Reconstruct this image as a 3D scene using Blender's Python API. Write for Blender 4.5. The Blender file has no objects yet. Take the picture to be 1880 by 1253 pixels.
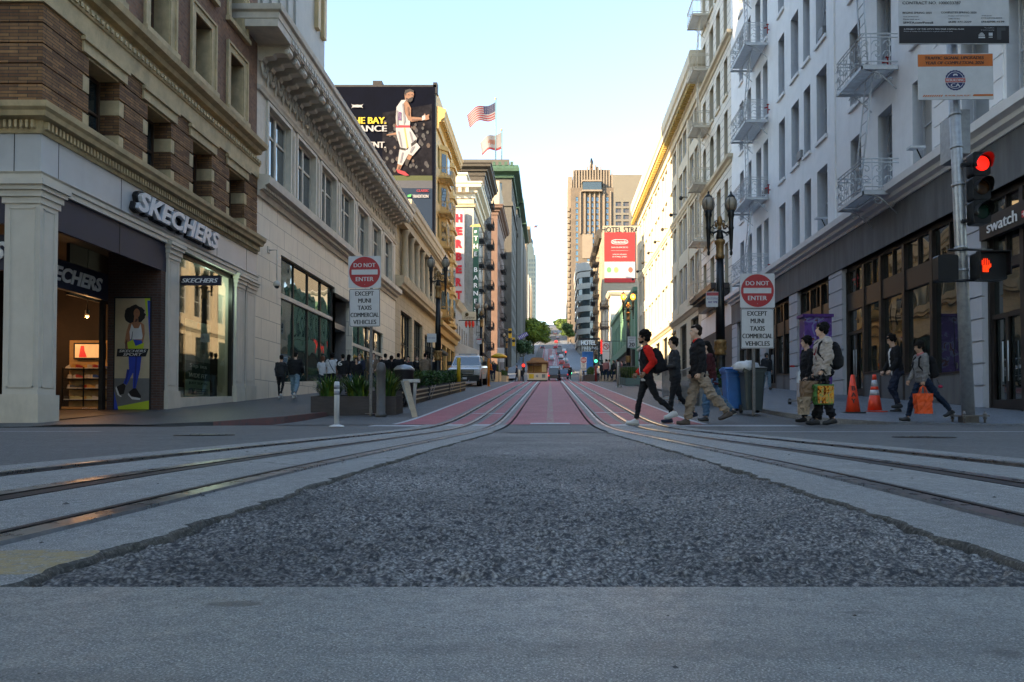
import bpy,bmesh,math,random
import numpy as np
from mathutils import Matrix,Vector,Quaternion
R=math.radians
PI=math.pi
scene=bpy.context.scene
COL=scene.collection
EYE=0.0
F_PX=1300.0
PITCH,YAW=R(1.2),R(0.0)
cam_d=bpy.data.cameras.new("camera")
cam=bpy.data.objects.new("camera",cam_d)
COL.objects.link(cam)
cam.location=(0,0,EYE)
cam.rotation_euler=(PI/2+PITCH,0,YAW)
cam_d.sensor_width=36.0
cam_d.lens=36.0*F_PX/1880.0
SX=(1010-940-F_PX*math.tan(YAW))
SY=(770-626.5-F_PX*math.tan(PITCH))
cam_d.shift_x=-SX/1880.0
cam_d.shift_y=SY/1880.0
cam_d.clip_start=0.02
cam_d.clip_end=6000
scene.camera=cam
CM=Matrix.Rotation(YAW,3,'Z')@Matrix.Rotation(PI/2+PITCH,3,'X')
def at(px,py,Y):
 """photo pixel -> world point on the plane at distance Y up the street"""
 d=CM@Vector(((px-940-SX)/F_PX,-(py-626.5-SY)/F_PX,-1.0))
 t=Y/d.y
 return Vector((d.x*t,Y,EYE+d.z*t))
SUN_EL=R(21)
SUN_V=Vector((0.83*math.cos(SUN_EL),0.557*math.cos(SUN_EL),-math.sin(SUN_EL))).normalized()
world=bpy.data.worlds.new("World")
scene.world=world
world.use_nodes=True
wn=world.node_tree.nodes
sky=wn.new('ShaderNodeTexSky')
sky.sky_type='NISHITA'
sky.sun_disc=False
sky.sun_elevation=SUN_EL
sky.sun_rotation=math.atan2(-SUN_V.x,-SUN_V.y)
sky.air_density=1.0
sky.dust_density=0.2
sky.ozone_density=1.5
wn['Background'].inputs[1].default_value=0.13
world.node_tree.links.new(sky.outputs[0],wn['Background'].inputs[0])
sun_d=bpy.data.lights.new("sun",'SUN')
sun_d.energy=4.0
sun_d.angle=R(0.5)
sun_d.color=(1.0,0.80,0.55)
sun=bpy.data.objects.new("sun",sun_d)
COL.objects.link(sun)
sun.location=(-60,-40,60)
sun.rotation_euler=SUN_V.to_track_quat('-Z','Y').to_euler()
scene.view_settings.view_transform='Standard'
scene.view_settings.look='None'
scene.view_settings.gamma=1.0
scene.view_settings.exposure=2.3
scene.view_settings.use_white_balance=True
scene.view_settings.white_balance_temperature=7300
scene.view_settings.white_balance_tint=10
scene.cycles.max_bounces=6
scene.cycles.diffuse_bounces=4
scene.cycles.glossy_bounces=3
scene.cycles.transmission_bounces=4
scene.cycles.transparent_max_bounces=6
scene.cycles.use_denoising=True
scene.cycles.use_adaptive_sampling=True
scene.cycles.adaptive_threshold=0.02
scene.cycles.caustics_reflective=False
scene.cycles.caustics_refractive=False
_K=[(-400,-3.0),(-60,-0.7),(0,-0.245),(1.2,-0.238),(2.5,-0.215),(4,-0.205),(9,-0.185),(12.0,-0.165),(13.6,-0.115),(15.6,-0.005),(19,0.25),(62,3.36),(86,4.3),(112,6.4),(150,9.6),(230,17.7),(400,43.5),(550,71),(640,86),(720,90),(3000,20)]
_ky=np.array([k[0]for k in _K]);_kz=np.array([k[1]for k in _K])+EYE
def G(Y):
 w=0.5 if Y<8 else(1.6 if Y<22 else min(8.0,1.6+(Y-22)*0.13))
 return float(np.mean(np.interp([Y-w,Y-w/2,Y,Y+w/2,Y+w],_ky,_kz)))
def H(X,Y):
 z=G(Y)
 if X<-4.2 and Y>12:
  z-=0.18*min(1.0,(-4.2-X)/7.0)*min(1.0,(Y-12)/4)
 return z
def _n(nt,t,**kw):
 n=nt.nodes.new(t)
 for k,v in kw.items():
  setattr(n,k,v)
 return n
MATS={}
def mat(name,col,rough=0.6,metal=0.0,var=0.15,scale=6.0,bump=0.0,bscale=40.0,spec=0.5,stain=0.0,stretch=(1,1,1),col2=None,emit=None,estr=1.0,alpha=None,coat=0.0):
 if name in MATS:
  return MATS[name]
 m=bpy.data.materials.new(name)
 m.use_nodes=True
 nt=m.node_tree
 b=nt.nodes['Principled BSDF']
 b.inputs['Roughness'].default_value=rough
 b.inputs['Metallic'].default_value=metal
 b.inputs['Specular IOR Level'].default_value=spec
 b.inputs['Coat Weight'].default_value=coat
 c=tuple(col)+(1,)
 tc=_n(nt,'ShaderNodeTexCoord')
 mp=_n(nt,'ShaderNodeMapping')
 mp.inputs['Scale'].default_value=stretch
 nt.links.new(tc.outputs['Object'],mp.inputs[0])
 last=None
 if var>0:
  no=_n(nt,'ShaderNodeTexNoise')
  no.inputs['Scale'].default_value=scale
  no.inputs['Detail'].default_value=8
  no.inputs['Roughness'].default_value=0.65
  nt.links.new(mp.outputs[0],no.inputs['Vector'])
  mr=_n(nt,'ShaderNodeMapRange')
  mr.inputs[1].default_value=0.3;mr.inputs[2].default_value=0.7
  nt.links.new(no.outputs[0],mr.inputs[0])
  mx=_n(nt,'ShaderNodeMix',data_type='RGBA')
  nt.links.new(mr.outputs[0],mx.inputs[0])
  lo=col2 if col2 else[v*(1-var)for v in col]
  hi=[min(1,v*(1+var))for v in col]
  mx.inputs[6].default_value=tuple(lo)+(1,)
  mx.inputs[7].default_value=tuple(hi)+(1,)
  last=mx.outputs[2]
  rr=_n(nt,'ShaderNodeMapRange')
  rr.inputs[3].default_value=max(0.02,rough-0.08*min(1,rough*2));rr.inputs[4].default_value=min(1,rough+0.08*min(1,rough*2))
  nt.links.new(no.outputs[0],rr.inputs[0])
  nt.links.new(rr.outputs[0],b.inputs['Roughness'])
 if stain>0:
  n2=_n(nt,'ShaderNodeTexNoise')
  n2.inputs['Scale'].default_value=0.9
  n2.inputs['Detail'].default_value=10
  n2.inputs['Roughness'].default_value=0.7
  mp2=_n(nt,'ShaderNodeMapping')
  mp2.inputs['Scale'].default_value=(1.6,1.6,0.35)
  nt.links.new(tc.outputs['Object'],mp2.inputs[0])
  nt.links.new(mp2.outputs[0],n2.inputs['Vector'])
  r2=_n(nt,'ShaderNodeMapRange')
  r2.inputs[1].default_value=0.52;r2.inputs[2].default_value=0.72
  r2.inputs[3].default_value=0.0;r2.inputs[4].default_value=stain
  nt.links.new(n2.outputs[0],r2.inputs[0])
  m2=_n(nt,'ShaderNodeMix',data_type='RGBA')
  nt.links.new(r2.outputs[0],m2.inputs[0])
  if last:nt.links.new(last,m2.inputs[6])
  else:m2.inputs[6].default_value=c
  m2.inputs[7].default_value=tuple(v*0.35 for v in col)+(1,)
  last=m2.outputs[2]
 if last:nt.links.new(last,b.inputs['Base Color'])
 else:b.inputs['Base Color'].default_value=c
 if bump>0:
  nb=_n(nt,'ShaderNodeTexNoise')
  nb.inputs['Scale'].default_value=bscale
  nb.inputs['Detail'].default_value=6
  nt.links.new(mp.outputs[0],nb.inputs['Vector'])
  bp=_n(nt,'ShaderNodeBump')
  bp.inputs['Strength'].default_value=bump
  bp.inputs['Distance'].default_value=0.02
  nt.links.new(nb.outputs[0],bp.inputs['Height'])
  nt.links.new(bp.outputs[0],b.inputs['Normal'])
 if emit:
  b.inputs['Emission Color'].default_value=tuple(emit)+(1,)
  b.inputs['Emission Strength'].default_value=estr
 if alpha is not None:
  b.inputs['Alpha'].default_value=alpha
 MATS[name]=m
 return m
def block_mat(name,c1,c2,mortar,bw,bh,rough=0.8,msize=0.012,bump=0.4,scale=1.0,stain=0.3,offset=0.5,axis='auto',bias=0.0):
 """coursed brick / stone: brick texture on (along wall, up) from object position"""
 if name in MATS:return MATS[name]
 m=bpy.data.materials.new(name);m.use_nodes=True
 nt=m.node_tree;b=nt.nodes['Principled BSDF']
 tc=_n(nt,'ShaderNodeTexCoord')
 sp=_n(nt,'ShaderNodeSeparateXYZ')
 nt.links.new(tc.outputs['Object'],sp.inputs[0])
 ad=_n(nt,'ShaderNodeMath',operation='ADD')
 nt.links.new(sp.outputs[0],ad.inputs[0]);nt.links.new(sp.outputs[1],ad.inputs[1])
 cb=_n(nt,'ShaderNodeCombineXYZ')
 nt.links.new(ad.outputs[0],cb.inputs[0]);nt.links.new(sp.outputs[2],cb.inputs[1])
 br=_n(nt,'ShaderNodeTexBrick')
 br.offset=offset
 br.inputs['Scale'].default_value=scale
 br.inputs['Brick Width'].default_value=bw
 br.inputs['Row Height'].default_value=bh
 br.inputs['Mortar Size'].default_value=msize
 br.inputs['Mortar Smooth'].default_value=0.1
 br.inputs['Bias'].default_value=bias
 br.inputs['Color1'].default_value=tuple(c1)+(1,)
 br.inputs['Color2'].default_value=tuple(c2)+(1,)
 br.inputs['Mortar'].default_value=tuple(mortar)+(1,)
 nt.links.new(cb.outputs[0],br.inputs['Vector'])
 no=_n(nt,'ShaderNodeTexNoise')
 no.inputs['Scale'].default_value=1.3;no.inputs['Detail'].default_value=10;no.inputs['Roughness'].default_value=0.75
 mp=_n(nt,'ShaderNodeMapping');mp.inputs['Scale'].default_value=(1.5,1.5,0.5)
 nt.links.new(tc.outputs['Object'],mp.inputs[0]);nt.links.new(mp.outputs[0],no.inputs['Vector'])
 mr=_n(nt,'ShaderNodeMapRange');mr.inputs[1].default_value=0.35;mr.inputs[2].default_value=0.75
 mr.inputs[3].default_value=1.1;mr.inputs[4].default_value=1.0-stain
 nt.links.new(no.outputs[0],mr.inputs[0])
 mx=_n(nt,'ShaderNodeMix',data_type='RGBA',blend_type='MULTIPLY')
 mx.inputs[0].default_value=1.0
 nt.links.new(br.outputs[0],mx.inputs[6]);nt.links.new(mr.outputs[0],mx.inputs[7])
 nt.links.new(mx.outputs[2],b.inputs['Base Color'])
 b.inputs['Roughness'].default_value=rough
 bp=_n(nt,'ShaderNodeBump');bp.inputs['Strength'].default_value=bump;bp.inputs['Distance'].default_value=0.01
 bp.invert=True
 nt.links.new(br.outputs[1],bp.inputs['Height']);nt.links.new(bp.outputs[0],b.inputs['Normal'])
 MATS[name]=m
 return m
def glass_mat(name,col=(0.02,0.03,0.032),rough=0.04,ior=1.6,tint=0.0):
 if name in MATS:return MATS[name]
 m=bpy.data.materials.new(name);m.use_nodes=True
 nt=m.node_tree;b=nt.nodes['Principled BSDF']
 b.inputs['Base Color'].default_value=tuple(col)+(1,)
 b.inputs['Roughness'].default_value=rough
 b.inputs['IOR'].default_value=ior
 b.inputs['Specular IOR Level'].default_value=0.8
 tc=_n(nt,'ShaderNodeTexCoord')
 no=_n(nt,'ShaderNodeTexNoise');no.inputs['Scale'].default_value=0.8;no.inputs['Detail'].default_value=1
 nt.links.new(tc.outputs['Object'],no.inputs['Vector'])
 bp=_n(nt,'ShaderNodeBump');bp.inputs['Strength'].default_value=0.25;bp.inputs['Distance'].default_value=0.05
 nt.links.new(no.outputs[0],bp.inputs['Height']);nt.links.new(bp.outputs[0],b.inputs['Normal'])
 MATS[name]=m
 return m
def clear_glass(name,col=(0.75,0.9,0.85),trans=0.8):
 if name in MATS:return MATS[name]
 m=bpy.data.materials.new(name);m.use_nodes=True
 nt=m.node_tree
 b=nt.nodes['Principled BSDF'];out=nt.nodes['Material Output']
 tr=_n(nt,'ShaderNodeBsdfTransparent');tr.inputs[0].default_value=tuple(col)+(1,)
 gl=_n(nt,'ShaderNodeBsdfGlossy');gl.inputs['Roughness'].default_value=0.02
 fr=_n(nt,'ShaderNodeFresnel');fr.inputs[0].default_value=1.55
 mr=_n(nt,'ShaderNodeMapRange');mr.inputs[3].default_value=0.08;mr.inputs[4].default_value=1.0
 mx=_n(nt,'ShaderNodeMixShader')
 nt.links.new(fr.outputs[0],mr.inputs[0]);nt.links.new(mr.outputs[0],mx.inputs[0])
 nt.links.new(tr.outputs[0],mx.inputs[1]);nt.links.new(gl.outputs[0],mx.inputs[2])
 nt.links.new(mx.outputs[0],out.inputs[0])
 nt.nodes.remove(b)
 MATS[name]=m
 return m
WM={}
def _wm(o):return WM.get(o.name,Matrix.Identity(4))if o else Matrix.Identity(4)
def tag(o,label=None,cat=None,group=None,kind=None):
 if label:o['label']=label
 if cat:o['category']=cat
 if group:o['group']=group
 if kind:o['kind']=kind
 return o
def put(o,parent=None,M=None):
 """link, parent and place (M = world matrix)"""
 COL.objects.link(o)
 M=M.copy()if M is not None else _wm(parent).copy()
 if parent:
  o.parent=parent
  o.matrix_basis=_wm(parent).inverted()@M
 else:
  o.matrix_basis=M
 WM[o.name]=M
 return o
def thing(name,label,cat,loc=(0,0,0),rz=0.0,group=None,kind=None):
 o=bpy.data.objects.new(name,None)
 o.empty_display_size=0.2
 put(o,None,Matrix.Translation(loc)@Matrix.Rotation(rz,4,'Z'))
 return tag(o,label,cat,group,kind)
def dup(o,M,label=None,group=None,parent=None):
 """copy a thing with its parts and sub-parts to world matrix M"""
 c=o.copy()
 put(c,parent,M)
 if label:c['label']=label
 if group:c['group']=group
 def rec(a,b):
  for ch in KIDS.get(a.name,[]):
   d=ch.copy();COL.objects.link(d);d.parent=b
   WM[d.name]=_wm(b)@ch.matrix_basis
   KIDS.setdefault(b.name,[]).append(d)
   rec(ch,d)
 rec(o,c)
 return c
KIDS={}
class MB:
 """collects faces (each with a material), links them as one mesh object"""
 def __init__(s,M=None):
  s.v=[];s.f=[];s.m=[];s.ms=[];s.M=M or Matrix.Identity(4);s.sm=[]
 def mi(s,m):
  if m not in s.ms:s.ms.append(m)
  return s.ms.index(m)
 def add(s,vs,fs,m,M=None,smooth=False):
  T=s.M@M if M is not None else s.M
  b=len(s.v);k=s.mi(m)
  s.v.extend([tuple(T@Vector(v))for v in vs])
  for f in fs:
   s.f.append([i+b for i in f]);s.m.append(k);s.sm.append(smooth)
  return s
 def box(s,x0,x1,y0,y1,z0,z1,m,M=None):
  vs=[(x,y,z)for z in(z0,z1)for y in(y0,y1)for x in(x0,x1)]
  return s.add(vs,[(0,2,3,1),(4,5,7,6),(0,1,5,4),(1,3,7,5),(3,2,6,7),(2,0,4,6)],m,M)
 def cbox(s,c,d,m,M=None):
  return s.box(c[0]-d[0]/2,c[0]+d[0]/2,c[1]-d[1]/2,c[1]+d[1]/2,c[2]-d[2]/2,c[2]+d[2]/2,m,M)
 def quad(s,a,b,c,d,m,M=None):return s.add([a,b,c,d],[(0,1,2,3)],m,M)
 def prism(s,pts,a,b,m,axis='x',M=None,smooth=False):
  """pts polygon extruded from a to b along axis; x:(y,z) y:(x,z) z:(x,y)"""
  n=len(pts)
  def P(p,t):
   return{'x':(t,p[0],p[1]),'y':(p[0],t,p[1]),'z':(p[0],p[1],t)}[axis]
  vs=[P(p,a)for p in pts]+[P(p,b)for p in pts]
  fs=[(i,(i+1)%n,n+(i+1)%n,n+i)for i in range(n)]
  fs+=[tuple(range(n))[::-1],tuple(range(n,2*n))]
  return s.add(vs,fs,m,M,smooth)
 def tube(s,path,r,m,n=8,M=None,cap=True,smooth=True):
  P=[Vector(p)for p in path]
  rs=r if isinstance(r,(list,tuple))else[r]*len(P)
  vs=[];fs=[]
  up=Vector((0,0,1));prev=None
  for i,p in enumerate(P):
   t=(P[min(i+1,len(P)-1)]-P[max(i-1,0)])
   if t.length<1e-9:t=Vector((0,0,1))
   t.normalize()
   if prev is None:
    a=t.cross(up)if abs(t.z)<0.95 else t.cross(Vector((1,0,0)))
   else:
    a=prev-t*prev.dot(t)
   a.normalize();prev=a
   c=t.cross(a)
   for k in range(n):
    th=2*PI*k/n
    vs.append(p+a*rs[i]*math.cos(th)+c*rs[i]*math.sin(th))
  for i in range(len(P)-1):
   for k in range(n):
    fs.append((i*n+k,i*n+(k+1)%n,(i+1)*n+(k+1)%n,(i+1)*n+k))
  if cap:
   fs.append(tuple(range(n))[::-1]);fs.append(tuple(range((len(P)-1)*n,len(P)*n)))
  return s.add(vs,fs,m,M,smooth)
 def lathe(s,prof,m,n=16,M=None,smooth=True,seg=None):
  """prof [(r,z)...] about z"""
  vs=[];fs=[]
  for(r,z)in prof:
   for k in range(n):
    th=2*PI*k/n
    vs.append((r*math.cos(th),r*math.sin(th),z))
  for i in range(len(prof)-1):
   for k in range(n):
    fs.append((i*n+k,i*n+(k+1)%n,(i+1)*n+(k+1)%n,(i+1)*n+k))
  fs.append(tuple(range(n))[::-1]);fs.append(tuple(range((len(prof)-1)*n,len(prof)*n)))
  return s.add(vs,fs,m,M,smooth)
 def ball(s,c,r,m,n=10,M=None):
  if not isinstance(r,(tuple,list)):r=(r,r,r)
  k=max(4,n//2+1)
  pr=[(math.sin(PI*i/k)*1.0,-math.cos(PI*i/k))for i in range(k+1)]
  pr[0]=(0.02,-1);pr[-1]=(0.02,1)
  T=Matrix.Translation(c)@Matrix.Diagonal((r[0],r[1],r[2],1))
  return s.lathe(pr,m,n,(M@T)if M is not None else T)
 def text(s,body,m,M,h=0.1,w=None,**kw):
  o_=kw.get('offset',0)
  if 0<o_<=0.03:
   k2=dict(kw);k2['offset']=0;q=h*0.045*o_/0.02
   for i,d in enumerate((-q,q)):s.text(body,m,M@Matrix.Translation((d,0,0.0012*i)),h,w,**k2)
   return s
  vs,fs=text_mesh(body,**kw)
  if not vs:return s
  xs=[v[0]for v in vs];ys=[v[1]for v in vs]
  x0,x1,y0,y1=min(xs),max(xs),min(ys),max(ys)
  sy=h/(y1-y0);sx=(w/(x1-x0))if w else sy
  cx=(x0+x1)/2;cy=(y0+y1)/2
  d=kw.get('extrude',0)
  vs=[((x-cx)*sx,(y-cy)*sy,z+d)for x,y,z in vs]
  return s.add(vs,fs,m,M)
 def build(s,name,parent=None,M=None,label=None,cat=None,group=None,kind=None):
  """vertices were given in world space (or local when M is given as the object's own world matrix)"""
  me=bpy.data.meshes.new(name)
  if M is None:
   if parent is not None:
    W=_wm(parent)
   else:
    a=np.array(s.v);c=(a.min(0)+a.max(0))/2;c[2]=a[:,2].min()
    if kind=='structure':c[:]=0
    W=Matrix.Translation(c)
   Wi=W.inverted()
   vs=[tuple(Wi@Vector(v))for v in s.v]
  else:
   W=M;vs=s.v
  me.from_pydata(vs,[],s.f)
  for m in s.ms:me.materials.append(m)
  me.polygons.foreach_set('material_index',s.m)
  me.polygons.foreach_set('use_smooth',s.sm)
  me.update()
  o=bpy.data.objects.new(name,me)
  put(o,parent,W)
  if parent is not None:KIDS.setdefault(parent.name,[]).append(o)
  return tag(o,label,cat,group,kind)
def inst(name,me,parent,M,label=None):
 """another object on an existing mesh"""
 o=bpy.data.objects.new(name,me)
 put(o,parent,M)
 if parent is not None:KIDS.setdefault(parent.name,[]).append(o)
 if label:o['label']=label
 return o
_TX={}
def text_mesh(body,extrude=0.0,shear=0.0,offset=0.0,spacing=1.0,line=1.0,align='CENTER',res=3):
 key=(body,extrude,shear,offset,spacing,line,align,res)
 if key in _TX:return _TX[key]
 c=bpy.data.curves.new('t','FONT')
 c.body=body;c.extrude=extrude;c.shear=shear;c.offset=offset
 c.space_character=spacing;c.space_line=line;c.align_x=align;c.resolution_u=res
 o=bpy.data.objects.new('t',c);COL.objects.link(o)
 dg=bpy.context.evaluated_depsgraph_get();dg.update()
 me=bpy.data.meshes.new_from_object(o.evaluated_get(dg))
 vs=[tuple(v.co)for v in me.vertices];fs=[tuple(p.vertices)for p in me.polygons]
 bpy.data.objects.remove(o);bpy.data.curves.remove(c);bpy.data.meshes.remove(me)
 _TX[key]=(vs,fs)
 return vs,fs
def face_cam(x,y,z,rz=0.0):
 """matrix for flat things facing down the street (-Y): local x right, y up, z out of the face"""
 return Matrix.Translation((x,y,z))@Matrix.Rotation(rz,4,'Z')@Matrix.Rotation(PI/2,4,'X')
# ground
def concrete_mat(name,col,red=False,fine=220.0,crack=0,stain=None,yellow=False,glossy=0.75):
 m=bpy.data.materials.new(name);m.use_nodes=True
 nt=m.node_tree;b=nt.nodes['Principled BSDF'];L=nt.links
 tc=_n(nt,'ShaderNodeTexCoord');P=tc.outputs['Object']
 def noise(sc,det=6,ro=0.6,vec=P):
  n=_n(nt,'ShaderNodeTexNoise');n.inputs['Scale'].default_value=sc;n.inputs['Detail'].default_value=det
  n.inputs['Roughness'].default_value=ro;L.new(vec,n.inputs['Vector']);return n.outputs[0]
 def rng(s,a,b_,c,d):
  r=_n(nt,'ShaderNodeMapRange');r.inputs[1].default_value=a;r.inputs[2].default_value=b_
  r.inputs[3].default_value=c;r.inputs[4].default_value=d;L.new(s,r.inputs[0]);return r.outputs[0]
 def mixc(fac,A,B,bt='MIX'):
  x=_n(nt,'ShaderNodeMix',data_type='RGBA',blend_type=bt)
  if isinstance(fac,(int,float)):x.inputs[0].default_value=fac
  else:L.new(fac,x.inputs[0])
  for i,v in((6,A),(7,B)):
   if isinstance(v,tuple):x.inputs[i].default_value=v+(1,)
   else:L.new(v,x.inputs[i])
  return x.outputs[2]
 def math_(op,a,b_=None,clamp=False):
  x=_n(nt,'ShaderNodeMath',operation=op);x.use_clamp=clamp
  for i,v in((0,a),(1,b_)):
   if v is None:continue
   if isinstance(v,(int,float)):x.inputs[i].default_value=v
   else:L.new(v,x.inputs[i])
  return x.outputs[0]
 n1=noise(1.1,9,0.7);n2=noise(28,5,0.7);n3=noise(fine,3,0.6)
 base=mixc(rng(n1,0.32,0.68,0,1),tuple(c*0.72 for c in col),tuple(c*1.2 for c in col))
 base=mixc(rng(n2,0.35,0.65,0.0,0.6),base,tuple(c*0.6 for c in col))
 base=mixc(rng(n3,0.55,0.64,0.0,0.7),base,tuple(min(1,c*2.4)for c in col))
 base=mixc(rng(n3,0.44,0.36,0.0,0.8),base,tuple(c*0.2 for c in col))
 sp=_n(nt,'ShaderNodeSeparateXYZ');L.new(P,sp.inputs[0])
 X,Y=sp.outputs[0],sp.outputs[1]
 if red:
  ax=math_('ABSOLUTE',X)
  ds=[math_('ABSOLUTE',math_('SUBTRACT',ax,c))for c in(1.0,1.52,2.05)]
  d=math_('MINIMUM',math_('MINIMUM',ds[0],ds[1]),ds[2])
  wob=math_('MULTIPLY',math_('SUBTRACT',noise(3.0,6,0.7),0.5),0.06)
  gut=math_('GREATER_THAN',math_('ADD',d,wob),0.13)
  wear=rng(noise(5.0,10,0.85),0.56,0.68,1.0,0.2)
  fac=math_('MULTIPLY',gut,wear)
  redc=mixc(rng(n1,0.3,0.7,0,1),(0.32,0.045,0.06),(0.44,0.10,0.12))
  redc=mixc(rng(n2,0.45,0.7,0,0.6),redc,(0.09,0.035,0.04))
  base=mixc(fac,base,redc)
  tr=math_('MULTIPLY',rng(noise(2.0,8,0.8),0.4,0.7,0,0.5),rng(d,0.0,0.3,1.0,0.0))
  base=mixc(tr,base,(0.03,0.03,0.03))
  seam=math_('MULTIPLY',math_('LESS_THAN',math_('ADD',ax,wob),0.075),rng(noise(9.0,5,0.8),0.47,0.53,0,0.85))
  base=mixc(seam,base,(0.26,0.2,0.14))
 if yellow:
  yx=math_('MULTIPLY',math_('LESS_THAN',X,-0.62),math_('GREATER_THAN',X,-1.3))
  wob=math_('MULTIPLY',math_('SUBTRACT',noise(7.0,6,0.7),0.5),0.12)
  yy=math_('MULTIPLY',math_('GREATER_THAN',math_('ADD',Y,wob),1.03),math_('LESS_THAN',math_('ADD',Y,wob),1.22))
  wr=rng(noise(40.0,6,0.85),0.45,0.60,0.9,0.1)
  base=mixc(math_('MULTIPLY',math_('MULTIPLY',yx,yy),wr),base,(0.34,0.24,0.09))
 if stain:
  for(sx,sy,rx,ry,dk)in stain:
   dx=math_('DIVIDE',math_('SUBTRACT',X,sx),rx);dy=math_('DIVIDE',math_('SUBTRACT',Y,sy),ry)
   dd=math_('ADD',math_('ADD',math_('MULTIPLY',dx,dx),math_('MULTIPLY',dy,dy)),math_('MULTIPLY',math_('SUBTRACT',noise(30.0,5,0.7),0.5),1.2))
   base=mixc(rng(dd,0.6,1.2,dk,0.0),base,tuple(c*0.3 for c in col))
 gv=_n(nt,'ShaderNodeTexVoronoi');gv.inputs['Scale'].default_value=3.3;L.new(P,gv.inputs['Vector'])
 base=mixc(rng(gv.outputs['Distance'],0.035,0.055,0.6,0.0),base,tuple(c*0.3 for c in col))
 n6=noise(2.4,8,0.8);base=mixc(rng(n6,0.56,0.68,0.0,0.4),base,tuple(c*0.45 for c in col))
 if crack:
  vc=_n(nt,'ShaderNodeTexVoronoi',feature='DISTANCE_TO_EDGE');vc.inputs['Scale'].default_value=0.42
  wv=_n(nt,'ShaderNodeVectorMath',operation='ADD');nv_=_n(nt,'ShaderNodeTexNoise');nv_.inputs['Scale'].default_value=3.0;nv_.inputs['Detail'].default_value=6
  L.new(P,nv_.inputs['Vector']);sc_=_n(nt,'ShaderNodeVectorMath',operation='SCALE');sc_.inputs[3].default_value=0.5;L.new(nv_.outputs[1],sc_.inputs[0]);L.new(P,wv.inputs[0]);L.new(sc_.outputs[0],wv.inputs[1]);L.new(wv.outputs[0],vc.inputs['Vector'])
  base=mixc(math_('MULTIPLY',rng(vc.outputs[0],0.0,0.006,0.8,0.0),rng(n1,0.45,0.55,0,1)),base,tuple(c*0.25 for c in col))
  n5=noise(0.35,4,0.6);base=mixc(rng(n5,0.56,0.58,0.0,0.28),base,tuple(c*0.5 for c in col))
 L.new(base,b.inputs['Base Color'])
 L.new(rng(n2,0.3,0.7,glossy-0.15,glossy+0.12),b.inputs['Roughness'])
 h=math_('ADD',math_('MULTIPLY',n3,0.35),math_('MULTIPLY',n2,0.8))
 bp=_n(nt,'ShaderNodeBump');bp.inputs['Strength'].default_value=0.85;bp.inputs['Distance'].default_value=0.007
 L.new(h,bp.inputs['Height']);L.new(bp.outputs[0],b.inputs['Normal'])
 return m
M_BAND=concrete_mat('smooth grey concrete',(0.26,0.26,0.24),fine=420,glossy=0.42,stain=[(-0.385,0.868,0.036,0.014,0.75),(0.36,0.83,0.02,0.006,0.6),(0.29,0.7,0.5,0.03,0.25),(-0.55,0.6,0.3,0.05,0.3)])
M_SLAB=concrete_mat('track concrete',(0.26,0.255,0.24),fine=300,yellow=True,glossy=0.68,crack=1)
M_RED=concrete_mat('red painted lane',(0.17,0.165,0.16),red=True,fine=120,glossy=0.62)
M_ASPH=concrete_mat('asphalt',(0.11,0.11,0.108),fine=150,glossy=0.7,crack=1)
M_ASPH2=concrete_mat('grey asphalt',(0.10,0.10,0.10),fine=120,glossy=0.7)
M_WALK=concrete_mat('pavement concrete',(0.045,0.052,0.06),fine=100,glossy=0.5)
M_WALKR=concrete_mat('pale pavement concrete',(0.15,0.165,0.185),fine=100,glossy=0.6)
M_KERB=concrete_mat('kerb stone',(0.2,0.19,0.18),fine=100)
M_REDKERB=mat('worn red kerb paint',(0.15,0.06,0.055),0.7,var=0.4,scale=9,col2=(0.09,0.08,0.08),bump=0.3)
M_PAINT=mat('worn white road paint',(0.48,0.49,0.5),0.6,var=0.3,scale=25,col2=(0.22,0.22,0.23),bump=0.3)
M_STEEL=mat('rail steel',(0.32,0.33,0.35),0.28,0.9,var=0.35,scale=14,bump=0.1)
M_RUST=mat('dull rail iron',(0.05,0.045,0.045),0.5,0.6,var=0.4,scale=20,bump=0.3)
M_DARK=mat('near black recess',(0.012,0.012,0.013),0.9,var=0.3)  # near-black floor of the rail grooves, cable slot and drain mouth
def ys(a,b,near=0.25,k=0.05):
 out=[a];y=a
 while y<b:
  y+=max(near,abs(y)*k);out.append(min(y,b))
 return out
def strip(mb,m,xa,xb,Y,dz=0.0,za=None,zb=None):
 """ribbon between x=xa and x=xb following the ground along the list Y"""
 vs=[];fs=[]
 for y in Y:
  vs.append((xa,y,H(xa,y)+(dz if za is None else za)));vs.append((xb,y,H(xb,y)+(dz if zb is None else zb)))
 for i in range(len(Y)-1):
  fs.append((2*i,2*i+1,2*i+3,2*i+2))
 mb.add(vs,fs,m)
mb=MB()
xs=[-2500,-900,-400,-200,-100,-60,-30,-12,-6,0,6,12,30,60,100,200,400,900,2500]
YY=[-1500,-400,-150,-60,-20,0,5,10,12,13,14,16,20,30,40,50,60,70,80,90,100,112,130,150,190,230,300,400,500,600,700,900,1500,3000]
vs=[];fs=[]
for y in YY:
 for x in xs:
  vs.append((x,y,H(x,y)-0.3-(0.02*max(0,abs(x)-60)if y>30 else 0)))
n=len(xs)
for j in range(len(YY)-1):
 for i in range(n-1):
  fs.append((j*n+i,j*n+i+1,(j+1)*n+i+1,(j+1)*n+i))
mb.add(vs,fs,M_ASPH2,smooth=True)
mb.build('ground',kind='structure')
mb=MB()
Yn=[-60,-30,-15,-8,-4]+ys(-1.5,13.6,0.5)
for a,b in((-70,-30),(-30,-12),(-12,-6),(-6,-2.36),(2.36,6),(6,12),(12,30),(30,70)):
 strip(mb,M_ASPH,a,b,Yn,0.0)
mb.build('road',kind='structure')
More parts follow.
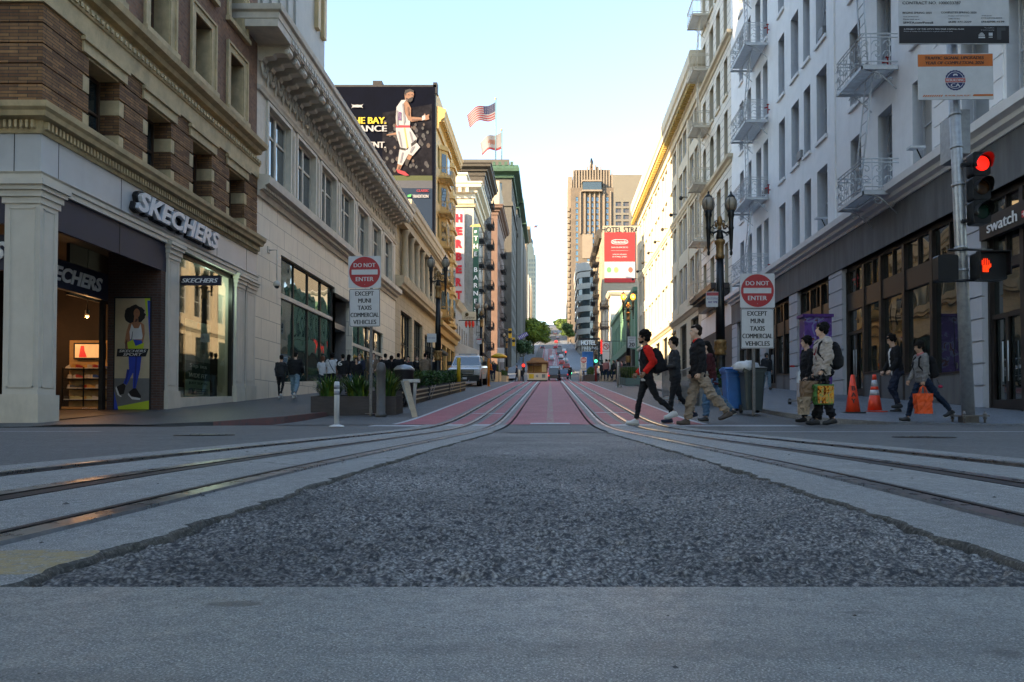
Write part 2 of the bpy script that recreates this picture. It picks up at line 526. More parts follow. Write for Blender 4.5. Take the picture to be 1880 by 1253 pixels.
def section():
 S=[]
 def flat(a,b,k,z=0.012):S.append((a,b,z,z,k))
 def rail(c,outer):
  s=1 if outer else-1
  h0,h1=c-0.028,c+0.028
  g0,g1=(h0-0.042,h0)if outer else(h1,h1+0.042)
  l0,l1=(g0-0.020,g0)if outer else(g1,g1+0.020)
  return h0,h1,g0,g1,l0,l1
 def put_rail(c,outer):
  h0,h1,g0,g1,l0,l1=rail(c,outer)
  if outer:
   S.extend([(l0,g0,0.014,0.014,'rust'),(g0,g0+0.001,0.014,-0.03,'rust'),(g0+0.001,g1-0.001,-0.03,-0.03,'dark'),(g1-0.001,h0,-0.03,0.020,'steel'),(h0,h1,0.020,0.020,'steel'),(h1,h1+0.001,0.02,-0.005,'steel')])
  else:
   S.extend([(h0-0.001,h0,-0.005,0.02,'steel'),(h0,h1,0.020,0.020,'steel'),(h1,g0+0.001,0.02,-0.03,'steel'),(g0+0.001,g1-0.001,-0.03,-0.03,'dark'),(g1-0.001,g1,-0.03,0.014,'rust'),(g1,l1,0.014,0.014,'rust')])
 flat(0.80,0.971,'slab')
 put_rail(1.0,False)
 flat(1.09,1.44,'slab')
 S.append((1.44,1.505,0.014,0.014,'rust'))
 S.append((1.505,1.506,0.014,-0.06,'rust'));S.append((1.506,1.534,-0.06,-0.06,'dark'));S.append((1.534,1.535,-0.06,0.014,'rust'))
 S.append((1.535,1.60,0.014,0.014,'steel'))
 flat(1.60,1.96,'slab')
 put_rail(2.05,True)
 flat(2.079,2.36,'slab')
 return S
SEC=section()
def tracks(Y,slabmat,names):
 mbs={k:MB()for k in('slab','rail')}
 mm={'slab':slabmat,'rust':M_RUST,'steel':M_STEEL,'dark':M_DARK}
 for sgn in(-1,1):
  for(a,b,z0,z1,k)in SEC:
   t=mbs['slab' if k=='slab' else 'rail']
   if sgn>0:strip(t,mm[k],a,b,Y,za=z0,zb=z1)
   else:strip(t,mm[k],-b,-a,Y,za=z1,zb=z0)
 for k,nme in zip(('slab','rail'),names):
  mbs[k].build(nme,kind='structure')
Yt=ys(0.9,13.4,0.1,0.06)
tracks(Yt,M_SLAB,('track_slab','track_rails'))
Yr=ys(13.4,330,0.4,0.025)
tracks(Yr,M_RED,('road_red_lane','track_rails_uphill'))
mb=MB()
strip(mb,M_RED,-0.76,0.76,Yr,0.012)
strip(mb,M_RED,2.36,2.95,Yr,0.012);strip(mb,M_RED,-2.95,-2.36,Yr,0.012)
mb.build('road_red_centre',kind='structure')
mb=MB()
for s in(-1,1):
 a,b=sorted((s*2.95,s*5.3));strip(mb,M_ASPH2,a,b,ys(13.4,112,0.5,0.03),0.008)
 a,b=sorted((s*2.95,s*5.6));strip(mb,M_ASPH2,a,b,ys(112,640,2,0.04),0.008)
 a,b=sorted((0.0,s*2.95));strip(mb,M_ASPH2,a,b,ys(330,640,4,0.04),0.008)
mb.build('road_side_lanes',kind='structure')
mb=MB()
for s in(-1,1):
 a,b=sorted((s*2.90,s*3.0));strip(mb,M_PAINT,a,b,Yr,0.017)
for y0,xr in((17.2,(-1.9,-1.12)),(17.6,(1.12,1.9)),(29.5,(-1.9,-1.12)),(30.5,(1.12,1.9)),(44,(-1.9,-1.12))):
 strip(mb,M_PAINT,xr[0]+0.0,xr[1],[y0,y0+0.14],0.019)
strip(mb,M_PAINT,-0.38,0.38,[13.45,13.9],0.017)
strip(mb,M_PAINT,-3.3,-2.38,[12.75,13.3],0.005);strip(mb,M_PAINT,-1.9,-1.62,[12.75,13.35],0.017)
strip(mb,M_PAINT,-1.42,-1.12,[12.75,13.35],0.017)
strip(mb,M_PAINT,1.12,1.42,[12.75,13.35],0.017);strip(mb,M_PAINT,1.62,1.94,[12.75,13.35],0.017);strip(mb,M_PAINT,2.12,2.34,[12.75,13.35],0.017);strip(mb,M_PAINT,2.38,4.6,[12.75,13.35],0.005)
strip(mb,M_PAINT,1.12,1.44,[9.6,9.9],0.017);strip(mb,M_PAINT,1.62,1.94,[9.6,9.9],0.017)
strip(mb,M_PAINT,2.12,2.34,[9.75,9.95],0.017);strip(mb,M_PAINT,2.38,60,[9.75,9.95],0.005)
strip(mb,M_PAINT,-60,-6.4,[10.0,10.15],0.004)
mb.build('road_markings',kind='structure')
def rough_mat():
 m=bpy.data.materials.new('rough planed asphalt');m.use_nodes=True
 nt=m.node_tree;b=nt.nodes['Principled BSDF'];L=nt.links
 tc=_n(nt,'ShaderNodeTexCoord')
 vo=_n(nt,'ShaderNodeTexVoronoi');vo.inputs['Scale'].default_value=125
 nz=_n(nt,'ShaderNodeTexNoise');nz.inputs['Scale'].default_value=1.6;nz.inputs['Detail'].default_value=6
 nf=_n(nt,'ShaderNodeTexNoise');nf.inputs['Scale'].default_value=260;nf.inputs['Detail'].default_value=4
 for n in(vo,nz,nf):L.new(tc.outputs['Object'],n.inputs['Vector'])
 cr=_n(nt,'ShaderNodeValToRGB')
 e=cr.color_ramp.elements
 e[0].position=0.0;e[0].color=(0.02,0.02,0.022,1);e[1].position=1.0;e[1].color=(0.34,0.325,0.30,1)
 for p,c in((0.25,(0.08,0.074,0.066,1)),(0.5,(0.17,0.16,0.146,1)),(0.75,(0.25,0.24,0.222,1))):
  x=e.new(p);x.color=c
 v2=_n(nt,'ShaderNodeTexVoronoi');v2.inputs['Scale'].default_value=240;L.new(tc.outputs['Object'],v2.inputs['Vector'])
 a1=_n(nt,'ShaderNodeMath',operation='MULTIPLY_ADD');L.new(vo.outputs['Distance'],a1.inputs[0]);a1.inputs[1].default_value=-0.9;a1.inputs[2].default_value=0.72
 a2=_n(nt,'ShaderNodeMath',operation='MULTIPLY_ADD');L.new(v2.outputs['Distance'],a2.inputs[0]);a2.inputs[1].default_value=-0.5;L.new(a1.outputs[0],a2.inputs[2])
 sx=_n(nt,'ShaderNodeSeparateColor');L.new(vo.outputs['Color'],sx.inputs[0])
 a3=_n(nt,'ShaderNodeMath',operation='MULTIPLY_ADD');L.new(sx.outputs[0],a3.inputs[0]);a3.inputs[1].default_value=0.42;L.new(a2.outputs[0],a3.inputs[2])
 L.new(a3.outputs[0],cr.inputs[0])
 mx=_n(nt,'ShaderNodeMix',data_type='RGBA',blend_type='MULTIPLY');mx.inputs[0].default_value=1
 mr=_n(nt,'ShaderNodeMapRange');mr.inputs[1].default_value=0.3;mr.inputs[2].default_value=0.7;mr.inputs[3].default_value=0.75;mr.inputs[4].default_value=2.0
 L.new(nz.outputs[0],mr.inputs[0]);L.new(cr.outputs[0],mx.inputs[6]);L.new(mr.outputs[0],mx.inputs[7])
 L.new(mx.outputs[2],b.inputs['Base Color'])
 b.inputs['Roughness'].default_value=0.62
 bp=_n(nt,'ShaderNodeBump');bp.inputs['Strength'].default_value=0.6;bp.inputs['Distance'].default_value=0.004
 L.new(nf.outputs[0],bp.inputs['Height']);L.new(bp.outputs[0],b.inputs['Normal'])
 return m
M_ROUGH=rough_mat()
rng_=np.random.default_rng(7)
def vnoise(x,y,cell,seed):
 """value noise, vectorised"""
 r=np.random.default_rng(seed);T=r.random((256,256))
 u=x/cell;v=y/cell
 i=np.floor(u).astype(int);j=np.floor(v).astype(int)
 fu=u-i;fv=v-j;fu=fu*fu*(3-2*fu);fv=fv*fv*(3-2*fv)
 g=lambda a,b:T[a%256,b%256]
 return(g(i,j)*(1-fu)+g(i+1,j)*fu)*(1-fv)+(g(i,j+1)*(1-fu)+g(i+1,j+1)*fu)*fv
def worley(x,y,cell,seed):
 """distance to nearest jittered point in cells + that cell's random value"""
 r=np.random.default_rng(seed);J=r.random((128,128,3))
 u=x/cell;v=y/cell
 i=np.floor(u).astype(int);j=np.floor(v).astype(int)
 best=np.full(x.shape,9.0);val=np.zeros(x.shape)
 for di in(-1,0,1):
  for dj in(-1,0,1):
   c=J[(i+di)%128,(j+dj)%128]
   d=np.hypot(i+di+c[...,0]-u,j+dj+c[...,1]-v)
   k=d<best
   best=np.where(k,d,best);val=np.where(k,c[...,2],val)
 return best,val
rows=[0.964]
while rows[-1]<9.3:rows.append(rows[-1]+max(0.0028,0.0028*rows[-1]**1.7))
rows=np.array(rows)
NX=600
gx=np.linspace(-0.80,0.80,NX)
XX,YV=np.meshgrid(gx,rows)
d1,v1=worley(XX,YV,0.015,3);d2,v2=worley(XX+5,YV+3,0.032,5);d3,v3=worley(XX+2,YV,0.007,9)
st=np.sqrt(np.clip(0.45-d1**2,0,1))*0.0065*v1+np.sqrt(np.clip(0.3-d2**2,0,1))*0.015*np.clip(v2-0.55,0,1)*2+np.sqrt(np.clip(0.4-d3**2,0,1))*0.003*v3
st+=0.007*(vnoise(XX,YV,0.05,1)-0.5)+0.008*(vnoise(XX,YV,0.16,6)-0.5)+0.012*(vnoise(XX,YV,0.4,2)-0.5)
zg=np.array([G(y)for y in rows])[:,None]
edge=np.clip((0.78-np.abs(XX)+0.03*(vnoise(XX*0,YV,0.12,8)-0.5))/0.05,0,1)
ZZ=zg+0.0*XX+0.001+st*np.clip(1.25-YV*0.07,0.4,1.2)-0.016*(1-edge)
vsn=np.stack([XX,YV,ZZ],-1).reshape(-1,3)
nr=len(rows)
idx=np.arange(nr*NX).reshape(nr,NX)
fq=np.stack([idx[:-1,:-1],idx[:-1,1:],idx[1:,1:],idx[1:,:-1]],-1).reshape(-1,4)
me=bpy.data.meshes.new('road_rough_asphalt')
me.vertices.add(len(vsn));me.vertices.foreach_set('co',vsn.astype(np.float32).ravel())
me.loops.add(fq.size);me.loops.foreach_set('vertex_index',fq.astype(np.int32).ravel())
me.polygons.add(len(fq));me.polygons.foreach_set('loop_start',np.arange(0,fq.size,4,dtype=np.int32))
me.update();me.validate();me.materials.append(M_ROUGH)
o=bpy.data.objects.new('road_rough_asphalt',me);put(o);tag(o,kind='structure')
mb=MB()
strip(mb,M_ASPH2,-0.76,0.76,ys(9.25,13.4,0.3),0.008)
mb.build('road_between_tracks',kind='structure')
M_LIP=concrete_mat('crumbled slab edge',(0.07,0.065,0.055),fine=150,glossy=0.8)
for s in(-1,1):
 Yc=ys(0.95,9.6,0.012,0.009)
 mb=MB();vs=[];fs=[]
 q=4
 for i,y in enumerate(Yc):
  w=0.03*(float(vnoise(np.array(y),np.array(0.0+s),0.05,11))-0.5)+0.016*(float(vnoise(np.array(y),np.array(3.0+s),0.17,12))-0.5)+0.016*(float(vnoise(np.array(y),np.array(5.0+s),0.014,17))-0.5)
  g=G(y)
  xin=0.745+w
  zz=0.010*float(vnoise(np.array(y),np.array(7.0),0.03,13))
  for(x,z)in((0.801,0.0122),(xin+0.006,0.0118),(xin,0.005+zz*0.5),(xin-0.012,-0.014)):
   vs.append((s*x,y,g+z))
 for i in range(len(Yc)-1):
  for k in range(q-1):
   a=i*q+k
   fs.append((a,a+1,a+q+1,a+q)if s<0 else(a,a+q,a+q+1,a+1))
 mb.add(vs,[f for i_,f in enumerate(fs)if i_%3==0],M_SLAB);mb.add(vs,[f for i_,f in enumerate(fs)if i_%3],M_LIP)
 mb.build('road_slab_edge',kind='structure')
mb=MB()
g0=-0.225+EYE
xsb=[-14,-6,-3,-1.5,0,1.5,3,6,14]
for a,b in zip(xsb[:-1],xsb[1:]):
 mb.quad((a,-3,g0-0.01),(b,-3,g0-0.01),(b,0.955,g0),(a,0.955,g0),M_BAND)
 mb.quad((a,0.955,g0),(b,0.955,g0),(b,0.962,g0-0.06),(a,0.962,g0-0.06),M_BAND)
mb.build('road_concrete_band',kind='structure')
rs=random.Random(4)
M_CHIP=mat('dark stone chip',(0.07,0.065,0.06),0.8,var=0.4,scale=60)
mb=MB()
def chip(x,y,z,r):
 vs=[];k=6
 for i in range(k):
  a=2*PI*i/k+rs.random()*0.5;q=r*(0.7+0.5*rs.random());vs.append((x+q*math.cos(a),y+q*math.sin(a),z))
 vs.append((x+r*0.1,y,z+r*0.55))
 mb.add(vs,[(i,(i+1)%k,k)for i in range(k)],M_CHIP)
for(px,py,r)in((1566,1128,.0045),(1238,1220,.0035),(820,1118,.002),(866,1118,.002),(1158,1172,.002),(78,1232,.002),(1225,1128,.003)):
 e=-(py-770);Yc=F_PX*0.225/(py-770);chip((px-1010)/F_PX*Yc,Yc,g0-0.001,r)
for _ in range(46):
 y=1.1+rs.random()**2*7;s=rs.choice((-1,1));x=s*(0.85+rs.random()*1.4)
 chip(x,y,H(x,y)+0.012,0.004+0.006*rs.random())
mb.build('stone_chips',label='loose dark stone chips scattered on the paving',cat='gravel',kind='stuff')
def walk(side,Y,x_in,x_out,m,name,dz=0.1):
 mb=MB();s=side
 pts=[]
 for a,b in zip(np.linspace(x_in,x_out,7)[:-1],np.linspace(x_in,x_out,7)[1:]):
  aa,bb=sorted((s*a,s*b));strip(mb,m,aa,bb,Y,dz)
 mb.build(name,kind='structure')
 k=MB()
 a,b=s*x_in,s*(x_in-0.15)
 aa,bb=sorted((a,b))
 strip(k,M_KERB,aa,bb,Y,dz+0.004)
 xf=s*(x_in-0.15)
 vs=[];fs=[]
 for y in Y:
  vs.append((xf,y,H(xf,y)-0.05));vs.append((xf,y,H(xf,y)+dz+0.004))
 for i in range(len(Y)-1):fs.append((2*i,2*i+2,2*i+3,2*i+1))
 k.add(vs,fs,M_KERB)
 k.build('kerb',kind='structure')
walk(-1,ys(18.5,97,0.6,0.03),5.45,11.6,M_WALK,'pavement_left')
walk(1,ys(18.5,97,0.6,0.03),5.45,11.6,M_WALKR,'pavement_right')
walk(-1,ys(112,640,3,0.04),5.75,11.6,M_WALKR,'pavement_far_left')
walk(1,ys(112,640,3,0.04),5.75,11.6,M_WALKR,'pavement_far_right')
def corner(side,m,name,kerbm):
 s=side
 mb=MB();kb=MB()
 pts=[(5.45,18.5),(5.5,17.0),(5.9,15.4),(6.8,14.2),(8.2,13.4),(10,13.0),(14,12.8),(40,12.8),(70,12.8)]
 def zt(x,y,up):return H(s*x,y)+up
 n=len(pts)
 ups=[0.1,0.1,0.1,0.06,0.02,0.02,0.1,0.1,0.1]if s<0 else[0.1,0.09,0.05,0.02,0.02,0.05,0.09,0.1,0.1]
 outer=[(11.6,18.5),(11.6,17.8),(11.6,17.0),(11.6,16.4),(11.9,16.2),(12.5,16.1),(15,16.0),(40,16.0),(70,16.0)]
 for i in range(n-1):
  for k in range(4):
   t0,t1=k/4,(k+1)/4
   def L(i,t):
    x=pts[i][0]*(1-t)+outer[i][0]*t;y=pts[i][1]*(1-t)+outer[i][1]*t
    return(s*x,y,zt(x,y,ups[i]*(1-t)+0.1*t))
   a,b,c,d=L(i,t0),L(i+1,t0),L(i+1,t1),L(i,t1)
   if s>0:mb.quad(a,d,c,b,m)
   else:mb.quad(a,b,c,d,m)
  p,q=pts[i],pts[i+1]
  a=(s*p[0],p[1],zt(p[0],p[1],ups[i]+0.003));b=(s*q[0],q[1],zt(q[0],q[1],ups[i+1]+0.003))
  def off(p,q,d=0.15):
   t=Vector((q[0]-p[0],q[1]-p[1])).normalized();return Vector((-abs(t.y)if p[0]<9 else 0,-abs(t.x)))*d
  o1=off(pts[max(i-1,0)],pts[min(i+1,n-1)]);o2=off(pts[i],pts[min(i+2,n-1)])
  a2=(s*(p[0]+o1.x),p[1]+o1.y,a[2]);b2=(s*(q[0]+o2.x),q[1]+o2.y,b[2])
  km=kerbm if i<3 else m
  kb.quad(a2,b2,b,a,km)
  kb.quad((a2[0],a2[1],a2[2]-0.2),(b2[0],b2[1],b2[2]-0.2),b2,a2,km)
 mb.build(name,kind='structure')
 kb.build('kerb',kind='structure')
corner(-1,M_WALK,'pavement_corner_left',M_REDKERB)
corner(1,M_WALKR,'pavement_corner_right',M_KERB)
mb=MB();mb.prism([(-9.3,0.0),(-8.8,0.035),(-7.9,0.045),(-7.2,0.03),(-6.5,0.0)],12.62,12.78,M_DARK,'y',Matrix.Translation((0,0,H(-8,12.7)+0.02)))
mb.build('storm_drain',label='dark storm drain mouth at the left pavement edge',cat='drain')
for k,(x,y,r,w)in enumerate(((-4.0,8.2,0.32,'round iron cover in the asphalt on the left'),(3.9,7.4,0.3,'round iron cover in the asphalt on the right'))):
 mb=MB();T=Matrix.Translation((x,y,H(x,y)+0.002))
 mb.lathe([(r,0),(r,0.006),(r*0.9,0.007)],M_RUST,26,T)
 for q in range(5):mb.box(-r*0.6,r*0.6,-r*0.6+q*r*0.3-0.01,-r*0.6+q*r*0.3+0.01,0.007,0.011,M_STEEL,T)
 mb.build('manhole_cover',label=w,cat='manhole cover')
# facade kit
class Fac:
 """a facade plane. kind 'L' faces +X, 'R' faces -X, 'S' faces -Y. c = where the plane stands"""
 def __init__(s,kind,c):
  s.kind,s.c=kind,c
  ang={'L':PI/2,'R':-PI/2,'S':0}[kind]
  o=(0,c,0)if kind=='S' else(c,0,0)
  s.M=Matrix.Translation(o)@Matrix.Rotation(ang,4,'Z')
  s.s=-1 if kind=='R' else 1
 def U(s,a,b):
  a,b=s.s*a,s.s*b
  return(a,b)if a<b else(b,a)
 def P(s,a,out,z):
  return s.M@Vector((s.s*a,-out,z))
def fbox(mb,F,a0,a1,o0,o1,z0,z1,m):
 """box on a facade: along a0..a1, outwards o0..o1, up z0..z1"""
 u0,u1=F.U(a0,a1)
 return mb.box(u0,u1,-o1,-o0,z0,z1,m,F.M)
def fwall(mb,F,a0,a1,z0,z1,ops,m,depth=0.3,mrev=None,out=0.0):
 u0,u1=F.U(a0,a1)
 O=[]
 for(p,q,r,t)in ops:
  x,y=F.U(p,q);O.append((max(x,u0),min(y,u1),max(r,z0),min(t,z1)))
 us=sorted(set([u0,u1]+[round(v,5)for o in O for v in o[:2]]))
 zs=sorted(set([z0,z1]+[round(v,5)for o in O for v in o[2:]]))
 for j in range(len(zs)-1):
  zc=(zs[j]+zs[j+1])/2;run=None
  for i in range(len(us)-1):
   uc=(us[i]+us[i+1])/2
   hole=any(o[0]<uc<o[1]and o[2]<zc<o[3]for o in O)
   if not hole and run is None:run=us[i]
   if run is not None and(hole or i==len(us)-2):
    e=us[i]if hole else us[i+1]
    mb.quad((run,-out,zs[j]),(e,-out,zs[j]),(e,-out,zs[j+1]),(run,-out,zs[j+1]),m,F.M)
    run=None
 r=mrev or m
 for(x,y,b,t)in O:
  mb.quad((x,-out,b),(x,depth,b),(x,depth,t),(x,-out,t),r,F.M)
  mb.quad((y,depth,b),(y,-out,b),(y,-out,t),(y,depth,t),r,F.M)
  mb.quad((x,-out,t),(x,depth,t),(y,depth,t),(y,-out,t),r,F.M)
  mb.quad((x,depth,b),(x,-out,b),(y,-out,b),(y,depth,b),r,F.M)
def sweep(mb,path,prof,m,close_ends=True):
 """profile [(out, z)] swept with mitres along a plan path [(x,y)...]; out is to the right of travel"""
 P=[Vector(p)for p in path];n=len(P);rows=[]
 for i in range(n):
  d1=(P[i]-P[i-1]).normalized()if i>0 else(P[1]-P[0]).normalized()
  d2=(P[i+1]-P[i]).normalized()if i<n-1 else d1
  n1=Vector((d1.y,-d1.x));n2=Vector((d2.y,-d2.x))
  b=(n1+n2);b=b/(1+n1.dot(n2))if(1+n1.dot(n2))>1e-6 else n1
  rows.append([(P[i].x+b.x*o,P[i].y+b.y*o,z)for(o,z)in prof])
 k=len(prof);vs=[v for r in rows for v in r];fs=[]
 for i in range(n-1):
  for j in range(k-1):
   fs.append((i*k+j,(i+1)*k+j,(i+1)*k+j+1,i*k+j+1))
 if close_ends:
  fs.append(tuple(range(k)));fs.append(tuple(range((n-1)*k,n*k))[::-1])
 mb.add(vs,fs,m)
_WC={}
def win_meshes(kind,w,h,mf,mg,fw=0.07):
 key=(kind,round(w,3),round(h,3),mf.name,mg.name)
 if key in _WC:return _WC[key]
 f=MB();d0,d1=-0.05,0.04
 t=min(fw,w*0.12)
 f.box(0,w,d0,d1,0,t,mf);f.box(0,w,d0,d1,h-t,h,mf)
 f.box(0,t,d0,d1,t,h-t,mf);f.box(w-t,w,d0,d1,t,h-t,mf)
 if kind in('sash','dsash'):f.box(t,w-t,d0+0.01,d1,h*0.5-t*0.4,h*0.5+t*0.4,mf)
 if kind in('double','dsash','pair'):f.box(w/2-t*0.7,w/2+t*0.7,d0-0.02,d1,t,h-t,mf)
 if kind in('double','transom'):f.box(t,w-t,d0+0.012,d1,h*0.66-t*0.4,h*0.66+t*0.4,mf)
 if kind=='triple':
  for q in(1/3,2/3):f.box(w*q-t*0.5,w*q+t*0.5,d0+0.01,d1,t,h-t,mf)
 if kind=='grid':
  for q in(0.25,0.5,0.75):f.box(w*q-0.02,w*q+0.02,d0+0.01,d1,t,h-t,mf)
  for q in(1/3,2/3):f.box(t,w-t,d0+0.02,d1,h*q-0.02,h*q+0.02,mf)
 p=MB();p.quad((t*0.5,0.01,t*0.5),(w-t*0.5,0.01,t*0.5),(w-t*0.5,0.01,h-t*0.5),(t*0.5,0.01,h-t*0.5),mg)
 res=[]
 for q,nm in((f,'window'),(p,'pane')):
  me=bpy.data.meshes.new(nm);me.from_pydata(q.v,[],q.f)
  for m in q.ms:me.materials.append(m)
  me.polygons.foreach_set('material_index',q.m);me.update();res.append(me)
 _WC[key]=res
 return res
def windows(parent,F,ops,kind,mf,mg,depth=0.18,pane=True,fw=0.07,name='window',cap=100):
 for i_,(a0,a1,z0,z1)in enumerate(ops[:cap]):
  u0,u1=F.U(a0,a1)
  g_=mg[(i_*7+i_//3)%len(mg)]if isinstance(mg,list)else mg
  fm,pm=win_meshes(kind,u1-u0,z1-z0,mf,g_,fw)
  M=F.M@Matrix.Translation((u0,depth,z0))
  w=inst(name,fm,parent,M)
  if pane:inst('pane',pm,w,M)
 rest=ops[cap:]
 if rest:
  mb=MB()
  for(a0,a1,z0,z1)in rest:
   u0,u1=F.U(a0,a1)
   mb.quad((u0,depth,z0),(u1,depth,z0),(u1,depth,z1),(u0,depth,z1),mg[0]if isinstance(mg,list)else mg,F.M)
  mb.build(name,parent,kind='stuff')
def body(parent,x0,x1,y0,y1,z0,z1,m,name='roof'):
 mb=MB();mb.box(x0,x1,y0,y1,z0,z1,m);return mb.build(name,parent)
def blocks(parent,name,me,Ms):
 for M in Ms:inst(name,me,parent,M)
def mesh_of(mb,nm='part'):
 me=bpy.data.meshes.new(nm);me.from_pydata(mb.v,[],mb.f)
 for m in mb.ms:me.materials.append(m)
 me.polygons.foreach_set('material_index',mb.m);me.polygons.foreach_set('use_smooth',mb.sm);me.update();return me
XL,XR=-11.2,11.2
M_CREAM=mat('weathered cream terracotta',(0.56,0.43,0.24),0.7,var=0.2,scale=3,bump=0.3,stain=0.55)
M_CREAM2=mat('pale cream paint',(0.62,0.56,0.45),0.55,var=0.08,scale=3,bump=0.1,stain=0.25)
M_BEIGE=mat('beige painted metal',(0.62,0.57,0.48),0.5,var=0.07,scale=2,stain=0.2)
M_PANEL=mat('grey enamel panel',(0.52,0.53,0.53),0.4,var=0.06,scale=1.5,stain=0.12)
M_BLACK=mat('black',(0.008,0.008,0.009),0.6,var=0)
M_NAVY=mat('dark navy fabric',(0.022,0.022,0.042),0.6,var=0.2,scale=3)
M_WHITE=mat('white letters',(0.8,0.8,0.8),0.4,var=0.04)
M_GREYL=mat('brushed letter face',(0.62,0.64,0.67),0.35,var=0.1,scale=8)
M_GLASS=glass_mat('window glass')
M_GLASS2=glass_mat('bluish window glass',(0.03,0.045,0.05))
M_GLASSG=glass_mat('greenish shop glass',(0.03,0.06,0.05),0.02,1.9)
M_GREYFR=mat('dark bronze frame',(0.018,0.016,0.015),0.4,0.3,var=0.15,scale=5)
M_BROWNFR=mat('brown sash',(0.09,0.05,0.03),0.5,var=0.2)
def brick_pattern_mat():
 return block_mat('brown brick',(0.40,0.20,0.075),(0.17,0.075,0.03),(0.08,0.055,0.035),0.42,0.075,msize=0.009,stain=0.55,bump=0.9)
M_BRICK=brick_pattern_mat()
M_BRICK2=block_mat('mottled brown brick',(0.30,0.15,0.085),(0.17,0.08,0.05),(0.22,0.15,0.10),0.16,0.10,msize=0.012,stain=0.3,bump=0.4)
M_STONE=block_mat('pale stone panels',(0.78,0.70,0.56),(0.74,0.66,0.53),(0.28,0.24,0.18),1.55,0.80,msize=0.012,stain=0.12,bump=0.25,rough=0.5)
# brick corner shop building
def corner_shop():
 Y0,Y1,ZT=15.44,26.8,31.0
 E=Fac('L',XL);S=Fac('S',Y0)
 t=thing('brick_building','brown brick corner building with cream window surrounds over a ground floor shoe shop','building',(XL,21,H(XL,20)+0.1))
 def pier(a0,a1,z0,F=E,wx=0.05,base=0.55):
  mb=MB()
  fbox(mb,F,a0,a1,-0.6,wx,z0-0.3,5.15,M_BEIGE)
  u=(a1-a0)
  for(p,q,r,s_)in((a0+0.1,a1-0.1,z0+base+0.15,z0+base+0.18),(a0+0.1,a1-0.1,4.62,4.65),(a0+0.1,a0+0.13,z0+base+0.15,4.65),(a1-0.13,a1-0.1,z0+base+0.15,4.65)):
   fbox(mb,F,p,q,wx,wx+0.012,r,s_,M_BEIGE)
  mb.build('pier',t)
  mb=MB();fbox(mb,F,a0-0.04,a1+0.04,-0.6,wx+0.05,z0-0.35,z0+base,M_CREAM2);mb.build('pier_base',t)
  mb=MB()
  for k,(z,o)in enumerate(((4.72,0.03),(4.86,0.07),(5.0,0.12),(5.1,0.16))):
   fbox(mb,F,a0-o*0.6,a1+o*0.6,-0.5,wx+o,z,z+0.14 if k<3 else 5.2,M_BEIGE)
  mb.build('capital',t)
 mb=MB();z0=H(XL,Y0)+0.1
 mb.box(XL-0.72,XL+0.05,Y0-0.05,Y0+0.52,z0-0.3,5.15,M_BEIGE)
 for(x0,x1,z_,z1_)in((XL-0.62,XL-0.05,z0+0.75,z0+0.78),(XL-0.62,XL-0.05,4.6,4.63),(XL-0.62,XL-0.59,z0+0.75,4.63),(XL-0.08,XL-0.05,z0+0.75,4.63)):
  mb.box(x0,x1,Y0-0.065,Y0-0.05,z_,z1_,M_BEIGE)
 for(y0,y1,z_,z1_)in((Y0+0.06,Y0+0.42,z0+0.75,z0+0.78),(Y0+0.06,Y0+0.42,4.6,4.63),(Y0+0.06,Y0+0.09,z0+0.75,4.63),(Y0+0.39,Y0+0.42,z0+0.75,4.63)):
  mb.box(XL+0.05,XL+0.065,y0,y1,z_,z1_,M_BEIGE)
 mb.build('corner_pier',t)
 mb=MB();mb.box(XL-0.77,XL+0.1,Y0-0.1,Y0+0.57,z0-0.35,z0+0.6,M_CREAM2);mb.build('pier_base',t)
 mb=MB()
 for k,(z,o)in enumerate(((4.72,0.03),(4.86,0.07),(5.0,0.12),(5.1,0.17))):
  mb.box(XL-0.74-o,XL+0.05+o,Y0-0.05-o,Y0+0.54+o,z,z+0.14 if k<3 else 5.22,M_BEIGE)
 mb.build('capital',t)
 pier(20.6,21.22,H(XL,20.9)+0.08);pier(25.1,25.75,H(XL,25.4)+0.1);pier(25.95,26.78,H(XL,26.3)+0.1,wx=0.02)
 mb=MB();fbox(mb,E,25.75,25.95,-0.6,-0.02,0,5.15,M_BEIGE);mb.build('wall_panel',t)
 path=[(-60,Y0),(XL,Y0),(XL,Y1)]
 mb=MB();sweep(mb,path,[(-0.5,5.12),(0.06,5.12),(0.06,5.24),(0.1,5.26),(0.1,5.36),(0.14,5.4),(-0.5,5.4)],M_BEIGE);mb.build('lintel',t)
 mb=MB();sweep(mb,path,[(-0.5,5.4),(0.04,5.4),(0.04,6.26),(-0.5,6.26)],M_PANEL)
 for y in(15.95,18.3,20.9,23.6,25.9):mb.box(XL+0.036,XL+0.046,y,y+0.012,5.42,6.26,M_BLACK)
 for x in(-11.75,-13.6):mb.box(x,x+0.015,Y0-0.046,Y0-0.036,5.42,6.26,M_BLACK)
 mb.build('fascia',t)
 mb=MB();sweep(mb,path,[(-0.5,6.26),(0.08,6.26),(0.1,6.31),(0.1,6.53),(0.3,6.56),(0.33,6.66),(0.4,6.72),(0.42,6.84),(0.1,6.9),(-0.5,6.9)],M_CREAM)
 y=Y0-0.08
 for k in range(95):fbox(mb,E,Y0-0.05+k*0.12,Y0+0.01+k*0.12,0.1,0.2,6.35,6.51,M_CREAM)
 for k in range(26):fbox(mb,S,XL-0.08-k*0.12,XL-0.02-k*0.12,0.1,0.2,6.35,6.51,M_CREAM)
 mb.build('dentil_cornice',t)
 ops=[(a,a+1.22,6.9,8.85)for a in(16.95,19.45,21.95,24.45)]
 mb=MB();fwall(mb,E,Y0,Y1,6.9,9.17,ops,M_BRICK,0.65)
 fwall(mb,S,-60,XL,6.9,9.17,[],M_BRICK,0.3)
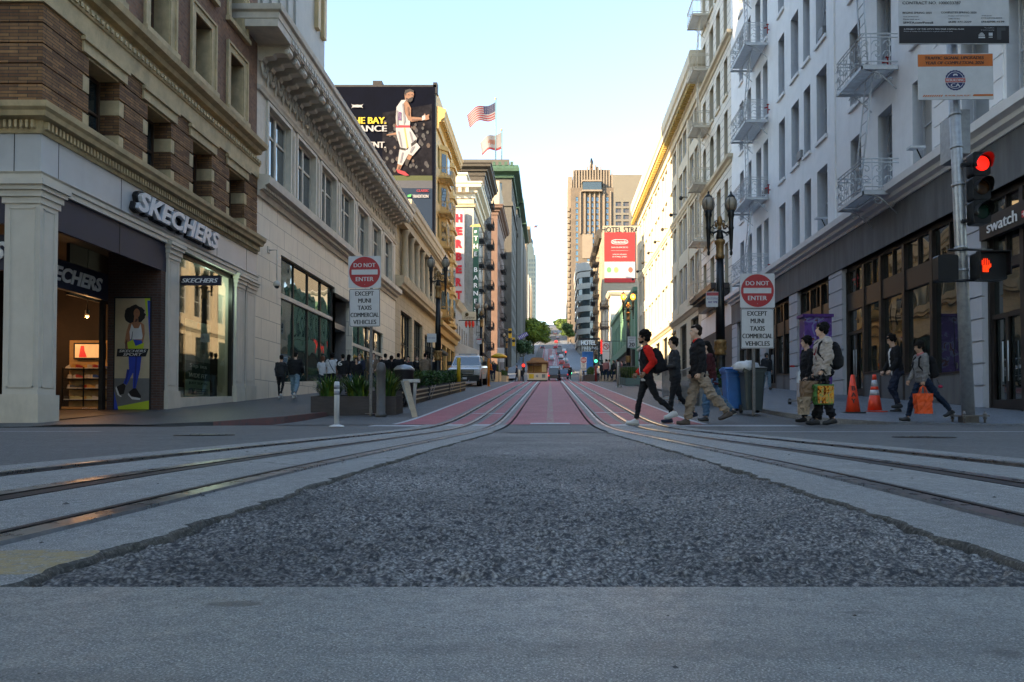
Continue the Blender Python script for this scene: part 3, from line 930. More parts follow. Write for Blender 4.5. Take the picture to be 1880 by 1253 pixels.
 for k in range(5):
  z=6.9+0.455*k
  edges=[Y0-0.04]+[e for o in ops for e in(o[0]-(0.0 if k%2 else 0.22),o[1]+(0.0 if k%2 else 0.22))]+[Y1]
  for a,b in zip(edges[::2],edges[1::2]):fbox(mb,E,a,b,0,0.045,z+0.03,min(z+0.455,9.17),M_BRICK)
  fbox(mb,S,-60,XL+0.04,0,0.045,z+0.03,min(z+0.455,9.17),M_BRICK)
 mb.build('brick_wall',t)
 for o in ops:
  mb=MB()
  for k in range(5):
   if k%2==0:
    z=6.9+0.455*k
    for a,b in((o[0]-0.2,o[0]-0.001),(o[1]+0.001,o[1]+0.2)):fbox(mb,E,a,b,0.0,0.04,z+0.05,min(z+0.43,8.85),M_CREAM)
    for a,b in((o[0]-0.02,o[0]+0.012),(o[1]-0.012,o[1]+0.02)):fbox(mb,E,a,b,-0.6,0.047,z+0.05,min(z+0.43,8.85),M_CREAM)
  fbox(mb,E,o[0]-0.26,o[1]+0.26,0,0.1,8.78,9.04,M_CREAM);fbox(mb,E,o[0]-0.3,o[1]+0.3,0,0.16,9.04,9.13,M_CREAM)
  fbox(mb,E,o[0]+0.01,o[1]-0.01,-0.6,0.02,8.72,8.77,M_CREAM)
  mb.build('window_surround',t)
 windows(t,E,[(a,b,c,8.7)for a,b,c,d in ops],'sash',M_BROWNFR,M_GLASS,0.5)
 mb=MB();sweep(mb,path,[(-0.3,9.17),(0.1,9.17),(0.12,9.62),(0.16,9.64),(0.18,9.75),(0.02,9.78),(0.02,10.05),(0.2,10.07),(0.24,10.2),(0.42,10.26),(0.46,10.42),(0.08,10.5),(-0.3,10.5)],M_CREAM)
 for k in range(60):fbox(mb,E,Y0+k*0.19,Y0+0.1+k*0.19,0.05,0.22,9.69,9.8,M_CREAM)
 mb.build('belt_cornice',t)
 ops=[(a,a+1.05,z,z+1.95)for z in(10.9,14.0,17.1)for a in(16.95,19.55,22.05,24.5)]
 mb=MB();fwall(mb,E,Y0,Y1,10.1,ZT,ops,M_BRICK2,0.65);fwall(mb,S,-60,XL,10.1,ZT,[],M_BRICK2);mb.build('upper_brick_wall',t)
 for o in ops[:8]:
  mb=MB()
  for(a,b,z0,z1)in((o[0]-0.28,o[0],o[2]-0.1,o[3]+0.28),(o[1],o[1]+0.28,o[2]-0.1,o[3]+0.28),(o[0],o[1],o[3],o[3]+0.28)):
   fbox(mb,E,a,b,0,0.05,z0,z1,M_CREAM)
  for(a,b,z0,z1)in((o[0]-0.3,o[0]-0.22,o[2]-0.1,o[3]+0.3),(o[1]+0.22,o[1]+0.3,o[2]-0.1,o[3]+0.3),(o[0]-0.22,o[1]+0.22,o[3]+0.22,o[3]+0.3)):
   fbox(mb,E,a,b,0.05,0.1,z0,z1,M_CREAM)
  fbox(mb,E,o[0],o[0]+0.02,-0.6,0.0,o[2],o[3],M_CREAM);fbox(mb,E,o[1]-0.02,o[1],-0.6,0.0,o[2],o[3],M_CREAM)
  fbox(mb,E,o[0]-0.34,o[1]+0.34,0,0.16,o[2]-0.2,o[2]-0.04,M_CREAM)
  mb.build('window_surround',t)
 windows(t,E,[(a+0.02,b-0.02,c,d)for a,b,c,d in ops],'sash',M_BROWNFR,M_GLASS,0.5)
 body(t,-60,XL-0.7,Y0+0.7,Y1-0.01,7.0,ZT-0.1,M_BRICK2)
 zb0,zb1=H(XL,21.2)+0.42,H(XL,25.1)+0.3
 mb=MB()
 mb.add([E.P(21.22,-0.02,0),E.P(25.1,-0.02,0),E.P(25.1,-0.02,zb1),E.P(21.22,-0.02,zb0)],[(0,1,2,3)],M_CREAM2)
 mb.add([E.P(21.22,-0.02,zb0),E.P(25.1,-0.02,zb1),E.P(25.1,-0.4,zb1),E.P(21.22,-0.4,zb0)],[(0,1,2,3)],M_CREAM2)
 mb.build('stall_riser',t)
 mb=MB()
 fbox(mb,E,21.22,21.3,-0.2,-0.1,0.6,5.15,M_GREYFR);fbox(mb,E,25.0,25.1,-0.2,-0.06,0.7,5.15,M_GREYFR);fbox(mb,E,21.3,25.0,-0.2,-0.1,4.98,5.15,M_GREYFR)
 w=mb.build('shop_window',t)
 mb=MB();mb.add([E.P(21.3,-0.15,zb0),E.P(25.0,-0.15,zb1),E.P(25.0,-0.15,4.98),E.P(21.3,-0.15,4.98)],[(0,1,2,3)],clear_glass('display glass'));mb.build('pane',w)
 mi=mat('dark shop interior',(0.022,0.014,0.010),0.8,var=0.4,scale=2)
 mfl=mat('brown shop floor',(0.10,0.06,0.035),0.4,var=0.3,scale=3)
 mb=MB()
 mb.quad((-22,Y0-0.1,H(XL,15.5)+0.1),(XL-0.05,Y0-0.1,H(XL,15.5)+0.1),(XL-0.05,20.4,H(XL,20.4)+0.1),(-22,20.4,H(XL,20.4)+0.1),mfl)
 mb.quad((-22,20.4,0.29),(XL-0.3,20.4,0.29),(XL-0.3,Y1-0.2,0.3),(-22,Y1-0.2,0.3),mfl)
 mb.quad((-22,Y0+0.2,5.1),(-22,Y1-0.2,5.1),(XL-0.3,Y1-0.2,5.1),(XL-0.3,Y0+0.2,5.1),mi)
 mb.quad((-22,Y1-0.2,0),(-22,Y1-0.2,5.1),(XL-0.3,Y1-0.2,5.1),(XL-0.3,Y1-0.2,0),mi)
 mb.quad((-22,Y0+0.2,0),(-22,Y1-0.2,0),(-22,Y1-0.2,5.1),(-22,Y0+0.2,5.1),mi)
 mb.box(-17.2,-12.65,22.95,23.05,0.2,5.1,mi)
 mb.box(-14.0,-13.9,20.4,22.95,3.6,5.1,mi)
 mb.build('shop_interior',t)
 mbk=block_mat('dark red shop brick',(0.10,0.045,0.03),(0.07,0.035,0.025),(0.09,0.07,0.06),0.22,0.075,stain=0.4)
 mb=MB();mb.box(-12.75,XL-0.02,20.35,20.58,0.0,5.1,mbk);mb.build('brick_return',t)
 mb=MB();fbox(mb,E,Y0+0.55,20.6,-0.12,-0.02,4.3,5.15,M_NAVY)
 fbox(mb,E,Y0+0.55,20.6,-1.5,-0.12,5.02,5.1,M_BLACK)
 for y in(18.35,):fbox(mb,E,y,y+0.03,-0.02,-0.012,4.3,5.15,M_BLACK)
 mb.build('valance',t)
 mb=MB();mb.box(-60,XL-0.75,Y0+0.02,Y0+0.12,4.3,5.15,M_NAVY);mb.build('valance',t)
 sh=MB();sh.box(-12.86,-12.72,16.6,20.3,3.40,4.15,M_NAVY)
 sh.text('SKECHERS',M_WHITE,Matrix.Translation((-12.715,18.72,3.78))@Matrix.Rotation(PI/2,4,'Z')@Matrix.Rotation(PI/2,4,'X'),h=0.40,w=2.6,shear=0.3,offset=0.035,extrude=0.01)
 sh.build('entrance_sign',t)
 sh=MB();sh.box(-16,-11.98,Y0+0.4,Y0+0.5,3.35,4.15,M_NAVY)
 sh.text('SKECHERS',M_WHITE,face_cam(-13.5,Y0+0.39,3.78),h=0.42,w=2.6,shear=0.3,offset=0.035,extrude=0.01)
 sh.build('entrance_sign',t)
 for q0 in(16.2,20.2):
  mb=MB();mb.box(-12.9,-12.78,q0,q0+0.12,0.2,3.4,M_GREYFR);mb.build('door_jamb',t)
 L=MB()
 MT=Matrix.Translation((XL+0.10,21.0,5.84))@Matrix.Rotation(PI/2,4,'Z')@Matrix.Rotation(PI/2,4,'X')
 L.text('SKECHERS',M_BLACK,Matrix.Translation((-0.05,0,0))@MT,h=0.64,w=4.75,shear=0.28,offset=0.05,extrude=0.06)
 L.text('SKECHERS',M_GREYL,Matrix.Translation((0.035,0,0))@MT,h=0.56,w=4.6,shear=0.28,offset=0.035,extrude=0.07)
 L.build('fascia_letters',t)
 B=MB();B.box(XL-0.1,XL+1.12,21.55,21.65,4.1,4.37,M_NAVY)
 B.box(XL-0.12,XL+1.14,21.54,21.66,4.37,4.385,M_GREYFR)
 B.text('SKECHERS',M_WHITE,face_cam(XL+0.5,21.545,4.235),h=0.13,w=1.1,shear=0.3,offset=0.03,extrude=0.003)
 B.build('blade_sign',t)
 return t
corner_shop()
def wall_poster():
 t=MB();X0,X1,y=-12.52,-11.52,20.33
 z0,z1=0.28,3.48
 def q(pts,m,d):t.add([(X0+(X1-X0)*u,y-d,z0+(z1-z0)*v)for u,v in pts],[tuple(range(len(pts)))],m)
 t.box(X0-0.04,X1+0.04,y-0.0,y+0.04,z0-0.04,z1+0.04,M_BLACK)
 tan=mat('poster tan',(0.52,0.43,0.27),0.5,var=0.15,scale=1.5);gr=mat('poster grey floor',(0.16,0.16,0.15),0.5,var=0.1)
 yel=mat('poster lime',(0.50,0.62,0.04),0.5,var=0);blu=mat('poster blue',(0.02,0.06,0.42),0.5,var=0.1)
 skin=mat('poster skin',(0.40,0.17,0.08),0.5,var=0.15,scale=5);wht=mat('poster white',(0.7,0.7,0.66),0.5,var=0.05);hr=mat('poster hair',(0.012,0.008,0.006),0.6,var=0)
 q([(0,0),(1,0),(1,1),(0,1)],tan,0.002)
 q([(0,0),(1,0),(1,0.28),(0,0.28)],gr,0.003)
 q([(0,0),(1,0),(1,0.08),(0.0,0.02)],yel,0.004);q([(0,0),(0.12,0),(0,0.16)],blu,0.005)
 q([(0.84,1),(1,1),(1,0.84),(0.9,0.84)],yel,0.004);q([(0.92,0.98),(1,0.98),(1,0.6)],blu,0.005)
 rr=random.Random(2)
 def blob(cx,cy,rx,ry,m,d,n=22,j=0.0):q([(cx+rx*math.cos(2*PI*i/n)*(1+j*rr.random()),cy+ry*math.sin(2*PI*i/n)*(1+j*rr.random()))for i in range(n)],m,d)
 blob(0.56,0.855,0.27,0.075,hr,0.006,30,0.22)
 q([(0.52,0.76),(0.68,0.76),(0.66,0.84),(0.55,0.84)],skin,0.007);blob(0.62,0.865,0.09,0.042,skin,0.008)
 q([(0.4,0.77),(0.52,0.785),(0.74,0.785),(0.84,0.76),(0.86,0.68),(0.8,0.58),(0.78,0.52),(0.36,0.52),(0.28,0.6),(0.33,0.7)],skin,0.0075)
 q([(0.48,0.77),(0.55,0.73),(0.68,0.73),(0.74,0.77),(0.8,0.66),(0.78,0.63),(0.44,0.63),(0.42,0.7)],wht,0.009)
 q([(0.44,0.63),(0.78,0.62),(0.8,0.54),(0.6,0.55),(0.38,0.54)],blu,0.010)
 q([(0.36,0.6),(0.52,0.63),(0.6,0.57),(0.84,0.6),(0.82,0.52),(0.4,0.53)],yel,0.011)
 q([(0.4,0.50),(0.78,0.50),(0.74,0.36),(0.62,0.19),(0.54,0.19),(0.54,0.33),(0.36,0.22),(0.26,0.235),(0.42,0.36)],blu,0.010)
 q([(0.27,0.235),(0.33,0.21),(0.28,0.14),(0.16,0.13),(0.06,0.2),(0.14,0.215)],hr,0.012);q([(0.06,0.21),(0.16,0.13),(0.22,0.12),(0.2,0.11),(0.1,0.13),(0.04,0.19)],wht,0.013)
 q([(0.55,0.19),(0.63,0.19),(0.78,0.12),(0.76,0.10),(0.5,0.115),(0.42,0.155)],hr,0.012);q([(0.4,0.15),(0.5,0.115),(0.76,0.10),(0.74,0.085),(0.52,0.09),(0.4,0.13)],wht,0.013)
 q([(0.06,0.475),(0.9,0.475),(0.98,0.545),(0.08,0.545)],M_BLACK,0.014)
 ln=mat('poster dark line',(0.12,0.05,0.03),0.6,var=0);shd=mat('poster deep blue',(0.012,0.03,0.22),0.5,var=0.1);lip=mat('poster lips',(0.3,0.06,0.05),0.5,var=0)
 q([(0.585,0.872),(0.615,0.874),(0.615,0.869)],hr,0.0092);q([(0.64,0.872),(0.67,0.874),(0.665,0.868)],hr,0.0094);q([(0.61,0.842),(0.65,0.842),(0.63,0.837)],lip,0.0096);q([(0.58,0.88),(0.615,0.884),(0.615,0.881)],hr,0.0098);q([(0.635,0.884),(0.675,0.88),(0.635,0.881)],hr,0.0099);q([(0.6,0.815),(0.66,0.815),(0.64,0.79),(0.56,0.785)],ln,0.0083)
 q([(0.6,0.49),(0.66,0.49),(0.6,0.2),(0.57,0.2)],shd,0.0104);q([(0.36,0.36),(0.44,0.36),(0.34,0.23),(0.3,0.23)],shd,0.0105);q([(0.5,0.7),(0.52,0.7),(0.5,0.63),(0.47,0.63)],gr,0.0092);q([(0.3,0.6),(0.36,0.64),(0.34,0.53),(0.3,0.55)],ln,0.0077)
 t.text('SKECHERS',wht,face_cam(X0+0.52,y-0.015,z0+(z1-z0)*0.525),h=0.075,w=0.78,shear=0.3,offset=0.02)
 t.text('SPORT',wht,face_cam(X0+0.52,y-0.015,z0+(z1-z0)*0.493),h=0.075,w=0.55,shear=0.3,offset=0.02)
 t.build('wall_poster',label='tall poster of a curly haired woman in blue leggings beside the shop entrance',cat='poster')
wall_poster()
def shoe_display():
 mg=mat('shelf black metal',(0.012,0.012,0.012),0.4,0.5,var=0)
 wd=mat('warm display board',(0.42,0.24,0.09),0.6,var=0.25,scale=5)
 x0,x1,y=-15.55,-14.2,22.55
 t=thing('shoe_rack','black metal shoe rack with four shelves and a screen inside the shop','shelf',((x0+x1)/2,y,0.3))
 mb=MB();mb.box(x0,x1,y+0.32,y+0.36,0.3,2.55,wd);mb.build('back_panel',t)
 for z in(0.62,0.98,1.30,1.62):
  mb=MB();mb.box(x0,x1,y,y+0.32,z-0.03,z,mg);mb.build('shelf',t)
 mb=MB()
 for x in(x0,(x0+x1)/2,x1):mb.box(x-0.015,x+0.015,y-0.01,y+0.02,0.28,1.66,mg)
 mb.build('upright',t)
 mb=MB();mb.box(x0,x1,y-0.02,y+0.3,0.28,0.4,wd)
 mb.text('FAMILY & KIDS',M_WHITE,face_cam(x0+0.9,y-0.025,0.34),h=0.05);mb.build('plinth',t)
 s=thing('wall_screen','lit screen showing a red figure above the shoe rack','screen',(-14.85,y,1.92))
 mb=MB();mb.box(-15.34,-14.36,y+0.2,y+0.3,1.93,2.46,M_BLACK);mb.build('bezel',s)
 e=MB();lit=mat('screen picture glow',(0.3,0.2,0.1),0.3,var=0.3,scale=6,emit=(1.0,0.5,0.2),estr=0.16)
 red=mat('screen red figure',(0.4,0.02,0.02),0.4,var=0,emit=(0.6,0.02,0.02),estr=0.2)
 e.quad((-15.29,y+0.195,1.98),(-14.41,y+0.195,1.98),(-14.41,y+0.195,2.41),(-15.29,y+0.195,2.41),lit)
 e.add([(-15.16,y+0.19,1.99),(-14.9,y+0.19,1.99),(-14.98,y+0.19,2.2),(-15.0,y+0.19,2.36),(-15.1,y+0.19,2.36),(-15.13,y+0.19,2.2)],[(0,1,2,3,4,5)],red)
 e.build('screen_face',s)
 sole=mat('shoe sole',(0.6,0.58,0.55),0.5,var=0)
 cols=[(0.35,0.03,0.02),(0.5,0.45,0.4),(0.03,0.08,0.3),(0.55,0.3,0.08),(0.06,0.06,0.06),(0.45,0.42,0.2)]
 words=['red','pale grey','blue','tan','black','mustard']
 ups=[mat('shoe upper %d'%i,c,0.6,var=0.1)for i,c in enumerate(cols)]
 protos=[]
 for i,m in enumerate(ups):
  mb=MB()
  L_=[(-0.13,0.0),(-0.13,0.10),(-0.06,0.10),(0.02,0.065),(0.11,0.045),(0.14,0.0)]
  mb.prism([(a,b+0.025)for a,b in L_],-0.045,0.045,m,'y')
  mb.prism([(-0.14,0),(-0.14,0.027),(0.15,0.027),(0.15,0)],-0.048,0.048,sole,'y')
  protos.append(mesh_of(mb,'shoe'))
 rr=random.Random(5)
 pos=['bottom','third','second','top']
 for r,z in enumerate((0.62,0.98,1.30,1.62)):
  for k in range(7):
   i=rr.randrange(6)
   o=bpy.data.objects.new('shoe',protos[i])
   put(o,None,Matrix.Translation((x0+0.14+k*0.18,y+0.12,z))@Matrix.Rotation(rr.choice((0.5,2.7,0.9,2.3)),4,'Z'))
   side=['far left','second from left','third from left','in the middle','third from right','second from right','far right'][k]
   tag(o,'%s shoe %s of the %s row of the shop rack'%(words[i],side,pos[r]if r in(0,3)else('second lowest' if r==1 else 'second highest')),'shoe','shoes on the shop rack')
 for k,(x,yy,z,w)in enumerate(((-14.6,20.6,3.45,'orange spot lamp nearest the header sign in the shop'),(-13.9,21.2,3.1,'bright spot lamp low beside the poster in the shop'),(-16.2,21.6,2.75,'small orange lamp left above the shop screen'))):
  L=thing('spot_lamp',w,'lamp',(x,yy,z),group='lamps inside the shoe shop')
  mb=MB();mb.lathe([(0.03,0),(0.06,0.02),(0.06,0.16),(0.03,0.2)],M_BLACK,10,Matrix.Translation((x,yy,z)));mb.tube([(x,yy,z+0.2),(x,yy,5.08)],0.012,M_BLACK,6);mb.build('lamp_housing',L)
  mb=MB();mb.ball((x,yy,z-0.01),0.05,mat('warm bulb',(1,0.5,0.2),0.4,var=0,emit=(1,0.42,0.12),estr=2),10);mb.build('bulb',L)
  ld=bpy.data.lights.new('spot_lamp_light','POINT');ld.energy=9;ld.color=(1,0.55,0.25);ld.shadow_soft_size=0.06
  lo=bpy.data.objects.new('spot_lamp_light',ld);put(lo,L,Matrix.Translation((x,yy,z-0.1)))
shoe_display()
def window_posters():
 X=XL-0.75
 t=MB();y0,y1=23.15,24.85
 FM=lambda y,z:Matrix.Translation((X+0.012,y,z))@Matrix.Rotation(PI/2,4,'Z')@Matrix.Rotation(PI/2,4,'X')
 gn=mat('poster pale green',(0.32,0.42,0.33),0.5,var=0.1);dk=mat('poster dark green',(0.02,0.045,0.035),0.5,var=0.1);gy=mat('poster grey',(0.2,0.22,0.21),0.5,var=0.3,scale=3)
 bl=mat('poster slate',(0.05,0.09,0.12),0.5,var=0)
 t.box(X-0.01,X,y0,y1,0.65,3.3,gn)
 def r(a,b,c,d,m,k=0.002):t.quad((X+k,a,c),(X+k,b,c),(X+k,b,d),(X+k,a,d),m)
 r(y0,y1,1.95,3.3,gy);r(y0,y1,1.32,1.95,dk)
 fig=mat('poster figure',(0.12,0.12,0.11),0.5,var=0.2);sk=mat('poster tan skin',(0.3,0.17,0.1),0.5,var=0)
 t.add([(X+0.004,y,z)for y,z in((23.5,2.95),(23.9,3.1),(24.3,2.95),(24.5,2.7),(24.5,2.3),(24.3,2.2),(24.2,2.55),(23.9,2.5),(23.8,2.15),(23.6,2.15),(23.6,2.6))],[tuple(range(11))],fig)
 t.add([(X+0.005,24.0+0.1*math.cos(a*0.6),3.16+0.11*math.sin(a*0.6))for a in range(10)],[tuple(range(10))],sk)
 t.text('Slip ins',M_WHITE,FM(24.0,1.78),h=0.17,w=1.15,offset=0.01)
 t.text('WIDE FIT',M_WHITE,FM(24.0,1.47),h=0.14,w=1.2,shear=0.25,offset=0.02)
 t.text('JUST SLIP IN',M_BLACK,FM(24.0,1.2),h=0.1,w=1.25,offset=0.03)
 for k in range(3):r(23.45+0.2*k,24.7,1.0-0.07*k,1.03-0.07*k,bl,0.004)
 t.add([(X+0.005,y,z)for y,z in((23.35,0.84),(23.95,0.84),(23.95,0.9),(23.7,0.96),(23.6,1.05),(23.4,1.02))],[tuple(range(6))],bl)
 t.build('window_poster',label='green poster with slip in shoes advert inside the shop display window',cat='poster')
 m=thing('display_stand','pale display plinth with trainers inside the shop window','display stand',(XL-0.6,21.9,0.45))
 b=MB();b.box(XL-0.9,XL-0.35,21.55,22.3,0.4,1.0,mat('pale plinth',(0.35,0.4,0.38),0.5,var=0.1));b.box(XL-0.9,XL-0.35,22.35,22.9,0.4,0.75,mat('teal plinth',(0.08,0.3,0.3),0.5,var=0.1));b.build('plinth',m)
 sh=bpy.data.meshes['shoe']
 for k,(yy,z)in enumerate(((21.75,1.0),(22.1,1.0),(22.6,0.75))):
  o=bpy.data.objects.new('shoe',sh);put(o,None,Matrix.Translation((XL-0.6,yy,z))@Matrix.Rotation(1.9,4,'Z')@Matrix.Scale(1.3,4))
  tag(o,['trainer on the higher display plinth nearer the corner','trainer on the higher display plinth beside the blue one','trainer alone on the lower teal display plinth'][k],'shoe','shoes in the display window')
window_posters()
ld=bpy.data.lights.new('display_window_light','POINT');ld.energy=12;ld.color=(0.8,1.0,0.85);ld.shadow_soft_size=0.1
put(bpy.data.objects.new('display_window_light',ld),None,Matrix.Translation((XL-0.42,24.0,4.5)))
# white building with the bracketed cornice
M_BRACK=mat('grey painted cornice',(0.66,0.59,0.48),0.6,var=0.12,scale=2.5,bump=0.15,stain=0.35)
def cornice_building():
 Y0,Y1=26.82,51.0
 E=Fac('L',XL)
 t=thing('cornice_building','pale stone shop building with a deep bracketed cornice beside the brick corner building','building',(XL,39,H(XL,39)))
 g1=(29.35,36.75);ent=(36.75,40.0);g2=(40.1,47.3)
 zb=lambda y:H(XL,y)+0.1
 mb=MB();ops=[(g1[0],g1[1],0.95,6.85),(ent[0],ent[1],-1,6.6),(g2[0],g2[1],1.5,5.7)]
 fwall(mb,E,Y0,Y1,-0.5,8.7,ops,M_STONE,0.35)
 mb.build('stone_wall',t)
 mb=MB();mb.add([E.P(g1[0],-0.02,0.9),E.P(g1[1],-0.02,0.9),E.P(g1[1],-0.02,zb(g1[1])+0.55),E.P(g1[0],-0.02,zb(g1[0])+0.62)],[(0,1,2,3)],M_STONE);mb.build('stall_riser',t)
 def shopglass(a0,a1,z0,z1,zt,ns,name='shop_window'):
  mb=MB();w=0.06
  fbox(mb,E,a0,a1,-0.3,-0.12,z1-w,z1,M_GREYFR);fbox(mb,E,a0,a0+w,-0.3,-0.12,z0,z1,M_GREYFR);fbox(mb,E,a1-w,a1,-0.3,-0.12,z0,z1,M_GREYFR)
  fbox(mb,E,a0+w,a1-w,-0.28,-0.1,zt-0.09,zt+0.09,M_BEIGE)
  for k in range(1,ns):
   a=a0+(a1-a0)*k/ns;fbox(mb,E,a-0.02,a+0.02,-0.26,-0.14,z0,zt-0.09,M_GREYFR);fbox(mb,E,a-0.02,a+0.02,-0.26,-0.14,zt+0.09,z1-w,M_GREYFR)
  f=mb.build(name,t)
  for k in range(ns):
   b0,b1=a0+(a1-a0)*k/ns+0.021,a0+(a1-a0)*(k+1)/ns-0.021
   tl=0.004*((k*7)%5-2)
   for(c,d)in((z0,zt-0.09),(zt+0.09,z1-w)):
    mb=MB();mb.add([E.P(b0,-0.2,c),E.P(b1,-0.2-tl,c),E.P(b1,-0.2-tl,d),E.P(b0,-0.2,d)],[(0,1,2,3)],M_GLASSG);mb.build('pane',f)
 shopglass(g1[0],g1[1],0.95,6.85,5.2,4)
 shopglass(g2[0],g2[1],1.5,5.7,4.3,4)
 mgr=mat('grey marble reveal',(0.25,0.23,0.21),0.4,var=0.2,scale=2)
 mb=MB();mb.box(XL-2.2,XL-2.0,ent[0],ent[1],0,6.6,mgr);mb.box(XL-2.0,XL-0.35,ent[1]-0.1,ent[1],0,6.6,mgr);mb.box(XL-2.0,XL-0.35,ent[0],ent[0]+0.1,0,6.6,M_GREYFR)
 mb.box(XL-2.0,XL-0.35,ent[0]+0.1,ent[1]-0.1,4.9,5.2,mgr);mb.build('entrance_recess',t)
 mb=MB();mb.box(XL-2.0,XL-1.9,ent[0]+0.5,ent[1]-0.5,1.3,4.2,M_GREYFR);d=mb.build('door',t)
 mb=MB();mb.box(XL-1.9,XL-1.89,ent[0]+0.65,ent[1]-0.65,1.5,4.1,M_GLASS);mb.build('pane',d)
 p=[(XL,Y0-0.02),(XL,Y1)]
 mb=MB();sweep(mb,p,[(-0.3,8.55),(0.1,8.55),(0.14,8.75),(0.22,8.78),(0.24,8.9),(0.5,9.0),(0.52,9.3),(0.42,9.33),(0.0,9.38),(-0.3,9.38)],M_BRACK)
 for k in range(150):fbox(mb,E,Y0+k*0.16,Y0+0.09+k*0.16,0.2,0.34,8.8,8.92,M_BRACK)
 mb.build('ledge',t)
 st=[27.85+3.25*k for k in range(7)]
 ops=[(a,a+2.35,9.5,12.45)for a in st]
 mb=MB();fwall(mb,E,Y0,Y1,9.38,15.0,ops,M_BRACK,0.4);mb.build('upper_wall',t)
 windows(t,E,ops,'double',M_CREAM2,glass_mat('sky lit glass',(0.05,0.07,0.08),0.03,2.2),0.22,fw=0.12)
 for a in st:
  mb=MB()
  for(p0,p1,q0,q1)in((a-0.16,a,9.4,12.6),(a+2.35,a+2.51,9.4,12.6),(a,a+2.35,12.45,12.6)):fbox(mb,E,p0,p1,0,0.07,q0,q1,M_CREAM2)
  fbox(mb,E,a+2.62,a+2.98,0,0.06,9.5,12.5,M_BRACK);fbox(mb,E,a+2.68,a+2.92,0.06,0.09,9.7,12.3,M_BRACK)
  mb.build('window_surround',t)
 mb=MB();sweep(mb,[(XL,Y0-0.02),(XL,Y1)],[(-0.2,12.62),(0.1,12.62),(0.13,12.7),(0.18,12.78),(0.0,12.84),(-0.2,12.84)],M_BRACK);mb.build('frieze_band',t)
 mb=MB();n=7
 for r,z0,dz,w in((0.045,0.9,0.55,0.26),(0.035,0.95,0.38,0.17)):
  path=[(w*math.cos(PI+PI*k/n),-0.07-0.03*math.sin(PI*k/n),z0-dz*math.sin(PI*k/n))for k in range(n+1)]
  mb.tube(path,r,M_BRACK,5)
 mb.ball((0,-0.08,0.98),(0.12,0.09,0.13),M_BRACK,8);mb.ball((0.33,-0.07,0.85),(0.07,0.07,0.12),M_BRACK,6)
 mb.tube([(0.33,-0.07,0.75),(0.33,-0.09,0.35),(0.33,-0.06,0.1)],[0.05,0.07,0.02],M_BRACK,5)
 mb.ball((0,-0.1,0.45),(0.05,0.06,0.1),M_BRACK,6)
 blocks(t,'festoon',mesh_of(mb,'festoon'),[E.M@Matrix.Translation((Y0+0.45+0.8*k,0,12.95))for k in range(30)])
 mb=MB();prof=[(0,0),(0.0,-0.52),(0.18,-0.52),(0.24,-0.40),(0.55,-0.36),(0.6,-0.26),(0.95,-0.24),(1.12,-0.33),(1.22,-0.22),(1.18,-0.05),(1.15,0)]
 mb.prism([(-y,z)for y,z in prof],-0.17,0.17,M_BRACK,'x')
 for x in(-0.17,0.17):mb.lathe([(0.06,-0.03),(0.11,-0.02),(0.11,0.02),(0.06,0.03)],M_BRACK,10,Matrix.Translation((x,-1.08,-0.2))@Matrix.Rotation(PI/2,4,'Y'))
 mb.box(-0.21,0.21,-1.22,0,0,0.06,M_BRACK)
 blocks(t,'cornice_bracket',mesh_of(mb,'cornice_bracket'),[E.M@Matrix.Translation((Y0+0.25+0.8*k,0,14.3))for k in range(30)])
 mb=MB();sweep(mb,[(XL-0.7,Y0+0.0),(XL,Y0+0.0),(XL,Y1)],[(-0.3,14.36),(1.25,14.36),(1.27,14.62),(1.3,14.64),(1.32,14.85),(1.42,14.9),(1.46,15.08),(1.0,15.2),(0,15.25),(-0.3,15.25)],M_BRACK)
 for k in range(75):fbox(mb,E,Y0+0.1+k*0.32,Y0+0.3+k*0.32,1.27,1.30,14.42,14.60,M_CREAM2)
 mb.build('cornice',t)
 body(t,XL-18,XL-0.45,Y0+0.01,Y1-0.05,6.9,15.1,M_BRACK)
 mb=MB();mb.box(XL-18,XL-2.4,Y0+0.01,Y1-0.05,-1,6.9,M_BRACK);mb.build('back_wall',t)
 T=Fac('L',-12.4);S=Fac('S',26.95)
 M_TOW=mat('buff tower panel',(0.42,0.40,0.35),0.6,var=0.1,scale=1.5,stain=0.2);M_TOWY=mat('buff ribbed shaft',(0.50,0.36,0.18),0.6,var=0.12,scale=2,stain=0.2)
 body(t,-28,-12.7,27.0,38.5,15.0,45.5,M_TOW,'tower_block')
 mb=MB();opsT=[(-14.9,-12.9,20.4,22.9),(-18,-15.8,20.4,22.9)]
 fwall(mb,S,-28,-12.4,15.2,45.6,opsT,M_TOW,0.02)
 fwall(mb,T,26.95,38.5,15.2,45.6,[],M_TOW)
 mb.build('tower_wall',t)
 windows(t,S,opsT,'pair',M_BEIGE,M_GLASS2,0.0)
 mb=MB()
 for k in range(12):fbox(mb,T,27.0+k*0.98,27.4+k*0.98,0.0,0.22 if k>8 else 0.1,(24.2 if k==8 else 22.6 if k==9 else 20.6)if k>7 else 15.3,45,M_TOWY if k>8 else M_TOW)
 mb.build('tower_ribs',t)
 c=thing('security_camera','grey dome security camera on a long stalk on the pale stone wall','camera',(XL+0.02,27.8,5.4))
 P=at(502,470,28.0)
 mb=MB();x=XL+0.35;mb.tube([(XL,28.0,6.72),(x,28.0,6.72),(x,28.0,5.5)],0.025,M_BEIGE,6);mb.box(XL,XL+0.04,27.9,28.1,6.6,6.85,M_BEIGE);mb.build('stalk',c)
 mb=MB();mb.lathe([(0.04,5.5),(0.13,5.42),(0.14,5.3),(0.12,5.28)],M_BEIGE,12,Matrix.Translation((x,28.0,0)));mb.build('housing',c)
 mb=MB();mb.ball((x,28.0,5.28),0.10,M_GLASS,10);mb.build('dome',c)
cornice_building()
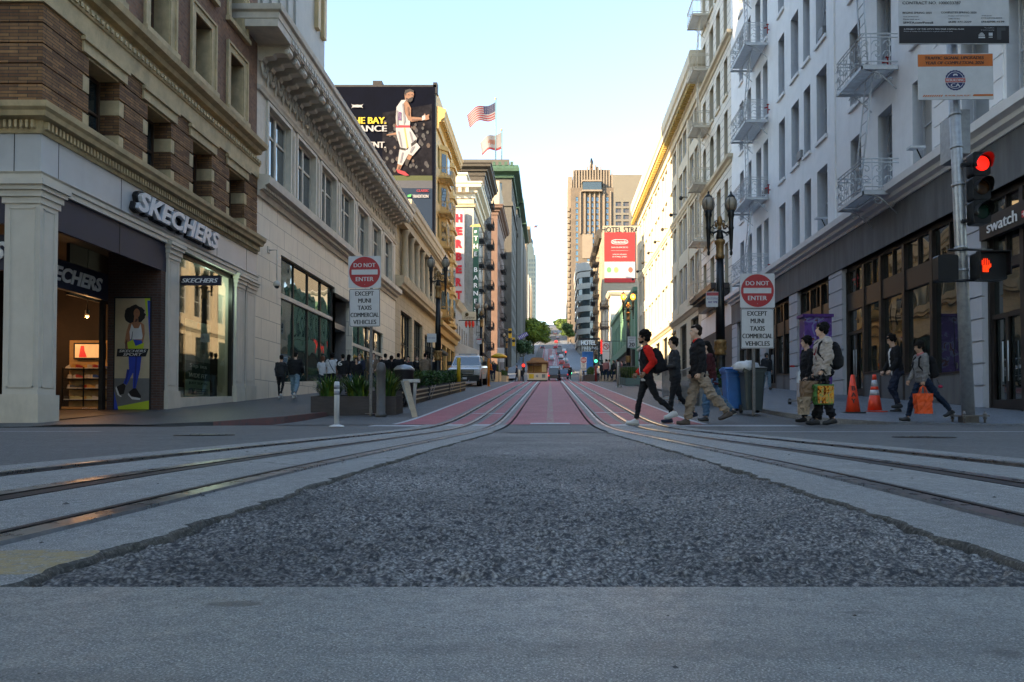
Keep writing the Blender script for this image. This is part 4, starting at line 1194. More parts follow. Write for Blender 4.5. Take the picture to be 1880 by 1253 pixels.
# columned building
M_STONE2=block_mat('warm limestone',(0.56,0.46,0.30),(0.50,0.40,0.26),(0.30,0.23,0.14),1.2,0.5,stain=0.25,bump=0.3)
M_LIME=mat('warm limestone trim',(0.54,0.44,0.29),0.7,var=0.12,scale=2,stain=0.3)
def columned_building():
 Y0,Y1=51.0,69.0;E=Fac('L',XL)
 t=thing('columned_building','low limestone building with a row of engaged columns before the billboard wall','building',(XL,60,H(XL,60)))
 ops=[(53.0,57.2,1.0,8.2),(58.2,62.0,2.0,8.2),(63.2,67.6,2.0,7.6)]
 up=[(53.3+2.35*k,54.9+2.35*k,10.7,14.0)for k in range(6)]
 mb=MB();fwall(mb,E,Y0,Y1,0,15.2,ops+up,M_STONE2,0.6);mb.build('stone_wall',t)
 windows(t,E,up,'sash',M_GREYFR,M_GLASS2,0.5)
 windows(t,E,ops,'grid',M_GREYFR,M_GLASS,0.3,name='shop_window')
 mb=MB();mb.lathe([(0.34,0),(0.34,0.15),(0.27,0.25),(0.27,1.5),(0.23,3.35),(0.3,3.45),(0.34,3.6),(0.34,3.7)],M_LIME,14)
 blocks(t,'column',mesh_of(mb,'column'),[E.M@Matrix.Translation((52.9+2.35*k,-0.3,10.45))for k in range(7)])
 mb=MB();sweep(mb,[(XL,Y0+0.003),(XL,Y1)],[(-0.2,9.6),(0.45,9.6),(0.5,9.8),(0.62,9.9),(0.66,10.15),(0.7,10.4),(-0.2,10.45)],M_LIME);mb.build('ledge',t)
 mb=MB();sweep(mb,[(XL,Y0+0.003),(XL,Y1)],[(-0.2,14.2),(0.6,14.2),(0.64,14.7),(0.75,14.75),(0.8,15.0),(1.0,15.1),(1.06,15.5),(1.15,15.6),(1.18,15.95),(0.2,16.0),(-0.2,16.0)],M_LIME)
 for k in range(36):fbox(mb,E,Y0+0.2+k*0.5,Y0+0.45+k*0.5,0.64,0.95,14.8,15.02,M_LIME)
 mb.build('cornice',t)
 body(t,XL-18,XL-0.65,Y0+0.01,Y1-0.3,-1,15.9,M_LIME)
 aw=MB();aw.prism([(0,0),(1.4,-0.25),(1.4,-0.5),(0,-0.5)],64,68,M_GREYFR,'x',Matrix.Translation((XL,0,6.6))@Matrix.Rotation(PI/2,4,'Z')@Matrix.Scale(-1,4,(0,1,0)));aw.build('awning',t)
columned_building()
# ochre building with the billboard wall
M_OCH=mat('ochre terracotta',(0.50,0.32,0.11),0.6,var=0.15,scale=1.5,stain=0.4)
M_IRON=mat('dark iron',(0.022,0.02,0.02),0.55,0.4,var=0.2)
def fire_escape(parent,F,a0,a1,levels,m,out=1.2,rail=0.95,lad=True,ornate=False,drop=True,ladside=1):
 """one balcony per level as parts, each with its railing, brackets and ladder beneath"""
 res=[]
 for i,z in enumerate(levels):
  mb=MB()
  q_=0.10 if(a1-a0)<3.1 else 0.16;kk=int((a1-a0)/q_)
  for g_ in range(kk):fbox(mb,F,a0+0.03+g_*q_,a0+0.03+g_*q_+0.045,0.02,out-0.04,z-0.03,z,m)
  for o_ in(0.02,out*0.5):fbox(mb,F,a0+0.05,a1-0.05,o_,o_+0.04,z-0.08,z-0.032,m)
  fbox(mb,F,a0,a1,out-0.04,out,z-0.16,z-0.05,m);fbox(mb,F,a0,a0+0.05,0.02,out,z-0.16,z-0.05,m);fbox(mb,F,a1-0.05,a1,0.02,out,z-0.16,z-0.05,m)
  b=mb.build('fire_escape_balcony',parent)
  mb=MB();r=0.024
  o=out-0.02
  P=lambda a,q,zz:tuple(F.P(a,q,zz))
  for h in(rail,rail*0.88,0.1):
   mb.tube([P(a0+0.02,0.03,z+h),P(a0+0.02,o,z+h),P(a1-0.02,o,z+h),P(a1-0.02,0.03,z+h)],r,m,4,smooth=False)
  L=a1-a0;n=max(4,int(L/0.28))
  for k in range(n+1):
   a=a0+0.02+(L-0.04)*k/n;mb.tube([P(a,o,z),P(a,o,z+rail)],0.011,m,4,cap=False)
  for aa in(a0+0.02,a1-0.02):
   for k in range(1,4):mb.tube([P(aa,o*k/4,z),P(aa,o*k/4,z+rail)],0.011,m,4,cap=False)
  if ornate:
   def scroll(c,rr,fl):
    return[(c[0]+rr*(1-t*0.09)*math.cos(fl*t*0.7),c[1]+rr*(1-t*0.09)*math.sin(t*0.7))for t in range(11)]
   for k in range(int(L/0.5)):
    a=a0+0.3+0.5*k
    for zz,fl in((0.32,1),(0.66,-1)):
     mb.tube([P(a+x,o,z+y)for x,y in scroll((0,zz),0.17,fl)],0.018,m,4,cap=False)
   for aa in(a0+0.02,a1-0.02):
    for q in(0.3,0.62,0.94):
     for zz,fl in((0.32,1),(0.66,-1)):
      if q*out<out:mb.tube([P(aa,q*out*0.95+x,z+y)for x,y in scroll((0,zz),0.16,fl)],0.018,m,4,cap=False)
  mb.build('railing',b)
  mb=MB()
  for aa in(a0+0.12,a1-0.12):
   mb.tube([P(aa,out-0.1,z-0.1),P(aa,out*0.5,z-0.22),P(aa,0.03,z-0.75)],0.022,m,5)
   if ornate:
    mb.tube([P(aa,out*0.55+0.16*math.cos(t*0.8)*(1-t*0.06),z-0.34+0.14*math.sin(t*0.8)*(1-t*0.06))for t in range(12)],0.018,m,4)
    mb.tube([P(aa,out*0.18+0.1*math.cos(t*0.8)*(1-t*0.06),z-0.45+0.1*math.sin(t*0.8)*(1-t*0.06))for t in range(12)],0.015,m,4)
  mb.build('bracket',b)
  if lad and i+1<len(levels):
   zt=levels[i+1];mb=MB()
   am=(a0+a1)/2+0.15*ladside
   sg_=(0.45 if i%2 else-0.45)*ladside*min(1,(a1-a0)/2.4)
   p0=[P(am-0.25-sg_,0.75,z),P(am+0.25-sg_,0.75,z)];p1=[P(am-0.25+sg_,0.6,zt),P(am+0.25+sg_,0.6,zt)]
   for q in range(2):mb.tube([p0[q],p1[q]],0.03,m,5)
   for k in range(1,11):
    u=k/11;mb.tube([tuple(Vector(p0[0]).lerp(p1[0],u)),tuple(Vector(p0[1]).lerp(p1[1],u))],0.022,m,4,cap=False)
   mb.build('ladder',b)
  res.append(b)
 return res
def billboard_building():
 Y0,Y1=69.0,83.0;E=Fac('L',XL);S=Fac('S',Y0);ZT=32.6
 t=thing('ochre_building','ochre building with a gold bracketed cornice and a dark advert on its side wall','building',(XL,76,H(XL,76)))
 ops=[(70.0+2.25*k,71.3+2.25*k,z,z+2.2)for z in(11.2,14.7,18.2,21.7,25.2)for k in range(6)]
 sh=[(70+3.3*k,72.6+3.3*k,3,7.8)for k in range(4)]
 mb=MB();fwall(mb,E,Y0,Y1,0,ZT,ops+sh,M_OCH,0.5)
 fwall(mb,S,XL-24,XL,0,ZT,[],mat('tarred side wall',(0.16,0.15,0.14),0.8,var=0.2),0)
 mb.build('wall',t)
 windows(t,E,ops,'sash',M_BROWNFR,M_GLASS,0.35);windows(t,E,sh,'double',M_GREYFR,M_GLASS,0.35,name='shop_window')
 for c in(73.2,78.0):
  mb=MB();mb.prism([(c-1.6,0),(c-1.0,0.6),(c+1.0,0.6),(c+1.6,0)],10.2,28,M_OCH,'z',E.M@Matrix.Scale(-1,4,(0,1,0)))
  for z in(10.2,13.7,17.2,20.7,24.2,27.6):
   mb.prism([(c-1.8,0),(c-1.1,0.8),(c+1.1,0.8),(c+1.8,0)],z-0.15,z+0.2,M_OCH,'z',E.M@Matrix.Scale(-1,4,(0,1,0)))
  b=mb.build('bay',t)
  for z in(11.2,14.7,18.2,21.7,25.2):
   mb=MB();fbox(mb,E,c-0.8,c+0.8,0.6,0.63,z,z+1.9,M_GLASS)
   mb.build('window',b)
   mb=MB();mb.add([E.P(c-1.5,0.15,z),E.P(c-1.08,0.54,z),E.P(c-1.08,0.54,z+1.9),E.P(c-1.5,0.15,z+1.9)],[(3,2,1,0)],M_GLASS);mb.build('window',b)
 mb=MB();pr=[(-0.2,28.6),(0.2,28.6),(0.25,29.2),(0.45,29.3),(0.5,29.5),(0.8,29.7),(0.85,30.1),(0.95,30.3),(0.95,30.5),(0.1,30.8),(-0.2,30.8)]
 sweep(mb,[(XL,Y0+0.05),(XL,Y1)],pr,M_OCH)
 for k in range(22):fbox(mb,E,Y0+0.2+k*0.63,Y0+0.5+k*0.63,0.25,0.75,29.3,29.66,M_OCH)
 mb.build('cornice',t)
 mb=MB();sweep(mb,[(XL,Y0),(XL,Y1)],[(-0.2,8.6),(0.3,8.6),(0.4,9.1),(0.7,9.3),(0.7,9.7),(-0.2,9.8)],M_OCH);mb.build('ledge',t)
 body(t,XL-24,XL-0.6,Y0+0.02,Y1-0.02,-1,ZT-0.2,M_LIME)
 mb=MB()
 for(a,b,c,d)in((-24,0,ZT,ZT+0.25),):mb.box(XL+a,XL+b,Y0-0.1,Y0+0.3,c,d,M_IRON)
 mb.box(XL-6.3,XL-5.4,Y0+0.2,Y0+1.2,ZT+0.2,ZT+0.8,M_IRON);mb.box(XL-0.3,XL+0.1,Y0-0.1,Y0+0.6,ZT-0.6,ZT+0.5,M_IRON)
 mb.build('parapet',t)
 fire_escape(t,E,70.4,72.9,[10.3,13.8,17.3,20.8,24.3],M_OCH,1.3)
 Yb=Y0-0.12;b=MB();dd_=[0.0]
 def Z3(pts):return[at(450+x*0.3192,y*0.3192,Yb)for x,y in pts]
 def poly(pts,m,d):
  dd_[0]+=0.0007;P=Z3(pts);b.add([(p.x,p.y-d-dd_[0],p.z)for p in P],[tuple(range(len(P)))],m)
 navy=mat('advert dark navy',(0.003,0.004,0.009),0.9,var=0.2,scale=0.8,spec=0.05)
 crowd=mat('advert dim crowd',(0.012,0.012,0.016),0.9,var=0.5,scale=1.2,col2=(0.003,0.003,0.005),spec=0.05);lime=mat('advert turf',(0.035,0.045,0.008),0.5,var=0.1);gry=mat('advert grey',(0.04,0.045,0.06),0.5,var=0.1);teal=mat('advert blue base',(0.001,0.014,0.04),0.9,var=0.1)
 whi=mat('advert white',(0.26,0.26,0.28),0.5,var=0.06,scale=2);yel=mat('advert yellow',(0.4,0.3,0.01),0.5,var=0);red=mat('advert red',(0.22,0.01,0.02),0.5,var=0);skn=mat('advert skin',(0.17,0.085,0.05),0.5,var=0.12,scale=2);brd=mat('advert beard',(0.008,0.005,0.004),0.5,var=0);gold=mat('advert gold trim',(0.35,0.22,0.06),0.5,var=0);grn=mat('advert green',(0.05,0.4,0.1),0.5,var=0)
 a=Z3([(1078,500)])[0];z_=Z3([(1078,1260)])[0]
 b.box(XL-24,XL-0.12,Yb,Y0-0.005,12,a.z,navy)
 poly([(790,650),(1075,600),(1075,1020),(790,1020)],crowd,0.01)
 poly([(500,1010),(1077,1012),(1077,1040),(500,1040)],lime,0.02);poly([(500,1040),(1077,1040),(1077,1085),(500,1080)],gry,0.02);poly([(500,1080),(1077,1085),(1077,1700),(500,1700)],teal,0.02)
 rr=random.Random(3)
 for _ in range(60):
  x=rr.uniform(800,1060);y=rr.uniform(690,985);s=rr.uniform(6,12)
  poly([(x+s*math.cos(k),y+s*1.3*math.sin(k))for k in(0,1,2,3,4,5)],mat('crowd face %d'%(_%3),((0.04,0.025,0.02),(0.022,0.022,0.026),(0.016,0.014,0.02))[_%3],0.6,var=0),0.03)
 poly([(918,535),(925,525),(950,520),(968,528),(972,545),(965,575),(950,590),(930,588),(920,570)],skn,0.05)
 poly([(918,540),(922,522),(950,515),(970,524),(972,535),(950,530),(928,540),(926,558)],brd,0.06);poly([(926,566),(940,572),(966,560),(964,582),(950,592),(932,590)],brd,0.06)
 poly([(895,590),(935,585),(955,625),(955,675),(1020,680),(1022,696),(960,705),(935,690),(905,640)],skn,0.05)
 poly([(1018,680),(1035,655),(1040,668),(1060,660),(1058,675),(1060,690),(1035,696)],skn,0.055);poly([(1018,672),(1036,664),(1038,690),(1020,697)],whi,0.06)
 poly([(900,580),(928,578),(905,610),(912,640),(940,695),(950,700),(948,735),(872,735),(868,680),(872,620)],whi,0.055)
 poly([(866,700),(872,740),(868,765),(815,778),(815,783),(870,778)],skn,0.05);poly([(868,723),(950,725),(950,738),(868,738)],red,0.06)
 poly([(868,738),(950,738),(990,800),(985,822),(925,862),(895,858),(870,770)],whi,0.055);poly([(915,740),(922,740),(940,850),(932,858)],gold,0.062);poly([(955,830),(985,805),(988,825),(958,848)],brd,0.062);poly([(890,850),(925,858),(924,870),(892,864)],brd,0.06)
 poly([(890,862),(935,865),(955,830),(985,820),(1008,850),(965,900),(940,890),(905,955),(878,945)],whi,0.052)
 poly([(880,945),(905,955),(890,985),(872,978)],skn,0.05);poly([(940,892),(962,902),(948,925),(930,918)],skn,0.05)
 poly([(870,978),(892,982),(920,990),(945,1012),(925,1015),(880,998)],red,0.057);poly([(925,915),(948,925),(935,960),(920,950)],brd,0.057)
 shd=mat('advert grey fold',(0.13,0.13,0.15),0.6,var=0);sks=mat('advert shaded skin',(0.09,0.04,0.025),0.6,var=0);pur=mat('advert purple digit',(0.1,0.02,0.12),0.6,var=0)
 for pts in([(905,600),(912,600),(925,700),(915,725)],[(872,640),(880,640),(884,730),(874,730)],[(880,760),(888,760),(905,845),(898,850)],[(945,760),(952,760),(972,820),(962,826)],[(905,880),(912,880),(900,940),(890,940)],[(960,850),(980,845),(955,885),(948,880)]):poly(pts,shd,0.075)
 for pts in([(935,620),(942,620),(945,672),(938,668)],[(960,690),(1010,690),(1010,695),(960,702)],[(930,575),(940,580),(935,590)],[(888,955),(895,958),(884,980),(878,978)]):poly(pts,sks,0.075)
 poly([(938,548),(946,548),(946,551),(938,551)],brd,0.075);poly([(957,547),(965,547),(965,550),(957,550)],brd,0.075)
 for pts in([(885,650),(899,650),(899,656),(885,656)],[(885,690),(899,690),(899,696),(885,696)],[(885,656),(889,656),(889,690),(885,690)],[(895,656),(899,656),(899,690),(895,690)]):poly(pts,pur,0.085)
 def arc(cx,cy,rx,ry,t0,t1,w,flip=1):
  o=[(cx+rx*math.cos(t0+(t1-t0)*k/12),cy+flip*ry*math.sin(t0+(t1-t0)*k/12))for k in range(13)]
  i=[(cx+rx*math.cos(t0+(t1-t0)*k/12),cy+flip*(ry-w*math.sin(PI*k/12))*math.sin(t0+(t1-t0)*k/12))for k in range(13)]
  for k in range(12):poly([o[k],o[k+1],i[k+1],i[k]],whi,0.06)
 arc(647,596,35,27,0,PI,15,1);arc(647,634,35,27,0,PI,15,-1)
 def T(s,cx,cy,w,h,m):
  p=at(450+cx*0.3192,cy*0.3192,Yb-0.12);sc=Yb/F_PX*0.3192
  b.text(s,m,face_cam(p.x,p.y,p.z),h=h*sc,w=w*sc,offset=0.03)
 T('THE BAY.',702,694,218,38,yel);T('IN ADVANCE',632,740,366,36,whi);T('MOMENT.',706,834,206,36,whi)
 T('TRADITION',1008,1130,92,18,whi);poly([(938,1125),(958,1122),(955,1136),(935,1136)],grn,0.06);T('CLASSIC',1022,1098,70,14,red)
 b.build('billboard_advert',label='dark advert with a basketball player in white on the ochre building side wall',cat='billboard')
billboard_building()
# the far end of the left side
M_BRICKW=block_mat('whitewashed brick',(0.42,0.39,0.35),(0.36,0.34,0.30),(0.4,0.37,0.33),0.5,0.2,stain=0.3)
def simple_block(name,label,x0,x1,y0,y1,zt,m,side='L',floors=(),colsS=(),cols=None,wh=2.0,ww=1.2,dep=0.3,cor=None,kind='sash',fm=None,gm=None,south=True,corm=None,cap=100):
 """plain city block: street facade, south wall, roof, windows, cornice. floors = sill heights"""
 X=x1 if side=='L' else x0
 E=Fac(side,X);S=Fac('S',y0)
 t=thing(name,label,'building',(X,(y0+y1)/2,H(X,(y0+y1)/2)))
 zb=H(X,y0)-2
 so=[(a,a+ww,z,z+wh)for z in floors for a in colsS]
 cols=cols if cols is not None else[]
 eo=[(a,a+ww,z,z+wh)for z in floors for a in cols]
 mb=MB();fwall(mb,E,y0,y1,zb,zt,eo,m,dep)
 fwall(mb,S,x0,x1,zb,zt,so,m,dep)
 mb.build('wall',t)
 fm=fm or M_GREYFR;gm=gm or M_GLASS2
 windows(t,S,so,kind,fm,gm,dep*0.7,cap=min(cap,100));windows(t,E,eo,kind,fm,gm,dep*0.7,cap=max(0,min(cap,100)-len(so)))
 body(t,x0+(dep+0.02 if side=='R' else 0),x1-(dep+0.02 if side=='L' else 0),y0+dep+0.02,y1,zb,zt-0.1,m)
 if cor:
  mb=MB();pa=[(x0,y0),(X,y0),(X,y1)]if side=='L' else[(X,y1),(X,y0),(x1,y0)]
  sweep(mb,pa,[(o,zt+z)for o,z in cor],corm or m)
  mb.build('cornice',t)
 return t,E,S
COR1=[(-0.2,-2.0),(0.15,-2.0),(0.2,-1.4),(0.5,-1.3),(0.55,-1.0),(1.1,-0.7),(1.15,-0.3),(1.3,-0.2),(1.3,0),(-0.2,0.3)]
t,E,S=simple_block('low_shop','low shop with a white awning below the vertical red letter sign',-25,XL,83.02,97.5,14.0,M_BRICKW,floors=(9.5,),cols=[84.5+2.4*k for k in range(5)],colsS=[],corm=M_LIME,cor=[(-0.2,-0.8),(0.3,-0.6),(0.5,-0.2),(0.6,0),(-0.2,0.2)])
mb=MB();aw=mat('white awning canvas',(0.62,0.61,0.58),0.8,var=0.1,scale=2)
mb.add([(XL,84,9.2),(XL+3.2,84,8.0),(XL+3.2,93,8.0),(XL,93,9.2)],[(0,1,2,3)],aw);mb.add([(XL,84,9.2),(XL+3.2,84,8.0),(XL+3.2,84,7.8),(XL,84,7.8)],[(0,1,2,3)],aw)
mb.box(XL,XL+3.2,84,84.1,7.0,7.35,M_GREYFR);mb.box(XL,XL+3.2,84.02,84.08,7.35,7.8,M_WHITE)
mb.build('awning',t)
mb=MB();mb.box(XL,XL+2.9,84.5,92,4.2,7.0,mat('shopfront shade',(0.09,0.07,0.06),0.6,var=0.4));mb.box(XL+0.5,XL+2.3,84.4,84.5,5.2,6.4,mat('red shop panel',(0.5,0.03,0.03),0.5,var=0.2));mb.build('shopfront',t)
for k in range(3):
 o=MB();p=at(856+k*6.2,595,83.6);o.ball((p.x,p.y,p.z),(0.17,0.17,0.42),mat('red paper lantern',(0.75,0.04,0.02),0.6,var=0.1),10);o.tube([(p.x,p.y,p.z+0.4),(p.x,p.y,p.z+0.75)],0.02,M_BLACK,4)
 o.box(p.x-0.07,p.x+0.07,p.y-0.07,p.y+0.07,p.z-0.46,p.z-0.4,M_BLACK)
 o.build('paper_lantern',label=['left','middle','right'][k]+'most of the three red lanterns hanging below the pale sign board',cat='lantern',group='red lanterns under the sign board')
mb=MB();p=at(862,580,83.4);mb.box(p.x-0.9,p.x+0.9,83.4,83.5,p.z-0.48,p.z+0.48,mat('pale sign board',(0.62,0.58,0.45),0.6,var=0.1));mb.box(p.x-1.3,p.x+1.2,83.42,83.52,p.z-0.52,p.z-0.6,M_BLACK)
mb.lathe([(0.22,0),(0.22,0.02)],mat('dark medallion',(0.08,0.06,0.02),0.5,var=0),12,face_cam(p.x-0.3,83.39,p.z+0.15));mb.text('Tartine',M_BLACK,face_cam(p.x,83.38,p.z-0.2),h=0.3,shear=0.3)
mb.build('hanging_sign',label='pale sign board with a round dark emblem above the red lanterns',cat='sign')
t,E,S=simple_block('cream_hotel','cream hotel with a white painted side wall carrying tall red letters',-21,-10.6,97.6,111,32.6,M_BRICKW,floors=(12,15.6,19.2,22.8,26.4),cols=[99+2.3*k for k in range(5)],cor=COR1,corm=M_CREAM2)
mb=MB();sweep(mb,[(-21,97.6),(-10.6,97.6),(-10.6,111)],[(-0.1,29.4),(0.2,29.4),(0.25,29.6),(0.4,29.8),(-0.1,29.9)],M_LIME)
mb.box(-16.5,-11.8,99,105,32.5,34.4,M_CREAM2);mb.box(-16.7,-11.6,98.8,105.2,34.4,34.7,M_CREAM2);mb.build('stone_trim',t)
mb=MB()
for k in range(10):fbox(mb,S,-20.6+k*1.0,-20.2+k*1.0,0.5,1.05,31.2,31.8,M_CREAM2)
mb.build('modillion',t)
fire_escape(t,E,101,104.5,[11.5,15.1,18.7,22.3,25.9],M_IRON,1.1)
s=MB();a,b=at(833,388,96.9),at(852,556,96.9)
wsg=mat('white enamel sign',(0.45,0.41,0.41),0.5,var=0.06,scale=2,stain=0.2);rl=mat('red sign letters',(0.55,0.015,0.03),0.4,var=0)
s.box(a.x,b.x,96.9,97.3,b.z,a.z,wsg)
for k,ch in enumerate('HERBERT'):
 zc=a.z-(a.z-b.z)*(k+0.5)/7.15-0.1
 s.text(ch,rl,face_cam((a.x+b.x)/2,96.88,zc),h=1.15,w=0.85,offset=0.06,extrude=0.03)
s.build('vertical_sign',label='tall white vertical sign with red capital letters on the cream hotel',cat='sign')
s=MB();a,b=at(868.5,418,96.6),at(878.5,572,96.6);gsg=mat('dark green sign',(0.01,0.07,0.045),0.5,var=0.1)
s.box(a.x,b.x,96.6,96.9,b.z-1,a.z,gsg);s.lathe([(0.2,0),(0.2,0.03)],M_WHITE,10,face_cam((a.x+b.x)/2,96.6,a.z-0.6))
for k,ch in enumerate('THE BARNES'):
 if ch!=' ':s.text(ch,M_WHITE,face_cam((a.x+b.x)/2,96.58,a.z-1.5-k*1.08),h=0.62,offset=0.02,extrude=0.01)
s.add([(a.x-0.5,96.6,a.z+0.1),(b.x+0.3,96.6,a.z+0.1),(b.x+0.1,96.6,a.z+0.5),(a.x-0.2,96.6,a.z+0.35)],[(0,1,2,3)],M_OCH)
s.build('vertical_sign',label='tall narrow dark green sign with white capitals beside the cream hotel',cat='sign')
M_DKST=mat('very dark stone',(0.045,0.038,0.03),0.7,var=0.25,scale=1,stain=0.3);M_TAN=mat('tan side wall',(0.42,0.34,0.24),0.7,var=0.12,scale=1,stain=0.3)  # M_DKST: very dark brown stone, also on the banner hotel cornice
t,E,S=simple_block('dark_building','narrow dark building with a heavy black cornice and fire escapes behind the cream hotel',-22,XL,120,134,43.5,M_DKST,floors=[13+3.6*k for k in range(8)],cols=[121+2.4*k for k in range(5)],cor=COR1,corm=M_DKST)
fire_escape(t,E,123,127,[12.5+3.6*k for k in range(8)],M_IRON,1.2)
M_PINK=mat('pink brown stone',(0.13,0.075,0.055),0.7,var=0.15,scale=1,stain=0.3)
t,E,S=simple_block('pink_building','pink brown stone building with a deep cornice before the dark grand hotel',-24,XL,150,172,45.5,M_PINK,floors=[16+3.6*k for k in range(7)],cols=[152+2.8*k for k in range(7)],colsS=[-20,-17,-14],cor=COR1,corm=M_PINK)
fire_escape(t,E,158,163,[15.5+3.6*k for k in range(7)],M_IRON,1.2)
t,E,S=simple_block('tan_building','tan brick building rising behind the pink stone one',-40,-12.6,174,190,59,M_TAN,floors=[],cols=[])
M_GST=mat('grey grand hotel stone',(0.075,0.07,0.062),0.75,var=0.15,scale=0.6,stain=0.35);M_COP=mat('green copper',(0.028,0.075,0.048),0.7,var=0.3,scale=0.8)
def grand_hotel():
 for i,(y0,y1,zt,lb)in enumerate(((205,232,73.4,'nearest wing'),(240,262,75,'middle wing'),(270,296,76,'farthest wing'))):
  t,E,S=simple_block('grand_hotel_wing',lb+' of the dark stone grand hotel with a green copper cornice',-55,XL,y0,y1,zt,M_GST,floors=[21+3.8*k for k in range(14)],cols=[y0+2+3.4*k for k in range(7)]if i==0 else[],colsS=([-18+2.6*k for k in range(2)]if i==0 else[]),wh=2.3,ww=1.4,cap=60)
  t['group']='wings of the grand hotel'
  mb=MB();pr=[(-0.2,-3.4),(0.6,-3.2),(0.7,-2.4),(2.2,-1.8),(2.3,-1.0),(2.0,0),(-0.2,0.4)]
  sweep(mb,[(-55,y0),(XL,y0),(XL,y1)],[(o,zt+z)for o,z in pr],M_COP);mb.build('copper_cornice',t)
  mb=MB()
  for k in range(26):mb.box(-54+k*1.7,-53.2+k*1.7,y0-2.2,y0-1.6,zt-0.2,zt+0.9,M_COP)
  mb.build('copper_cresting',t)
  mb=MB();mb.box(-55,XL-0.8,y0+0.6,y1-1,zt-1,zt+2.6,M_GST);mb.box(-55,XL+0.4,y0-0.4,y1,62,63.2,M_GST);mb.build('attic',t)
  if i:
   mb=MB();mb.prism([(y0,0),(y0+2,1.2),(y1-2,1.2),(y1,0)],24,zt-6,M_GST,'z',Matrix(((0,1,0,XL),(1,0,0,0),(0,0,1,0),(0,0,0,1))));mb.build('bay',t)
grand_hotel()
def flag(px0,px1,py0,py1,Y,kind,label,pole_top,pole_bot):
 p=at(px1,pole_bot,Y);q=at(px1,pole_top,Y)
 t=thing('flag',label,'flag',(p.x,Y,p.z-1))
 mb=MB();mb.tube([(p.x,Y,p.z-1.5),(q.x,Y,q.z)],0.18,mat('flag pole paint',(0.1,0.2,0.25),0.5,var=0.1),6);mb.ball((q.x,Y,q.z+0.2),0.35,M_OCH,6);mb.build('pole',t)
 mb=MB();N=26;Mx=13
 a=at(px0,py0,Y);b=at(px1,py1,Y);W=b.x-a.x;Hh=a.z-b.z
 rd=mat('flag red',(0.13,0.002,0.008),0.7,var=0);wh=mat('flag white',(0.14,0.14,0.16),0.7,var=0);bl=mat('flag navy',(0.008,0.012,0.05),0.7,var=0);br=mat('flag bear brown',(0.13,0.06,0.05),0.7,var=0)
 def P(u,v):
  h=Hh*(0.62 if kind=='us' else 0.75)
  dr=Hh*(0.42*u**1.3+0.06*math.sin(u*7))
  h2=h*(1-0.25*u)
  return(b.x-W*u+Hh*0.1*u*v,Y+0.5*math.sin(u*8)*u*1.2-0.1,a.z-dr-h2*v)
 for i in range(N):
  for j in range(Mx):
   u,v=(i+0.5)/N,(j+0.5)/Mx
   if kind=='us':m=bl if(u<0.42 and j<7)else(rd if j%2==0 else wh)
   else:m=rd if j>=11 else(br if((u-0.45)/0.2)**2+((v-0.45)/0.16)**2<1 or(0.3<u<0.36 and 0.5<v<0.66)or(0.52<u<0.58 and 0.5<v<0.66)else wh)
   mb.quad(P(i/N,j/Mx),P(i/N,(j+1)/Mx),P((i+1)/N,(j+1)/Mx),P((i+1)/N,j/Mx),m)
 if kind=='us':
  for r in range(5):
   for c in range(6):
    u,v=0.04+c*0.065,0.05+r*0.1;x,y_,z=P(u,v)
    mb.add([(x+0.09*math.cos(k*1.26),y_-0.12,z+0.09*math.sin(k*1.26))for k in range(5)],[(0,1,2,3,4)],wh)
 mb.build('cloth',t)
flag(857,910,188,238,214,'us','large striped red and white flag with blue canton over the grand hotel',183,284)
flag(881,921,243,284,222,'ca','white bear flag with a red lower stripe behind the striped one',240,284)
M_BEI=mat('beige far stone',(0.24,0.18,0.12),0.7,var=0.1,scale=0.4,stain=0.2);M_PBL=mat('pale blue far tower',(0.055,0.085,0.10),0.6,var=0.08,scale=0.3)
t,E,S=simple_block('beige_tower','narrow beige tower with a projecting cornice left of the street gap',-30,XL,330,352,90,M_BEI,floors=[32+3.8*k for k in range(14)],cols=[332+3.3*k for k in range(6)],colsS=[-15.5,-13.6],cor=[(-0.2,-2.5),(0.4,-2.5),(1.6,-1.5),(1.8,0),(-0.2,0.3)],wh=2.2,ww=1.3)
t,E,S=simple_block('peach_building','peach coloured building with lit south face below the beige tower',-22,XL+0.3,300,322,54,mat('peach stucco',(0.40,0.24,0.12),0.7,var=0.1,scale=0.4),floors=[28+3.6*k for k in range(6)],cols=[302+3.3*k for k in range(5)],colsS=[-13.5],wh=2.0,ww=1.3)
t,E,S=simple_block('pale_tower','pale blue stepped tower with a spire far up the hill',-22.3,-12.4,600,625,140,M_PBL,floors=[74+4.0*k for k in range(16)],cols=[603+4*k for k in range(5)],colsS=[-21.6+1.9*k for k in range(5)],wh=2.2,ww=1.1,cap=100)
mb=MB();mb.box(-20.5,-14,602,620,140,147,M_PBL);mb.box(-19.5,-15,603,618,147,151,M_PBL);mb.lathe([(2.4,151),(2.2,154),(1.0,156),(0.5,160),(0.1,168)],M_PBL,8,Matrix.Translation((-17,608,0)));mb.build('spire',t)
flag(979,987,413,421,640,'us','tiny distant striped flag above the pale blue tower',411,440)
t,E,S=simple_block('grey_block','grey apartment block low on the hill beside the trees',-24,-12.2,400,440,82,mat('grey far block',(0.36,0.36,0.35),0.7,var=0.1,scale=0.4),floors=[45+4*k for k in range(8)],cols=[402+4*k for k in range(8)],colsS=[-14.5],wh=2.2,ww=1.4)
t,E,S=simple_block('tan_block','tan apartment block on the hill behind the grey one',-26,-12.6,460,500,92,mat('tan far block',(0.5,0.4,0.27),0.7,var=0.1,scale=0.4),floors=[58+4*k for k in range(7)],cols=[462+4*k for k in range(8)],wh=2.2,ww=1.4)
M_GALVA=mat('dull aluminium box',(0.2,0.2,0.2),0.5,0.3,var=0.2)
